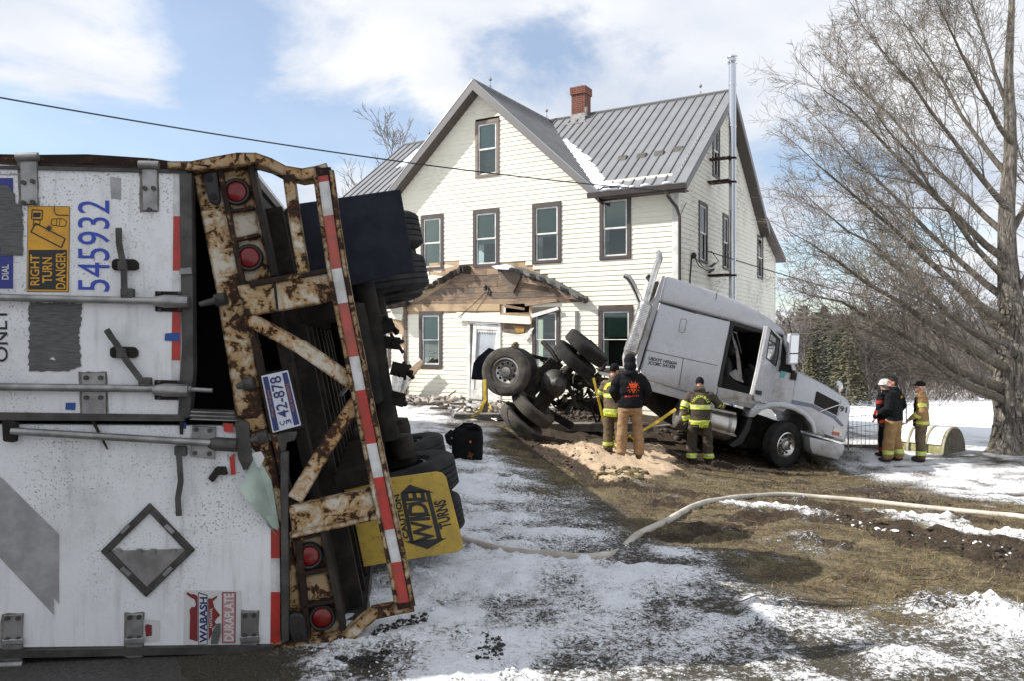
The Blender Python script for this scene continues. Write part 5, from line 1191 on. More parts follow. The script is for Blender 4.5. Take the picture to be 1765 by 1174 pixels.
for pts in ([(352, 298), (372, 294), (378, 345), (372, 352), (360, 348), (350, 310)], [(497, 1062), (512, 1058), (524, 1064), (530, 1108), (505, 1112), (494, 1080)]): fp(pts, -0.03, 0.03, M['rubber'], 'dock_bumper', 0.01)
for x, y in ((360, 306), (368, 338), (508, 1074), (514, 1098)): bolt1(x, y, 0.03, T, 0.02, 0.008, 'dock_bumper_bolt', M['iron'])
for x0, y0, x1, y1 in ((344, 524, 372, 517), (408, 668, 420, 664), (432, 760, 445, 756)):
    obj('lock_stud', MB().tube([dpx(x0, y0, .02), dpx((x0 + x1) / 2, (y0 + y1) / 2, .02), dpx(x1, y1, .02)], [0.014, 0.018, 0.018], 10).tube([dpx(x1, y1, -.02), dpx(x1 + 18, y1 - 4, -.01)], 0.035, 10), M['alu_dark'], T, smooth=40)
# licence plate
PFc = 0.005
pq = [(450, 649), (496, 639), (519, 734), (470, 747)]
fp([(446, 646), (498, 635), (524, 738), (468, 752)], PFc - .03, PFc - .006, M['grease'], 'plate_bracket', 0.003)
fp([(461, 748), (480, 743), (512, 745), (508, 760), (494, 764), (492, 780), (482, 782), (478, 764), (462, 760)], PFc - .03, PFc - .012, M['alu_dark'], 'plate_lamp', 0.004)
lpz = obj('licence_plate', MB().prism(DF, DF.poly(pq, PFc), PFc - .004, PFc), M['plate_white'], T, bevel=0.001)
def pq_pt(u, v): # u along the long side from the bottom, v across from the left
    a = Vector(pq[3]) * (1 - u) + Vector(pq[0]) * u; b = Vector(pq[2]) * (1 - u) + Vector(pq[1]) * u; p = a * (1 - v) + b * v; return (p.x, p.y)
def pband(u0, u1, v0, v1, m, nm='plate_band', z=.002): return obj(nm, MB().sheet(DF, DF.poly([pq_pt(u0, v0), pq_pt(u0, v1), pq_pt(u1, v1), pq_pt(u1, v0)], PFc), PFc + z), m, lpz, recalc=False)
pband(.02, .97, .05, .24, M['plate_navy']); pband(.03, .97, .77, .96, M['plate_navy'])
mb = MB()
def ptext(s, u0, u1, v0, v1, m=0, bold=0.01, z=.004):
    a, b, c = pq_pt(u0, v1), pq_pt(u1, v1), pq_pt(u0, v0); rotw(mb, s, *a, *b, *c, PFc + z, bold, m=m)
ptext('42-878', .21, .94, .30, .70); ptext('C', .08, .16, .30, .48); ptext('3', .08, .16, .52, .70)
ptext('West Virginia', .25, .74, .09, .20, 1, 0.0, .0045); ptext('WILD, WONDERFUL', .26, .78, .81, .92, 1, 0.0, .0045)
obj('lettering', mb, [M['plate_navy'], M['plate_gold']], lpz, recalc=False)
# ------------------------------------------------------------------ wrecked tractor unit
TY = 16.6; PT = math.radians(14)
TF = Frame(at(1250, 640, TY), (math.cos(PT), 0, -math.sin(PT)), (math.sin(PT), 0, math.cos(PT)), (0, -1, 0))   # near side of the cab, nose down
TW = 2.35
truck = thing('semi_truck', tuple(at(1250, 800, TY + 1)), 'wrecked silver semi tractor nose down in the mud with its door open', 'truck')
def kp(pts, c0, c1, m, name, parent=truck, at_c=0.0, bevel=0.0, smooth=None, bseg=1): return obj(name, MB().prism(TF, TF.poly(pts, at_c), c0, c1), m, parent, bevel=bevel, smooth=smooth, bseg=bseg)
def kx(x, y, c=0.0): return TF.w(*TF.hit(x, y, c), c)
# sleeper with an upper fairing standing slightly proud
body = kp([(1137, 520), (1260, 553), (1238, 668), (1233, 692), (1103, 653), (1104, 640)], -TW, 0.0, M['silver'], 'sleeper', bevel=0.035, smooth=35, bseg=3)
kp([(1147, 475), (1160, 478), (1238, 503), (1290, 527), (1325, 547), (1350, 566), (1353, 578), (1322, 571), (1262, 553), (1137, 519)], -TW + 0.12, 0.035, M['silver'], 'roof_fairing', bevel=0.06, smooth=35, bseg=3)
kp([(1150, 477), (1238, 504), (1292, 530), (1288, 534), (1236, 513), (1147, 487)], -TW + 0.3, -0.02, M['silver'], 'roof_fairing', bevel=0.02, smooth=35)
mb = MB()
def seam(p, q, c=0.001, wpx=1.1):
    a, b = Vector(TF.hit(*p)), Vector(TF.hit(*q)); d = (b - a); n = Vector((-d.y, d.x)).normalized() * wpx * TY / FPX / 2
    mb.sheet(TF, [tuple(a + n), tuple(b + n), tuple(b - n), tuple(a - n)], c)
seam((1139, 521), (1200, 539), 0.002, 2.6); seam((1200, 539), (1256, 552.5), 0.002, 1.4); seam((1112, 604), (1236, 631), 0.0015); seam((1178, 618), (1170, 668), 0.0015); seam((1235, 504), (1233, 516), 0.036, 1.4)  # first two strips paint fairing gap and its shadow in black; others are seams
obj('seams_and_shade_line', mb, M['black_print'], body, recalc=False)
hp = [(1173, 551), (1175, 548.5), (1182, 550), (1184, 552), (1180, 571), (1178, 573), (1171, 571), (1170, 569)]
mb = MB()
for i in range(len(hp)):
    seam_p, seam_q = hp[i], hp[(i + 1) % len(hp)]; seam(seam_p, seam_q, 0.0015, 0.8)
obj('hatch_outline', mb, M['black_print'], body, recalc=False)
kp([(1171.5, 550), (1182.5, 551.5), (1179, 572), (1171, 570)], 0.0, 0.001, M['silver'], 'luggage_hatch', body)
mb = MB(); p0 = TF.hit(1117.5, 621.5); p1 = TF.hit(1166, 630.5); p2 = TF.hit(1118.5, 615.5)
text_rect(mb, TF, 'USDOT 1432634', p0, (p1[0] - p0[0], p1[1] - p0[1]), (p2[0] - p0[0], p2[1] - p0[1]), 0.004, 0.045)
p0 = TF.hit(1117.5, 629); p1 = TF.hit(1163.5, 637); p2 = TF.hit(1118.5, 623); text_rect(mb, TF, 'ICCMC 541329', p0, (p1[0] - p0[0], p1[1] - p0[1]), (p2[0] - p0[0], p2[1] - p0[1]), 0.004, 0.045)
obj('lettering', mb, M['black_print'], body, recalc=False)
kp([(1104, 654), (1234, 692), (1232, 706), (1118, 674), (1110, 664)], -0.25, -0.015, M['silver_dirty'], 'side_skirt', bevel=0.01, smooth=35)
kp([(1100, 640), (1104, 628), (1137, 520), (1147, 475), (1143, 474), (1130, 512), (1098, 620)], -TW + .1, -0.05, M['silver_dirty'], 'cab_rear_wall')
# cab: roof, rear pillar, far side, cowl
kp([(1236, 666), (1260, 553), (1266, 555), (1246, 650), (1244, 668)], -TW, 0.004, M['rubber'], 'door_seal', bevel=0.005)
kp([(1262, 553), (1322, 571), (1320, 576), (1261, 559)], -0.06, 0.006, M['rubber'], 'door_seal')
kp([(1262, 553), (1324, 571), (1350, 577), (1354, 600), (1360, 640), (1330, 700), (1240, 690), (1238, 668)], -TW, -TW + 0.05, M['seat'], 'far_side_wall')
kp([(1300, 598), (1315, 600), (1314, 628), (1304, 632), (1297, 622)], -TW + 0.05, -TW + 0.06, M['mirror'], 'far_window')
kp([(1238, 668), (1334, 690), (1332, 706), (1234, 692)], -TW, 0.0, M['silver_dirty'], 'door_sill', bevel=0.01)
kp([(1236, 684), (1300, 698), (1300, 706), (1236, 692)], -0.1, 0.02, M['alu'], 'entry_step', bevel=0.006)
kp([(1322, 571), (1352, 578), (1362, 610), (1370, 640), (1371, 660), (1350, 700), (1328, 690), (1338, 640)], -TW + .05, -0.05, M['interior'], 'dashboard')
kp([(1338, 640), (1372, 645), (1366, 700), (1350, 712), (1320, 704), (1325, 690)], -TW + .1, -0.01, M['silver_dirty'], 'cowl', bevel=0.03, smooth=35, bseg=2)
kp([(1346, 640), (1355, 642), (1352, 652), (1344, 652)], -0.01, 0.002, mat('teal_decal', (0.10, 0.36, 0.33), 0.5), 'teal_sticker')
kp([(1350, 574), (1356, 580), (1373, 640), (1366, 640), (1351, 592)], -0.10, -0.0, M['silver'], 'windscreen_pillar', bevel=0.01)
kp([(1353, 580), (1372, 640), (1360, 641), (1350, 600)], -TW + .2, -0.10, M['glass'], 'windscreen')
kp([(1352, 574), (1358, 580), (1372, 634), (1368, 634)], -TW + .1, -TW + .2, M['silver'], 'windscreen_pillar')
kp([(1366, 640), (1374, 642), (1366, 700), (1358, 705), (1362, 670)], -TW + .1, -0.06, M['rubber'], 'hood_gap')
kp([(1364, 643), (1373, 644), (1371, 656), (1362, 655)], -0.06, 0.03, M['iron'], 'cowl_vent')
# interior: bunk curtain, seats
mb = MB(); cur = [(1268, 562), (1272, 580), (1279, 600), (1284, 625), (1287, 655), (1290, 661), (1276, 658), (1279, 640), (1276, 610), (1270, 585)]
mb.prism(TF, TF.poly(cur), -0.35, -0.32); obj('bunk_curtain', mb, M['linen'], truck)
mb = MB(); c = kx(1252, 640, -0.5); mb.ell(c, 0.12, 0.25, 0.32, 12, 8).ell(kx(1262, 604, -0.5), 0.12, 0.2, 0.14, 12, 8); mb.box(Frame(kx(1268, 668, -.8), TF.r, TF.u, TF.n), -.25, .25, -.1, .08, -.25, .3); obj('seat', mb, M['seat'], truck, smooth=60)
mb = MB(); mb.ell(kx(1300, 640, -.4), 0.2, 0.2, 0.05, 14, 6, Matrix.Rotation(0.9, 3, 'Y')); obj('steering_wheel', mb, M['seat'], truck, smooth=60)
kp([(1262, 645), (1275, 638), (1282, 650), (1288, 662), (1270, 655)], -.30, -.26, M['linen'], 'loose_paper')
kp([(1238, 640), (1330, 690), (1238, 690)], -TW + .05, -.2, M['interior'], 'cab_floor')
# open door, hung on the front post
hinge_p = kx(1341, 634, 0.0); th = math.radians(50)
dv = TF.r * -math.cos(th) + TF.n * math.sin(th); dnv = TF.n * math.cos(th) + TF.r * math.sin(th)
OD = Frame(hinge_p, dv, TF.u, dnv)      # a: from the hinge to the free edge
def od(pts): return [OD.hit(x, y) for x, y in pts]
outl = [(1349, 582), (1330, 566), (1324, 562), (1319, 590), (1309, 640), (1299, 682), (1301, 692), (1326, 698), (1336, 688), (1343, 655)]
win = [(1344, 584), (1329, 568), (1325, 590), (1321, 618), (1337, 632), (1341, 612)]
O, Wn = od(outl), od(win)
mb = MB()
low = od([(1321, 618), (1337, 632), (1343, 655), (1336, 688), (1326, 698), (1301, 692), (1299, 682), (1309, 640), (1314, 615)])
mb.prism(OD, low, -0.07, 0.0)
mb.prism(OD, od([(1321, 618), (1314, 615), (1319, 590), (1324, 562), (1329, 568), (1325, 590)]), -0.07, 0.0)
mb.prism(OD, od([(1324, 562), (1330, 566), (1349, 582), (1344, 584), (1329, 568)]), -0.07, 0.0)
mb.prism(OD, od([(1349, 582), (1343, 655), (1337, 632), (1341, 612), (1344, 584)]), -0.07, 0.0)
dor = obj('door', mb, M['silver'], truck, bevel=0.008, smooth=35); dor['label'] = 'open driver door swung out'
obj('door_pane', MB().prism(OD, Wn, -0.04, -0.035), mat('door_glass', (0.30, 0.31, 0.31), 0.04, 0.75), dor)
mb = MB()
for i in range(len(Wn)):
    p, q = Wn[i], Wn[(i + 1) % len(Wn)]; mb.tube([OD.w(*p, 0.0), OD.w(*q, 0.0)], 0.014, 5)
obj('window_seal', mb, M['rubber'], dor)
obj('door_handle', MB().prism(OD, od([(1303, 673), (1312, 675), (1311, 682), (1302, 680)]), 0.0, 0.02), M['rubber'], dor)
obj('door_edge', MB().prism(OD, od([(1324, 562), (1326, 566), (1315, 615), (1303, 690), (1299, 682), (1309, 640)]), -0.09, -0.071), M['trim_white'], dor)
# hood and fender
arch = [(1400, 749), (1396, 733), (1384, 718), (1366, 708), (1346, 703), (1328, 703), (1312, 708), (1298, 720)]
hood = kp([(1373, 640), (1400, 652), (1425, 665), (1446, 678), (1460, 687), (1467, 697), (1467, 712), (1463, 735), (1458, 765), (1430, 757)] + arch[:4] + [(1356, 704), (1362, 690)], -TW + 0.15, -0.0, M['silver'], 'hood', bevel=0.07, smooth=40, bseg=3)
kp([(1400, 749)] + arch[1:] + [(1288, 720), (1293, 706), (1304, 695), (1326, 693), (1350, 692), (1372, 699), (1392, 712), (1403, 728), (1406, 748)], -0.5, 0.07, M['silver'], 'fender', bevel=0.03, smooth=40, bseg=2)
kp([(1288, 722), (1296, 722), (1291, 742), (1278, 766), (1262, 772), (1256, 768), (1272, 755), (1282, 738)], -0.5, 0.05, M['rubber'], 'mud_guard', bevel=0.01)
kp([(1366, 690), (1400, 697), (1440, 718), (1455, 735), (1450, 736), (1436, 722), (1398, 703), (1364, 697)], -.02, 0.012, mat('blue_grey_stripe', (0.14, 0.155, 0.20), 0.35, 0.4), 'hood_stripe', bevel=0.004)
gv = kp([(1407, 676), (1409, 675.5), (1446, 695), (1447, 697), (1442, 716), (1440, 716), (1404, 698), (1403, 695)], -.02, 0.006, M['iron'], 'hood_vent', bevel=0.003)
for k in range(7):
    t = (k + .5) / 7; p = (1403 + 4 * (1 - t) + 0, 697 - 20 * (1 - t)); q = (1441.5 + 4.5 * (1 - t), 715 - 19 * (1 - t)); obj('louvre', MB().tube([kx(*p, .008), kx(*q, .008)], 0.010, 4), M['rubber'], gv)
obj('vent_brace', MB().tube([kx(1413, 710, .03), kx(1448, 698, .03)], 0.012, 6).tube([kx(1448, 698, .03), kx(1446, 715, .03), kx(1441, 722, .03)], 0.01, 5), M['chrome'], truck)
mb = MB(); p0 = TF.hit(1447, 710); p1 = TF.hit(1459, 713); p2 = TF.hit(1448.5, 700); text_rect(mb, TF, '91', p0, (p1[0] - p0[0], p1[1] - p0[1]), (p2[0] - p0[0], p2[1] - p0[1]), 0.006, 0.03); obj('lettering', mb, M['black_print'], hood, recalc=False)
hl = kp([(1437, 736), (1453, 741), (1454, 754), (1434, 750)], -.15, 0.012, M['clear_lens'], 'headlamp', bevel=0.006); kp([(1435, 744), (1447, 746.5), (1446, 752), (1434, 749.5)], 0.012, 0.018, M['amber'], 'indicator', hl)
bmp = kp([(1394, 754), (1452, 767), (1456, 770), (1452, 783), (1444, 794), (1400, 783), (1396, 772)], -TW + .1, 0.03, M['silver_dirty'], 'bumper', bevel=0.025, smooth=40, bseg=2)
kp([(1416, 742), (1420, 748), (1428, 752), (1438, 755), (1434, 757), (1424, 755)], -.01, 0.009, M['alu_dark'], 'paint_scrape')
obj('hood_mirror', MB().tube([kx(1441, 680, -.1), kx(1450, 690, -.0), kx(1449, 702, 0.02)], 0.012, 6).ell(kx(1446, 668, -.1), .09, .06, .15, 10, 7).tube([kx(1446, 668, -.1), kx(1450, 672, -.1), kx(1459, 668, -.1), kx(1458, 683, -.05)], .012, 5), M['chrome'], truck)
# wing mirror
mf = Frame(kx(1369, 601, .35), (math.cos(.35), math.sin(.35), 0), (0.06, 0, 1), (math.sin(.35), -math.cos(.35), 0))
mr = obj('wing_mirror', MB().box(mf, -.135, .135, -.35, .33, -.10, 0.0), M['silver'], truck, bevel=0.03, bseg=3, smooth=40)
obj('mirror_glass', MB().box(mf, -.10, .10, -.10, .29, .001, .006), M['mirror'], mr); obj('mirror_glass', MB().box(mf, -.09, .10, -.31, -.13, .001, .006), M['mirror'], mr); obj('mirror_trim', MB().box(mf, -.12, .12, -.125, -.105, 0, .012), M['rubber'], mr)
obj('mirror_arm', MB().tube([kx(1358, 600, 0), mf.w(-.05, .1, -.06)], .02, 6).tube([kx(1362, 632, 0), mf.w(-.05, -.25, -.06)], .02, 6), M['rubber'], mr)
for p in (((1357, 572), (1362, 552), (1370, 525), (1366, 511)), ((1366, 578), (1357, 545), (1347, 516), (1342, 505))): obj('aerial', MB().tube([kx(x, y, -.3) for x, y in p], [0.012, .006, .005, .004], 5), M['rubber'], truck)
# front wheel steered out, chassis
ph = math.radians(30); fwc = at(1349, 767, TY + 0.12)
wheel(truck, fwc, (math.sin(ph), -math.cos(ph), -0.10), M['tyre'], M['chrome'], 1)
kp([(1260, 705), (1300, 712), (1396, 745), (1400, 775), (1300, 780), (1250, 772), (1180, 745), (1110, 690), (1110, 670), (1232, 706)], -TW + .2, -0.55, M['grease'], 'chassis')
for pts, c in (([(1195, 697), (1268, 712), (1268, 716), (1195, 701)], 0.05), ([(1225, 738), (1268, 750), (1268, 754), (1225, 742)], 0.05)): kp(pts, c - .06, c, M['chrome'], 'step_rail', bevel=0.004)
ta, tb = kx(1166, 713, -0.28), kx(1262, 737, -0.28); axd = (tb - ta).normalized()
tank = obj('fuel_tank', MB().lathe(ta, axd, [(0.02, -.03), (.24, -.02), (.325, .02), (.34, .06), (.34, (tb - ta).length - .06), (.325, (tb - ta).length - .02), (.02, (tb - ta).length)], 32), M['tank'], truck, smooth=35)
for f in (0.12, 0.52, 0.88):
    c = ta + (tb - ta) * f; obj('tank_strap', MB().lathe(c, axd, [(.345, -.03), (.35, -.03), (.35, .03), (.345, .03)], 32), M['alu'], tank, smooth=35)
# exhaust stack
ex = obj('exhaust_stack', MB().tube([kx(1084, 618, 0.05), kx(1087, 607, .05), kx(1113, 525, 0.05), kx(1115, 519, .05)], [.10, .152, .152, .10], 20), M['alu'], truck, smooth=40)
a_, b_ = kx(1087, 607, .05), kx(1113, 525, .05); mb = MB()
for k in range(30): mb.lathe(a_ + (b_ - a_) * (k + .5) / 30, b_ - a_, [(.148, -.016), (.158, -.012), (.158, .012), (.148, .016)], 20)
obj('heat_shield', mb, M['chrome'], ex, smooth=40)
obj('exhaust_pipe', MB().tube([kx(1113, 524, .05), kx(1124, 484, .05), kx(1132, 458, .05), kx(1137, 445, .05), kx(1136, 436, .05), kx(1133, 432, .05)], [.068, .068, .07, .07, .06, .05], 14), M['chrome'], ex, smooth=40)
obj('exhaust_pipe', MB().tube([kx(1106, 526, -.1), kx(1098, 505, -.1), kx(1090, 488, -.1), kx(1083, 477, -.1), kx(1075, 474, -.1)], [.06, .062, .066, .066, .05], 14), M['chrome'], ex, smooth=40)
kp([(1118, 512), (1132, 484), (1138, 482), (1137, 492), (1124, 520)], -.45, -.2, M['alu_dark'], 'stack_bracket'); kp([(1119, 474), (1122, 470), (1130, 480), (1126, 484)], -.5, -.2, M['rubber'], 'stack_bracket')
mb = MB()
for k in range(12): c = kx(1120 + rnd.uniform(-4, 6), 540 + k * 9 + 0 * rnd.random(), -.15) + V(-.02 * k * 1.15, 0, 0); mb.ell(c, .05, .06, .06, 7, 5)
obj('air_cleaner_bits', mb, M['alu'], truck)
# ---- torn rear chassis: rails, axles, wheels lying over
YR = 16.0
def rp(x, y, dy=0.0): return at(x, y, YR + dy)
def beam(p, q, w_, h_, m, name, up=(0, -1, 0)):
    p, q = Vector(p), Vector(q); d = (q - p).normalized(); n = Vector(up); n = (n - d * n.dot(d)).normalized(); u = n.cross(d)
    return obj(name, MB().box(Frame(p, d, u, n), 0, (q - p).length, -h_ / 2, h_ / 2, -w_ / 2, w_ / 2), m, truck, bevel=0.004)
beam(rp(895, 682, .1), rp(955, 622, .1), .10, .20, M['iron'], 'frame_rail'); beam(rp(906, 690, .4), rp(966, 626, .4), .10, .18, M['alu_dark'], 'frame_rail')
beam(rp(940, 650, .8), rp(1110, 670, 1.4), .1, .26, M['grease'], 'frame_rail'); beam(rp(960, 700, 1.2), rp(1115, 690, 2.0), .1, .26, M['grease'], 'frame_rail')
beam(rp(898, 686, .2), rp(985, 735, .6), .16, .16, M['grease'], 'torque_rod'); beam(rp(930, 712, .2), rp(980, 648, .3), .14, .14, M['iron'], 'torque_rod')
beam(rp(1032, 643, .2), rp(1075, 655, .4), .04, .06, M['trim_white'], 'air_pipe'); beam(rp(905, 612, .6), rp(950, 622, .6), .06, .08, M['iron'], 'frame_rail')
beam(rp(985, 690, .8), rp(1060, 720, .6), .14, .2, M['grease'], 'frame_rail')
A1, B1 = rp(902, 724), rp(1003, 609)           # axle between the lower and the upper pair
axd = (B1 - A1).normalized(); axd2 = (axd + Vector((0, -.18, 0))).normalized()
obj('drive_axle', MB().tube([A1, rp(930, 692, .1), rp(955, 668, .1), rp(975, 645, .1), B1], [.09, .10, .22, .10, .09], 16), M['iron'], truck, smooth=50)
obj('differential', MB().ell(rp(955, 662, .0), .27, .25, .30, 18, 12).lathe(rp(953, 664, -.1), (0.35, -1, .2), [(.2, 0), (.2, .12), (.12, .2), (.09, .34)], 16), M['alu_dark'], truck, smooth=50)
wheel(truck, rp(1011, 600), axd2, M['tyre'], M['alu_dark'], 1, deep=True); wheel(truck, rp(991, 621, .02), axd2, M['tyre'], M['alu_dark'], 1, deep=True)
wheel(truck, rp(919, 705), axd2, M['tyre_dusty'], M['alu_dark'], -1, deep=True); wheel(truck, rp(898, 728, .02), axd2, M['tyre_dusty'], M['alu_dark'], -1, deep=True)
wheel(truck, rp(873, 642, -.1), (-.30, -1, .10), M['tyre_dusty'], M['tank'], 1, deep=True); wheel(truck, rp(885, 640, .28), (-.30, -1, .10), M['tyre'], M['alu_dark'], 1, deep=True)
obj('drive_axle', MB().tube([rp(880, 640, .3), rp(935, 640, 2.0)], .10, 14), M['grease'], truck, smooth=40)
obj('mud_flap', MB().prism(Frame(rp(812, 655, .4), (1, 0, 0), (0, 0, 1), (0, -1, 0)), [(0, 0), (.36, -.02), (.55, .62), (.38, .68), (.14, .48), (.05, .35)], -.03, .0), M['flap'], truck)
mb = MB()
for k in range(60):
    c = rp(rnd.uniform(925, 1040), 0, rnd.uniform(.3, 1.0)); x = rnd.uniform(930, 1045); y = 640 + (x - 930) * .18 + rnd.uniform(-16, 55); c = rp(x, y, rnd.uniform(.3, 1.2))
    if rnd.random() < .5: mb.ell(c, rnd.uniform(.03, .12), rnd.uniform(.03, .1), rnd.uniform(.03, .12), 8, 6)
    else: e = V(rnd.uniform(-1, 1), rnd.uniform(-.5, .5), rnd.uniform(-1, 1)).normalized() * rnd.uniform(.1, .35); mb.tube([c - e, c + e * .3 + V(0, 0, rnd.uniform(-.1, .1)), c + e], rnd.uniform(.012, .04), 6)
obj('suspension_parts', mb, M['grease'], truck, smooth=50)
mb = MB()
for k in range(26):
    x = rnd.uniform(935, 1040); y = 630 + (x - 930) * .15 + rnd.uniform(-8, 70); c = rp(x, y, rnd.uniform(.1, .9)); e = V(rnd.uniform(-1, 1), rnd.uniform(-.5, .5), rnd.uniform(-1, 1)).normalized() * rnd.uniform(.1, .3)
    mb.tube([c - e, c + V(0, 0, .08), c + e * .6 + V(.05, 0, -.06), c + e], .012, 5)
obj('air_lines', mb, M['alu_dark'], truck)
obj('leaf_springs', MB().tube([rp(975, 655, .2), rp(990, 690, .1), rp(975, 715, 0)], .05, 6).tube([rp(1000, 640, .3), rp(1020, 668, .2)], .06, 8).tube([rp(935, 590, .5), rp(950, 605, .3), rp(962, 625, .2)], .05, 6), M['iron'], truck, smooth=50)
# ------------------------------------------------------------------ people
def remesh(mb, vox, smooth_it=6):
    me = bpy.data.meshes.new('tmp'); me.from_pydata([tuple(v) for v in mb.v], [], mb.f)
    bm = bmesh.new(); bm.from_mesh(me); bmesh.ops.recalc_face_normals(bm, faces=bm.faces); bm.to_mesh(me); bm.free()
    ob = bpy.data.objects.new('tmp', me); COL.objects.link(ob)
    m = ob.modifiers.new('r', 'REMESH'); m.mode = 'VOXEL'; m.voxel_size = vox
    s = ob.modifiers.new('s', 'SMOOTH'); s.iterations = smooth_it; s.factor = 0.5
    dg = bpy.context.evaluated_depsgraph_get(); dg.update(); out = bpy.data.meshes.new_from_object(ob.evaluated_get(dg))
    bpy.data.objects.remove(ob); bpy.data.meshes.remove(me); return out
def limb(mb, pts, rs, n=14):
    pts = [Vector(p) for p in pts]; d0 = (pts[0] - pts[1]).normalized(); d1 = (pts[-1] - pts[-2]).normalized()
    P = [pts[0] + d0 * rs[0] * .7] + pts + [pts[-1] + d1 * rs[-1] * .7]; R = [rs[0] * .5] + list(rs) + [rs[-1] * .5]
    mb.tube(P, R, n)
SKIN = mat('skin', (0.46, 0.24, 0.17), 0.55, 0, (0.38, 0.18, 0.13), 8)
LIME = mat('lime_reflective', (0.62, 0.72, 0.035), 0.5, 0, (0.50, 0.60, 0.04), 20); SILV = mat('silver_reflective', (0.48, 0.50, 0.44), 0.35, 0.2)
LIME2 = mat('yellow_lime_trim', (0.66, 0.68, 0.04), 0.5)  # slightly yellower lime than the bands, used for the arc
C_TURN = fabric('olive_tan_turnout', (0.135, 0.105, 0.070), (0.095, 0.072, 0.048)); C_TURND = fabric('charcoal_olive_turnout', (0.075, 0.062, 0.047), (0.045, 0.038, 0.030)); C_TAN = fabric('tan_turnout', (0.32, 0.20, 0.095), (0.22, 0.135, 0.06))
C_BLK = fabric('black_cotton', (0.011, 0.012, 0.014), (0.007, 0.007, 0.009)); C_KHAKI = fabric('khaki_canvas', (0.33, 0.215, 0.125), (0.25, 0.155, 0.085)); C_RED = fabric('red_nylon', (0.30, 0.035, 0.025)); C_ORANGE = mat('orange_print', (0.80, 0.10, 0.015), 0.6)
C_HAIR = mat('dark_hair', (0.012, 0.009, 0.007), 0.7); C_BOOT = mat('black_boot', (0.014, 0.013, 0.012), 0.6); C_GLOVE = mat('dark_glove', (0.02, 0.02, 0.022), 0.8); C_WHITE = mat('white_shell', (0.70, 0.70, 0.68), 0.4)
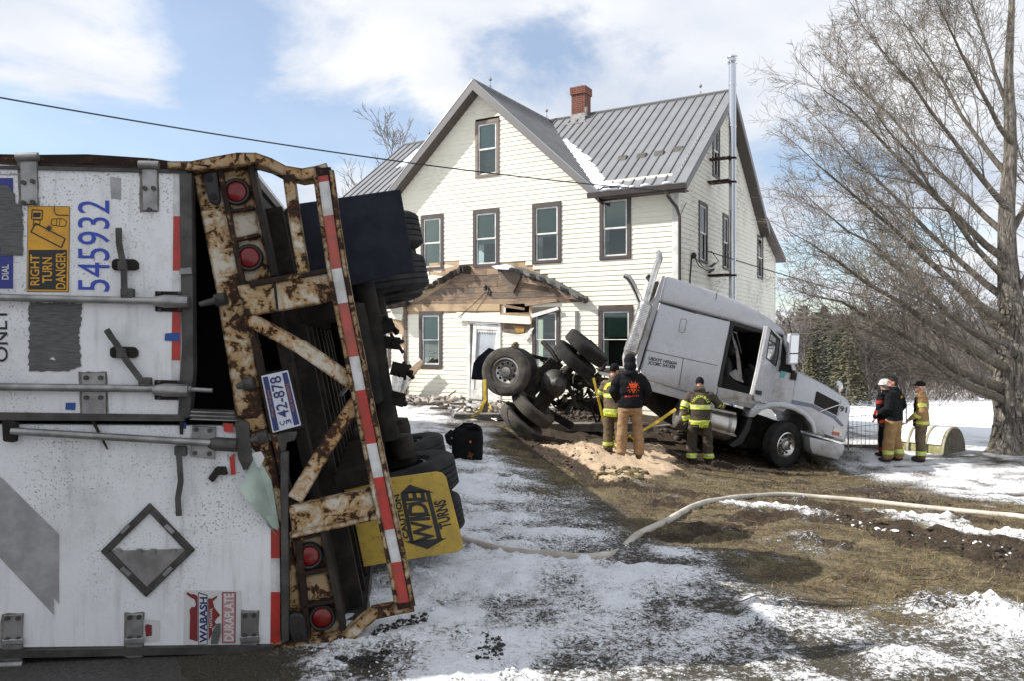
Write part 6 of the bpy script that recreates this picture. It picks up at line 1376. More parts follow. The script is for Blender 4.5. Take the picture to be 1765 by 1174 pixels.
def person(px_x, py_feet, Y, H, face, label, spec, group=None):
    """face: heading in degrees, 0 looks away from the camera (+Y), positive turns left"""
    base = at(px_x, py_feet, Y); gzv = hz(base.x, base.y)
    root = thing('person', (base.x, base.y, gzv), label, 'person', group); k = H / 1.78
    Rz = Matrix.Rotation(math.radians(face), 4, 'Z')
    J = dict(sh=(.205, 0, 1.43), el=(.27, -.02, 1.16), wr=(.25, .10, .93), hip=(.10, 0, .88), kn=(.125, .02, .49), an=(.13, 0, .10))
    def side(n, s):
        if (n, s) in spec.get('pose', {}): return Vector(spec['pose'][(n, s)])
        x, y, z = J[n]; return Vector((x * s, y, z))
    lean = spec.get('lean', 0.0)
    def bend(v):     # hunch the upper body forwards
        v = Vector(v)
        if v.z > .95 and lean: t = (v.z - .95) / .6; v.y += lean * t * t * .35; v.z -= lean * t * t * .05
        return v
    hx, hy, hzz = spec.get('head', (0, .03, 1.66)); turn = math.radians(spec.get('turn', 0)); nod = math.radians(spec.get('nod', 0))
    HR = Matrix.Rotation(turn, 3, 'Z') @ Matrix.Rotation(-nod, 3, 'X'); hc = bend((hx, hy, hzz))
    def hp(v): return hc + HR @ Vector(v)
    def fin(me, name, mats, parent=root, wr=0.0, seed=1):
        n = len(me.vertices); co = np.empty(n * 3); me.vertices.foreach_get('co', co); co = co.reshape(-1, 3)
        if wr:
            no = np.empty(n * 3); me.vertices.foreach_get('normal', no); no = no.reshape(-1, 3)
            d = (fbm(co[:, 0] * 7 + co[:, 2] * 5, co[:, 1] * 7 + co[:, 2] * 9, seed, 4) - .5) + 0.7 * (fbm(co[:, 0] * 4, co[:, 2] * 17 + co[:, 1] * 4, seed + 9, 3) - .5)
            co = co + no * d[:, None] * wr
        loc = co.copy(); co = co * k; c_, s_ = math.cos(math.radians(face)), math.sin(math.radians(face))
        out = np.stack([co[:, 0] * c_ - co[:, 1] * s_, co[:, 0] * s_ + co[:, 1] * c_, co[:, 2]], 1); me.vertices.foreach_set('co', out.ravel())
        me.materials.clear()
        for m in (mats if isinstance(mats, list) else [mats]): me.materials.append(m)
        me.polygons.foreach_set('use_smooth', [True] * len(me.polygons)); me.update()
        o = bpy.data.objects.new(name, me); COL.objects.link(o); o.parent = parent; return o, loc
    # body: one continuous surface with head, neck, hands and feet
    b = MB(); b.loft([(bend((0, 0, .80)), .15, .11), (bend((0, 0, .95)), .155, .11), (bend((0, 0, 1.15)), .145, .10), (bend((0, 0, 1.32)), .165, .11), (bend((0, 0, 1.43)), .15, .09), (bend((0, 0, 1.48)), .07, .065)])
    limb(b, [bend((0, 0, 1.44)), hp((0, -.015, -.09)), hp((0, 0, -.03))], [.062, .058, .06])
    b.ell(hp((0, -.01, .03)), .076, .097, .105, 16, 12, HR); b.ell(hp((0, .03, -.055)), .058, .062, .065, 12, 8, HR); b.ell(hp((0, .098, -.015)), .014, .022, .026, 8, 6, HR)
    for s in (-1, 1): b.ell(hp((s * .078, -.005, -.01)), .012, .022, .033, 8, 6, HR); b.ell(hp((s * .03, .085, .028)), .024, .016, .010, 8, 6, HR)
    b.ell(hp((0, .086, -.062)), .026, .012, .010, 8, 6, HR)
    for s in (-1, 1):
        sh, el, wr = bend(side('sh', s)), bend(side('el', s)) if spec.get('bendarms', True) else side('el', s), side('wr', s)
        limb(b, [sh, el, wr], [.055, .042, .03]); fd = (wr - el).normalized(); sx = fd.orthogonal().normalized(); sy = fd.cross(sx)
        b.ell(wr + fd * .055, .03, .03, .05, 10, 8, Matrix((sx, sy, fd)).transposed())
        for q in range(4):
            o = (q - 1.5) * .021; f0 = wr + fd * .085 + sx * o; L = (.058, .068, .064, .05)[q]; limb(b, [f0, f0 + fd * L * .6 + sy * .008, f0 + fd * L * .9 + sy * .03], [.010, .0095, .008], 7)
        limb(b, [wr + fd * .03 + sx * .03, wr + fd * .06 + sx * .055 + sy * .012, wr + fd * .085 + sx * .055 + sy * .03], [.012, .011, .009], 7)
        hip, kn, an = side('hip', s), side('kn', s), side('an', s); limb(b, [hip, kn, an], [.085, .06, .045]); limb(b, [an + V(0, -.03, -.05), an + V(0, .13, -.055)], [.04, .035])
    body, _ = fin(remesh(b, .009, 3), 'body', [SKIN])
    # trousers
    b = MB(); b.loft([(V(0, 0, .78), .12, .10), (V(0, 0, .84), .185, .145), (V(0, 0, .95), .19, .14), (V(0, 0, 1.04), .17, .125)]); pr = spec.get('leg_r', (.108, .088, .086))
    for s in (-1, 1):
        hip, kn, an = side('hip', s), side('kn', s), side('an', s); limb(b, [hip, (hip + kn) / 2, kn, (kn + an) / 2, an + V(0, 0, .02)], [pr[0], (pr[0] + pr[1]) / 2, pr[1], (pr[1] + pr[2]) / 2, pr[2]])
    pants, ploc = fin(remesh(b, .013, 4), 'trousers', spec['pants'], wr=.030, seed=int(px_x))
    # jacket with sleeves
    b = MB(); hem = spec.get('hem', .80); tw = spec.get('tw', 1.0)
    b.loft([(bend((0, 0, hem)), .215 * tw, .165), (bend((0, 0, hem + .12)), .215 * tw, .165), (bend((0, 0, 1.15)), .21 * tw, .15), (bend((0, 0, 1.30)), .225 * tw, .15), (bend((0, -.005, 1.41)), .21 * tw, .135), (bend((0, -.005, 1.475)), .13, .105), (bend((0, 0, 1.53)), .085, .085)])
    if spec.get('collar', True): b.loft([(bend((0, -.01, 1.46)), .105, .10), (bend((0, -.01, 1.56)), .092, .095), (bend((0, 0, 1.575)), .08, .085)])
    sr = spec.get('sleeve', (.088, .074, .060))
    for s in (-1, 1):
        sh, el, wr = bend(side('sh', s)), bend(side('el', s)) if spec.get('bendarms', True) else side('el', s), side('wr', s)
        limb(b, [sh + V(-.03 * s, 0, -.01), (sh + el) / 2, el, (el + wr) / 2, wr], [sr[0], sr[0] * .96, sr[1], (sr[1] + sr[2]) / 2, sr[2]])
    if spec.get('hood_down'): b.ell(bend((0, -.085, 1.52)), .125, .07, .075); b.ell(bend((0, -.06, 1.565)), .10, .075, .05)
    jacket, jloc = fin(remesh(b, .013, 4), 'jacket', spec['jacket'], wr=.026, seed=int(px_x) + 3)
    # reflective trim lifted off the cloth
    def trim(src, loc, test, name, mt, lift=.006):
        me = src.data; fs = []; idx = {}; vs = []
        for p in me.polygons:
            c = loc[list(p.vertices)].mean(0)
            if test(Vector(c)):
                f = []
                for v in p.vertices:
                    if v not in idx: idx[v] = len(vs); q = me.vertices[v]; vs.append(q.co + q.normal * lift)
                    f.append(idx[v])
                fs.append(f)
        if not fs: return None
        m2 = bpy.data.meshes.new(name); m2.from_pydata([tuple(v) for v in vs], [], fs); m2.materials.append(mt); m2.polygons.foreach_set('use_smooth', [True] * len(fs)); m2.update()
        o = bpy.data.objects.new(name, m2); COL.objects.link(o); o.parent = src; return o
    arms = []
    for s in (-1, 1):
        sh, el, wr = bend(side('sh', s)), bend(side('el', s)) if spec.get('bendarms', True) else side('el', s), side('wr', s); arms += [(sh, el), (el, wr)]
    def on_arm(c, seg):
        a, d = seg[0], seg[1] - seg[0]; t = (c - a).dot(d) / d.length_squared; return t, (a + d * t - c).length
    def torso_band(z0, z1):
        def f(c):
            if not z0 < c.z < z1: return False
            for sg in arms:
                t, r = on_arm(c, sg)
                if 0.12 < t < 1.05 and r < .098 and abs(c.x) > .19: return False
            return True
        return f
    def arm_band(i, t0, t1):
        return lambda c: (lambda tr: t0 < tr[0] < t1 and tr[1] < .115)(on_arm(c, arms[i]))
    def double(src, loc, mk, *rg):
        a, b_ = rg; w_ = b_ - a
        trim(src, loc, mk(a, b_), 'reflective_band', LIME, .006); trim(src, loc, mk(a + w_ * .36, b_ - w_ * .36), 'reflective_stripe', SILV, .010)
    for z0, z1 in spec.get('bands', []): double(jacket, jloc, torso_band, z0, z1)
    for i, t0, t1 in spec.get('arm_bands', []): double(jacket, jloc, (lambda ii: (lambda a, b_: arm_band(ii, a, b_)))(i), t0, t1)
    for z0, z1 in spec.get('leg_bands', []): double(pants, ploc, lambda a, b_: (lambda c: a < c.z < b_), z0, z1)
    if spec.get('tail'): trim(jacket, jloc, lambda c: spec['tail'][0] < c.z < spec['tail'][1] and c.y < -.05 and spec['tail'][2] < c.x < spec['tail'][3], 'name_tail', LIME, .007)
    if 'yoke' in spec:
        trim(jacket, jloc, spec['yoke'], 'reflective_arc', LIME2, .007)
    for nm, test, mt in spec.get('patches', []): trim(jacket, jloc, test, nm, mt, .007)
    for nm, test, mt in spec.get('pant_patches', []): trim(pants, ploc, test, nm, mt, .006)
    # boots
    b = MB()
    for s in (-1, 1): an = side('an', s); b.ell(an + V(0, .06, -.045), .055, .15, .055, 12, 8); limb(b, [an + V(0, 0, .08), an + V(0, -.01, -.05)], [.062, .058])
    fin(remesh(b, .013, 3), 'boots', [spec.get('boot', C_BOOT)])
    if spec.get('gloves'):
        b = MB()
        for s in spec['gloves']:
            el, wr = side('el', s), side('wr', s); fd = (wr - el).normalized(); limb(b, [wr, wr + fd * .06, wr + fd * .11], [.045, .05, .04]); sx = fd.orthogonal().normalized()
            for q in range(4): f0 = wr + fd * .10 + sx * (q - 1.5) * .024; limb(b, [f0, f0 + fd * .05, f0 + fd * .07 + V(0, .02, 0)], [.014, .013, .011], 7)
            limb(b, [wr + fd * .05 + sx * .045, wr + fd * .09 + sx * .065], [.015, .012], 7)
        fin(remesh(b, .008, 2), 'gloves', [C_GLOVE])
    ht = spec.get('hat')
    if ht == 'beanie':
        b = MB(); b.ell(hp((0, -.012, .045)), .088, .108, .115, 18, 12, HR); o, hl_ = fin(remesh(b, .010, 2), 'knit_cap', [C_BLK])
        # open the lower half
        bm = bmesh.new(); bm.from_mesh(o.data); bm.verts.ensure_lookup_table(); hci = HR.inverted()
        dele = [v for v in bm.verts if (hci @ (Vector(hl_[v.index]) - hc)).z < -.03 + .055 * (1 if (hci @ (Vector(hl_[v.index]) - hc)).y > 0.02 else 0)]
        bmesh.ops.delete(bm, geom=dele, context='VERTS'); bm.to_mesh(o.data); bm.free()
    elif ht == 'hood':
        b = MB(); b.ell(hp((0, -.02, .035)), .105, .122, .135, 18, 12, HR); b.ell(hp((0, -.05, -.07)), .115, .10, .10, 14, 9, HR); b.ell(bend((0, -.05, 1.48)), .14, .10, .07, 14, 9); fin(remesh(b, .012, 4), 'hood', spec['jacket'], wr=.02, seed=5)
    elif ht == 'cap':
        b = MB(); b.ell(hp((0, -.01, .07)), .086, .106, .082, 18, 12, HR); b.ell(hp((0, .13, .055)), .065, .085, .012, 14, 6, HR); fin(remesh(b, .008, 2), 'baseball_cap', [C_BLK])
    elif ht == 'hair':
        b = MB(); b.ell(hp((0, -.018, .055)), .080, .098, .092, 18, 12, HR); [0]; b.ell(hp((0, -.045, .005)), .074, .072, .085, 16, 10, HR); fin(remesh(b, .008, 2), 'hair', [C_HAIR]); 
        b = MB(); b.ell(hp((0, .042, -.085)), .050, .055, .038, 12, 8, HR); fin(remesh(b, .008, 2), 'beard', [C_HAIR])
    elif ht == 'helmet':
        b = MB(); b.ell(hp((0, -.01, .06)), .125, .14, .115, 18, 12, HR); b.ell(hp((0, 0, .035)), .15, .17, .018, 18, 6, HR); fin(remesh(b, .010, 2), 'helmet', [C_WHITE]); 
    return root, jacket, jloc, k, face
def print_on_back(pj, draw, name, mt, lift=.012):
    """lays flat print (2d shapes in jacket metres: x right as seen from behind, z up) on the back of a jacket"""
    root, jacket, jloc, k, face = pj
    me = jacket.data; bvh = BVHTree.FromPolygons([tuple(v) for v in jloc], [tuple(p.vertices) for p in me.polygons])
    mb = MB(); draw(mb); vs = []; c_, s_ = math.cos(math.radians(face)), math.sin(math.radians(face))
    for x, _, z in mb.v:
        h = bvh.ray_cast(Vector((x, -1.5, z)), Vector((0, 1, 0))); y = (h[0].y if h[0] else -.15) - lift
        q = Vector((x, y, z)) * k; vs.append((q.x * c_ - q.y * s_, q.x * s_ + q.y * c_, q.z))
    m2 = bpy.data.meshes.new(name); m2.from_pydata(vs, [], mb.f); m2.materials.append(mt); o = bpy.data.objects.new(name, m2); COL.objects.link(o); o.parent = jacket; return o
BK = Frame((0, 0, 0), (1, 0, 0), (0, 0, 1), (0, -1, 0))
def arc_text(mb, s, cx, cz, r0, r1, a0, a1, bold=.03):
    n = len(s)
    for i, ch in enumerate(s):
        t = a0 + (a1 - a0) * (i + .5) / n; wdt = abs(a1 - a0) / n * r0 * .8
        er = Vector((math.cos(t), math.sin(t))); et = Vector((math.sin(t), -math.cos(t))); p0 = Vector((cx, cz)) + er * r0 - et * wdt / 2
        text_rect(mb, BK, ch, (p0.x, p0.y), (et.x * wdt, et.y * wdt), (er.x * (r1 - r0), er.y * (r1 - r0)), 0, bold)
# ---- left firefighter, partly behind the man in the hoodie
def yoke_f(cx, cz, r0, r1, a0=.05, a1=.95):
    def f(c):
        if c.y > -.02: return False
        d = math.hypot(c.x - cx, c.z - cz); t = math.atan2(c.z - cz, c.x - cx) / math.pi; return r0 < d < r1 and a0 < t < a1
    return f
ff1 = person(1058, 783, 14.9, 1.73, -32, 'firefighter in tan turnout gear and black knit cap half behind the man in the hoodie', dict(
    pants=[C_TURN], jacket=[C_TURN], hat='beanie', turn=-25, nod=14, hem=.76, bands=[(1.14, 1.215), (.84, .915)], arm_bands=[(0, .62, .88), (2, .62, .88), (1, .55, .9), (3, .55, .9)], leg_bands=[(.17, .245)], leg_r=(.12, .105, .10), yoke=yoke_f(0, 1.27, .105, .165), tail=(.755, .835, -.17, .12),
    pose={('wr', -1): (-.16, .24, 1.02), ('wr', 1): (.16, .26, 1.04), ('el', -1): (-.29, .02, 1.16), ('el', 1): (.29, .02, 1.16)}))
print_on_back(ff1, lambda mb: text_rect(mb, BK, 'DEAT', (-.13, .772), (.20, 0), (0, .05), 0, .01), 'lettering', C_TURN, .016)
# ---- man in the black hoodie
hood_shapes = {}
hm = person(1086, 803, 13.6, 1.84, -4, 'man in black hooded sweatshirt with orange skull emblem and khaki trousers seen from behind', dict(
    pants=[C_KHAKI], jacket=[C_BLK], hat='hood', nod=12, hem=.90, collar=False, tw=1.03, sleeve=(.085, .072, .055), leg_r=(.105, .092, .088), boot=mat('brown_shoe', (0.06, 0.04, 0.028), 0.7),
    pose={('wr', -1): (-.21, .17, 1.0), ('el', -1): (-.30, -.03, 1.17), ('wr', 1): (.22, .16, .98), ('el', 1): (.31, -.03, 1.16), ('hip', -1): (-.10, 0, .88), ('hip', 1): (.10, 0, .88), ('an', -1): (-.15, -.02, .10), ('an', 1): (.15, .02, .10), ('kn', -1): (-.135, 0, .49), ('kn', 1): (.135, .02, .49)}))
def emblem(mb):
    cx, cz = .045, 1.245; s = .085
    head = [(-.62, .75), (-.95, 1.05), (-.72, .35), (-.60, -.15), (-.40, -.55), (-.22, -.75), (-.2, -1.05), (.2, -1.05), (.22, -.75), (.40, -.55), (.60, -.15), (.72, .35), (.98, 1.1), (.62, .75), (.3, .95), (-.3, .95)]
    P = lambda q: (cx + q[0] * s, cz + q[1] * s)
    # skull in strips so that eyes and nose stay open
    strips = [[(-.62, .75), (-.95, 1.05), (-.72, .35), (-.66, .12), (-.1, -.1), (0, .25), (0, .95), (-.3, .95)], [(.62, .75), (.98, 1.1), (.72, .35), (.66, .12), (.1, -.1), (0, .25), (0, .95), (.3, .95)], [(-.66, .12), (-.60, -.15), (-.5, -.2), (-.5, .05)], [(.66, .12), (.60, -.15), (.5, -.2), (.5, .05)], [(-.60, -.15), (-.40, -.55), (-.15, -.5), (-.12, -.25), (-.35, -.22)], [(.60, -.15), (.40, -.55), (.15, -.5), (.12, -.25), (.35, -.22)], [(-.12, -.25), (-.1, -.1), (0, .1), (0, -.2), (-.06, -.35)], [(.12, -.25), (.1, -.1), (0, .1), (0, -.2), (.06, -.35)], [(-.40, -.55), (-.22, -.75), (-.05, -.7), (-.05, -.5), (-.15, -.5)], [(.40, -.55), (.22, -.75), (.05, -.7), (.05, -.5), (.15, -.5)], [(-.2, -.8), (.2, -.8), (.16, -1.05), (-.16, -1.05)]]
    for st in strips: mb.sheet(BK, [P(q) for q in st], 0)
    for a in (0.02, .45, 1.25, 2.6, 3.1, 3.65, 4.0, 5.3, 5.75, 1.9):
        r0, r1 = .95, 1.35 + .25 * math.sin(a * 7); d = (math.cos(a), math.sin(a)); n = (-d[1] * .10, d[0] * .10)
        mb.sheet(BK, [P((d[0] * r0 + n[0], d[1] * r0 + n[1])), P((d[0] * r0 - n[0], d[1] * r0 - n[1])), P((d[0] * r1, d[1] * r1))], 0)
print_on_back(hm, emblem, 'skull_emblem', C_ORANGE)
print_on_back(hm, lambda mb: text_rect(mb, BK, 'MONSTER'[:0] or 'M-O-H-E-I', (-.10, 1.078), (.235, .018), (0, .032), 0, .02), 'lettering', mat('red_print', (0.55, 0.03, 0.02), 0.6))
# ---- firefighter by the cab
ff2 = person(1206, 797, 15.75, 1.82, -14, 'firefighter in dark turnout coat with lime bands leaning on the truck cab', dict(
    pants=[C_TURND], jacket=[C_TURND], hat='beanie', nod=35, turn=-5, lean=.35, head=(0, .05, 1.63), hem=.76, hood_down=True, bands=[(1.13, 1.215), (.83, .91)], arm_bands=[(0, .60, .95), (1, .55, .92), (3, .55, .95)], leg_bands=[(.15, .245)], leg_r=(.125, .112, .105), gloves=[-1], tail=(.755, .83, .0, .2),
    pose={('wr', 1): (.42, .30, 1.17), ('el', 1): (.36, .12, 1.22), ('wr', -1): (-.27, .0, .88), ('el', -1): (-.31, -.04, 1.14), ('an', -1): (-.16, -.02, .10), ('an', 1): (.17, .02, .10), ('kn', -1): (-.15, .03, .49), ('kn', 1): (.15, .03, .49)},
    patches=[('arm_patch', (lambda c: c.x < -.24 and 1.0 < c.z < 1.12 and c.y < .0), C_TURN)]))
print_on_back(ff2, lambda mb: arc_text(mb, 'TREMONVILLE', .02, 1.235, .125, .175, math.radians(172), math.radians(8)), 'lettering', LIME, .016)
print_on_back(ff2, lambda mb: text_rect(mb, BK, 'C UNGE', (.015, .768), (.17, 0), (0, .05), 0, .01), 'lettering', C_TURN, .018)
# ---- group by the field
person(1527, 790, 17.6, 1.74, 30, 'man in black and red jacket and white helmet, mostly hidden behind the black jacket man', dict(
    pants=[C_BLK], jacket=[C_BLK], hat='helmet', turn=10, hem=.78, patches=[('red_panel', (lambda c: (1.0 < c.z < 1.10 or 1.25 < c.z < 1.33 or .80 < c.z < .88)), C_RED), ('orange_hem', (lambda c: .80 < c.z < .86), C_ORANGE)], pant_patches=[('red_cuff', (lambda c: .15 < c.z < .23), C_RED)], leg_r=(.10, .085, .08)))
person(1541, 796, 16.9, 1.87, 42, 'bearded man in black jacket and baggy tan turnout trousers looking at the truck', dict(
    pants=[C_TAN], jacket=[C_BLK], hat='hair', turn=30, hem=.88, tw=1.08, sleeve=(.095, .082, .062), leg_r=(.135, .118, .108), leg_bands=[(.17, .26)],
    patches=[('gold_emblem', (lambda c: c.y < -.09 and -.03 < c.x < .09 and 1.34 < c.z < 1.40), mat('gold_print', (0.30, 0.15, 0.02), 0.6))],
    pose={('wr', -1): (-.18, .22, 1.03), ('el', -1): (-.31, .0, 1.14), ('wr', 1): (.25, .14, .95), ('el', 1): (.33, -.06, 1.16), ('kn', -1): (-.15, .04, .49), ('kn', 1): (.16, .04, .49), ('an', -1): (-.17, .06, .10), ('an', 1): (.17, -.03, .10)}))
person(1588, 799, 17.0, 1.76, 62, 'firefighter in tan turnout coat and black cap beside the small barrel roofed shelter', dict(
    pants=[C_TURN], jacket=[C_TAN], hat='cap', turn=14, hem=.80, bands=[(.85, .915)], arm_bands=[(2, .45, .72), (3, .5, .78), (0, .45, .72), (1, .4, .65)], leg_bands=[(.16, .25)], leg_r=(.12, .108, .10),
    patches=[('dark_front', (lambda c: c.y > .10 and .8 < c.z < 1.45 and abs(c.x) < .16), C_BLK)],
    pose={('wr', 1): (.24, .16, .98), ('el', 1): (.31, -.05, 1.16), ('wr', -1): (-.2, .2, .98)}))
# ------------------------------------------------------------------ bare trees
class Twigs:
    def __init__(s): s.v = []; s.f = []
    def seg(s, pts, rs, n):
        k = len(s.v); ref = None; K = len(pts)
        for i in range(K):
            d = pts[min(i + 1, K - 1)] - pts[max(i - 1, 0)]; d.normalize()
            if ref is None: ref = d.orthogonal()
            ref = ref - d * ref.dot(d); ref.normalize(); b = d.cross(ref)
            for j in range(n): t = 6.28318 * j / n; s.v.append(tuple(pts[i] + (ref * math.cos(t) + b * math.sin(t)) * rs[i]))
        for i in range(K - 1):
            for j in range(n): s.f.append((k + i * n + j, k + i * n + (j + 1) % n, k + (i + 1) * n + (j + 1) % n, k + (i + 1) * n + j))
def grow(tw, r, p, d, L, rad, lev, maxlev, up, spread, kids, wig, minr, taper=.35):
    n = 3 if lev >= maxlev else (4 if L < 1.2 else 6); pts = [p.copy()]; dd = d.copy(); rs = [rad]
    for i in range(n):
        dd = dd + V(r.gauss(0, wig), r.gauss(0, wig), r.gauss(0, wig) + up); dd.normalize(); pts.append(pts[-1] + dd * L / n); rs.append(max(minr, rad * (1 - (1 - taper) * (i + 1) / n)))
    tw.seg(pts, rs, 3 if rad < .02 else (5 if rad < .07 else 8))
    if lev >= maxlev: return
    kn = kids[min(lev, len(kids) - 1)]
    for j in range(kn):
        t = .22 + .78 * (j + r.random()) / kn; q = t * n; k = min(int(q), n - 1); f = q - k; bp = pts[k].lerp(pts[k + 1], f); bd = (pts[k + 1] - pts[k]).normalized(); br = rs[k] * (1 - f) + rs[k + 1] * f
        o = bd.orthogonal(); o.rotate(Matrix.Rotation(r.random() * 6.283, 3, bd)); ang = r.uniform(*spread)
        nd = (bd * math.cos(ang) + o * math.sin(ang)).normalized()
        grow(tw, r, bp, nd, L * r.uniform(.36, .62) * (1.12 - .45 * t), max(minr, br * r.uniform(.45, .62)), lev + 1, maxlev, up * 1.15, spread, kids, wig * 1.15, minr, .45)
def bark_mat(name, c, c2, moss=0.2):
    t = NT(name); v = t.co('Object', (6, 6, 0.9)); n = t.noise(3.2, 8, .65, 1.2, v); n2 = t.noise(1.1, 4, .6)
    col = t.mix(t.rng(n, .35, .65), c, c2); col = t.mix(t.rng(n2, .5, .72, 0, moss), col, (.16, .15, .045)); t.base(col); t.set(.92, 0, .2); t.bump(n, 1.0, .06); return t.mat
BARK = bark_mat('grey_brown_bark', (.30, .275, .24), (.085, .072, .060), .2); LIMB = bark_mat('limb_bark', (.22, .195, .16), (.115, .10, .08), .4); TWIG = mat('twig_grey', (.19, .165, .135), .9, 0, (.125, .107, .087), 3)
FARTW = mat('far_twig', (.165, .145, .13), .95, 0, (.105, .092, .083), .6)
def tw_mesh(tw, name, m, origin):
    mb = MB(); mb.v = tw.v; mb.f = tw.f; mb.m = [0] * len(tw.f); return mesh_of(name, mb, m, 70, 0, origin, recalc=False)
def big_tree():
    r = random.Random(12); base = at(1737, 786, 18.2); gzv = hz(base.x, base.y); b = V(base.x, base.y, gzv - .15)
    root = thing('maple_tree', (b.x, b.y, gzv), 'old bare maple with shaggy thick trunk at the right edge', 'tree')
    tp_ = lambda x, y, dy=0.0: at(x, y, 18.2 + dy)
    # ribbed trunk
    mb = MB(); n = 30; rings = [(b, .54), (tp_(1742, 770), .43), (tp_(1744, 745), .38), (tp_(1746, 715), .35), (tp_(1746, 690), .37), (tp_(1746, 660), .35), (tp_(1746, 620), .32), (tp_(1747, 560), .27), (tp_(1741, 500), .24), (tp_(1736, 440), .20), (tp_(1735, 360), .16), (tp_(1742, 260), .13), (tp_(1738, 120), .09), (tp_(1744, 0), .06), (tp_(1740, -130), .03)]
    vs = []
    for i, (c, rad) in enumerate(rings):
        for j in range(n):
            t = 6.28318 * j / n; w_ = 1 + .10 * math.sin(t * 5 + i * .3) + .07 * math.sin(t * 9 - i * .5) + r.uniform(-.04, .04) + (.22 * max(0, math.sin(t * 4 + 1)) if i == 0 else 0); vs.append(c + V(math.cos(t), math.sin(t), 0) * rad * w_)
    mb.add(vs, [(i * n + j, i * n + (j + 1) % n, (i + 1) * n + (j + 1) % n, (i + 1) * n + j) for i in range(len(rings) - 1) for j in range(n)]); obj('trunk', mb, BARK, root, smooth=50)
    # loose bark plates
    mb = MB()
    for k in range(260):
        t = r.uniform(2.4, 7.0); y = r.uniform(500, 780); f = 0
        for i in range(len(rings) - 1):
            pass
        zq = CAMZ + (HY - y) / FPX * 18.2; i = max(i for i in range(len(rings)) if rings[i][0].z <= zq); (c0, r0), (c1, r1) = rings[i], rings[min(i + 1, len(rings) - 1)]; f = (zq - c0.z) / max(.01, c1.z - c0.z); c = c0.lerp(c1, f); rad = (r0 + (r1 - r0) * f) * 1.02
        ctr = c + V(math.cos(t), math.sin(t), 0) * rad; e = V(-math.sin(t), math.cos(t), 0) * r.uniform(.02, .05); nn = V(math.cos(t), math.sin(t), 0); L = r.uniform(.12, .35)
        tl = r.uniform(-.25, .25) * L; mb.add([ctr - e + V(0, 0, -L) * .5 + nn * .05, ctr + e + V(0, 0, -L) * .5 + nn * .05, ctr + e + V(0, 0, L * .5) + e.normalized() * tl - nn * .02, ctr - e + V(0, 0, L * .5) + e.normalized() * tl - nn * .02, ctr - e - V(0, 0, L * .5) - nn * .05, ctr + e - V(0, 0, L * .5) - nn * .05], [(0, 1, 2, 3), (0, 4, 5, 1), (0, 3, 4), (1, 5, 2)])
    obj('bark_plate', mb, BARK, root)['kind'] = 'stuff'
    # main limbs in photo pixels with a depth offset, base and tip radius
    limbs = []
    spec = [(694, 1470, 560, -1.4, .15), (676, 1405, 505, -.6, .17), (655, 1480, 470, 1.8, .13), (640, 1400, 425, -1.9, .16), (612, 1410, 360, .9, .15), (585, 1490, 330, 2.4, .12), (560, 1405, 285, -1.0, .15), (525, 1420, 225, 1.5, .13), (490, 1500, 190, -2.4, .11), (455, 1420, 150, -.4, .13), (410, 1450, 120, 1.9, .11), (365, 1500, 60, -1.3, .11), (310, 1545, 20, .8, .10), (250, 1600, -20, -1.8, .09), (190, 1650, -60, .6, .08), (640, 1960, 430, .4, .16), (520, 1900, 230, -1.0, .14), (400, 1880, 90, .9, .12), (690, 1560, 640, 1.4, .09), (600, 1560, 500, -2.6, .10)]
    for y0, x1, y1, dep, r0 in spec:
        x0 = 1744; pts = []; bow = r.uniform(18, 46)
        for i in range(8):
            t = i / 7; k_ = math.sin(t * math.pi) * bow; pts.append((x0 + (x1 - x0) * t + r.uniform(-4, 4) * t, y0 + (y1 - y0) * (t ** 1.06) + k_ * (.6 - t) * .9 + r.uniform(-7, 7) * t - k_ * .15))
        limbs.append((pts, dep, r0))
    tl_, tw = Twigs(), Twigs()
    for pts, dep, r0 in limbs:
        n = len(pts); W = [tp_(x + r.uniform(-3, 3), y + r.uniform(-3, 3), dep * (i / (n - 1)) ** .8) for i, (x, y) in enumerate(pts)]
        r0 *= .82; rs = [r0 * (1 - .88 * (i / (n - 1)) ** .65) for i in range(n)]; tl_.seg(W, rs, 9)
        for i in range(1, n - 1):
            segd = (W[i + 1] - W[i]); nk = 2 if i < 2 else (3 if i < 3 else 5)
            for q in range(nk):
                f = r.random(); bp = W[i].lerp(W[i + 1], f); bd = segd.normalized(); br = rs[i] * (1 - f) + rs[i + 1] * f
                o = bd.orthogonal(); o.rotate(Matrix.Rotation(r.random() * 6.283, 3, bd)); ang = r.uniform(.3, .7); nd = (bd * math.cos(ang) + o * math.sin(ang) + V(-.05, 0, .05)).normalized()
                if nd.z < .02: nd.z = abs(nd.z) * .6 + .05
                nd.normalize()
                grow(tw, r, bp, nd, r.uniform(.9, 2.1) * (1.15 - .45 * i / n), min(.03, max(.007, br * r.uniform(.2, .42))), 1, 3, .035, (.35, .85), [0, 8, 7, 0], .13, .0036, .4)
        grow(tw, r, W[-1], (W[-1] - W[-2]).normalized(), 1.1, rs[-1], 1, 3, .05, (.3, .75), [0, 7, 5], .12, .0042, .4)
    obj('limbs', tw_mesh(tl_, 'limbs', LIMB, root.location), None, root); obj('twigs', tw_mesh(tw, 'twigs', TWIG, root.location), None, root)
    print('twig faces', len(tw.f))
big_tree()
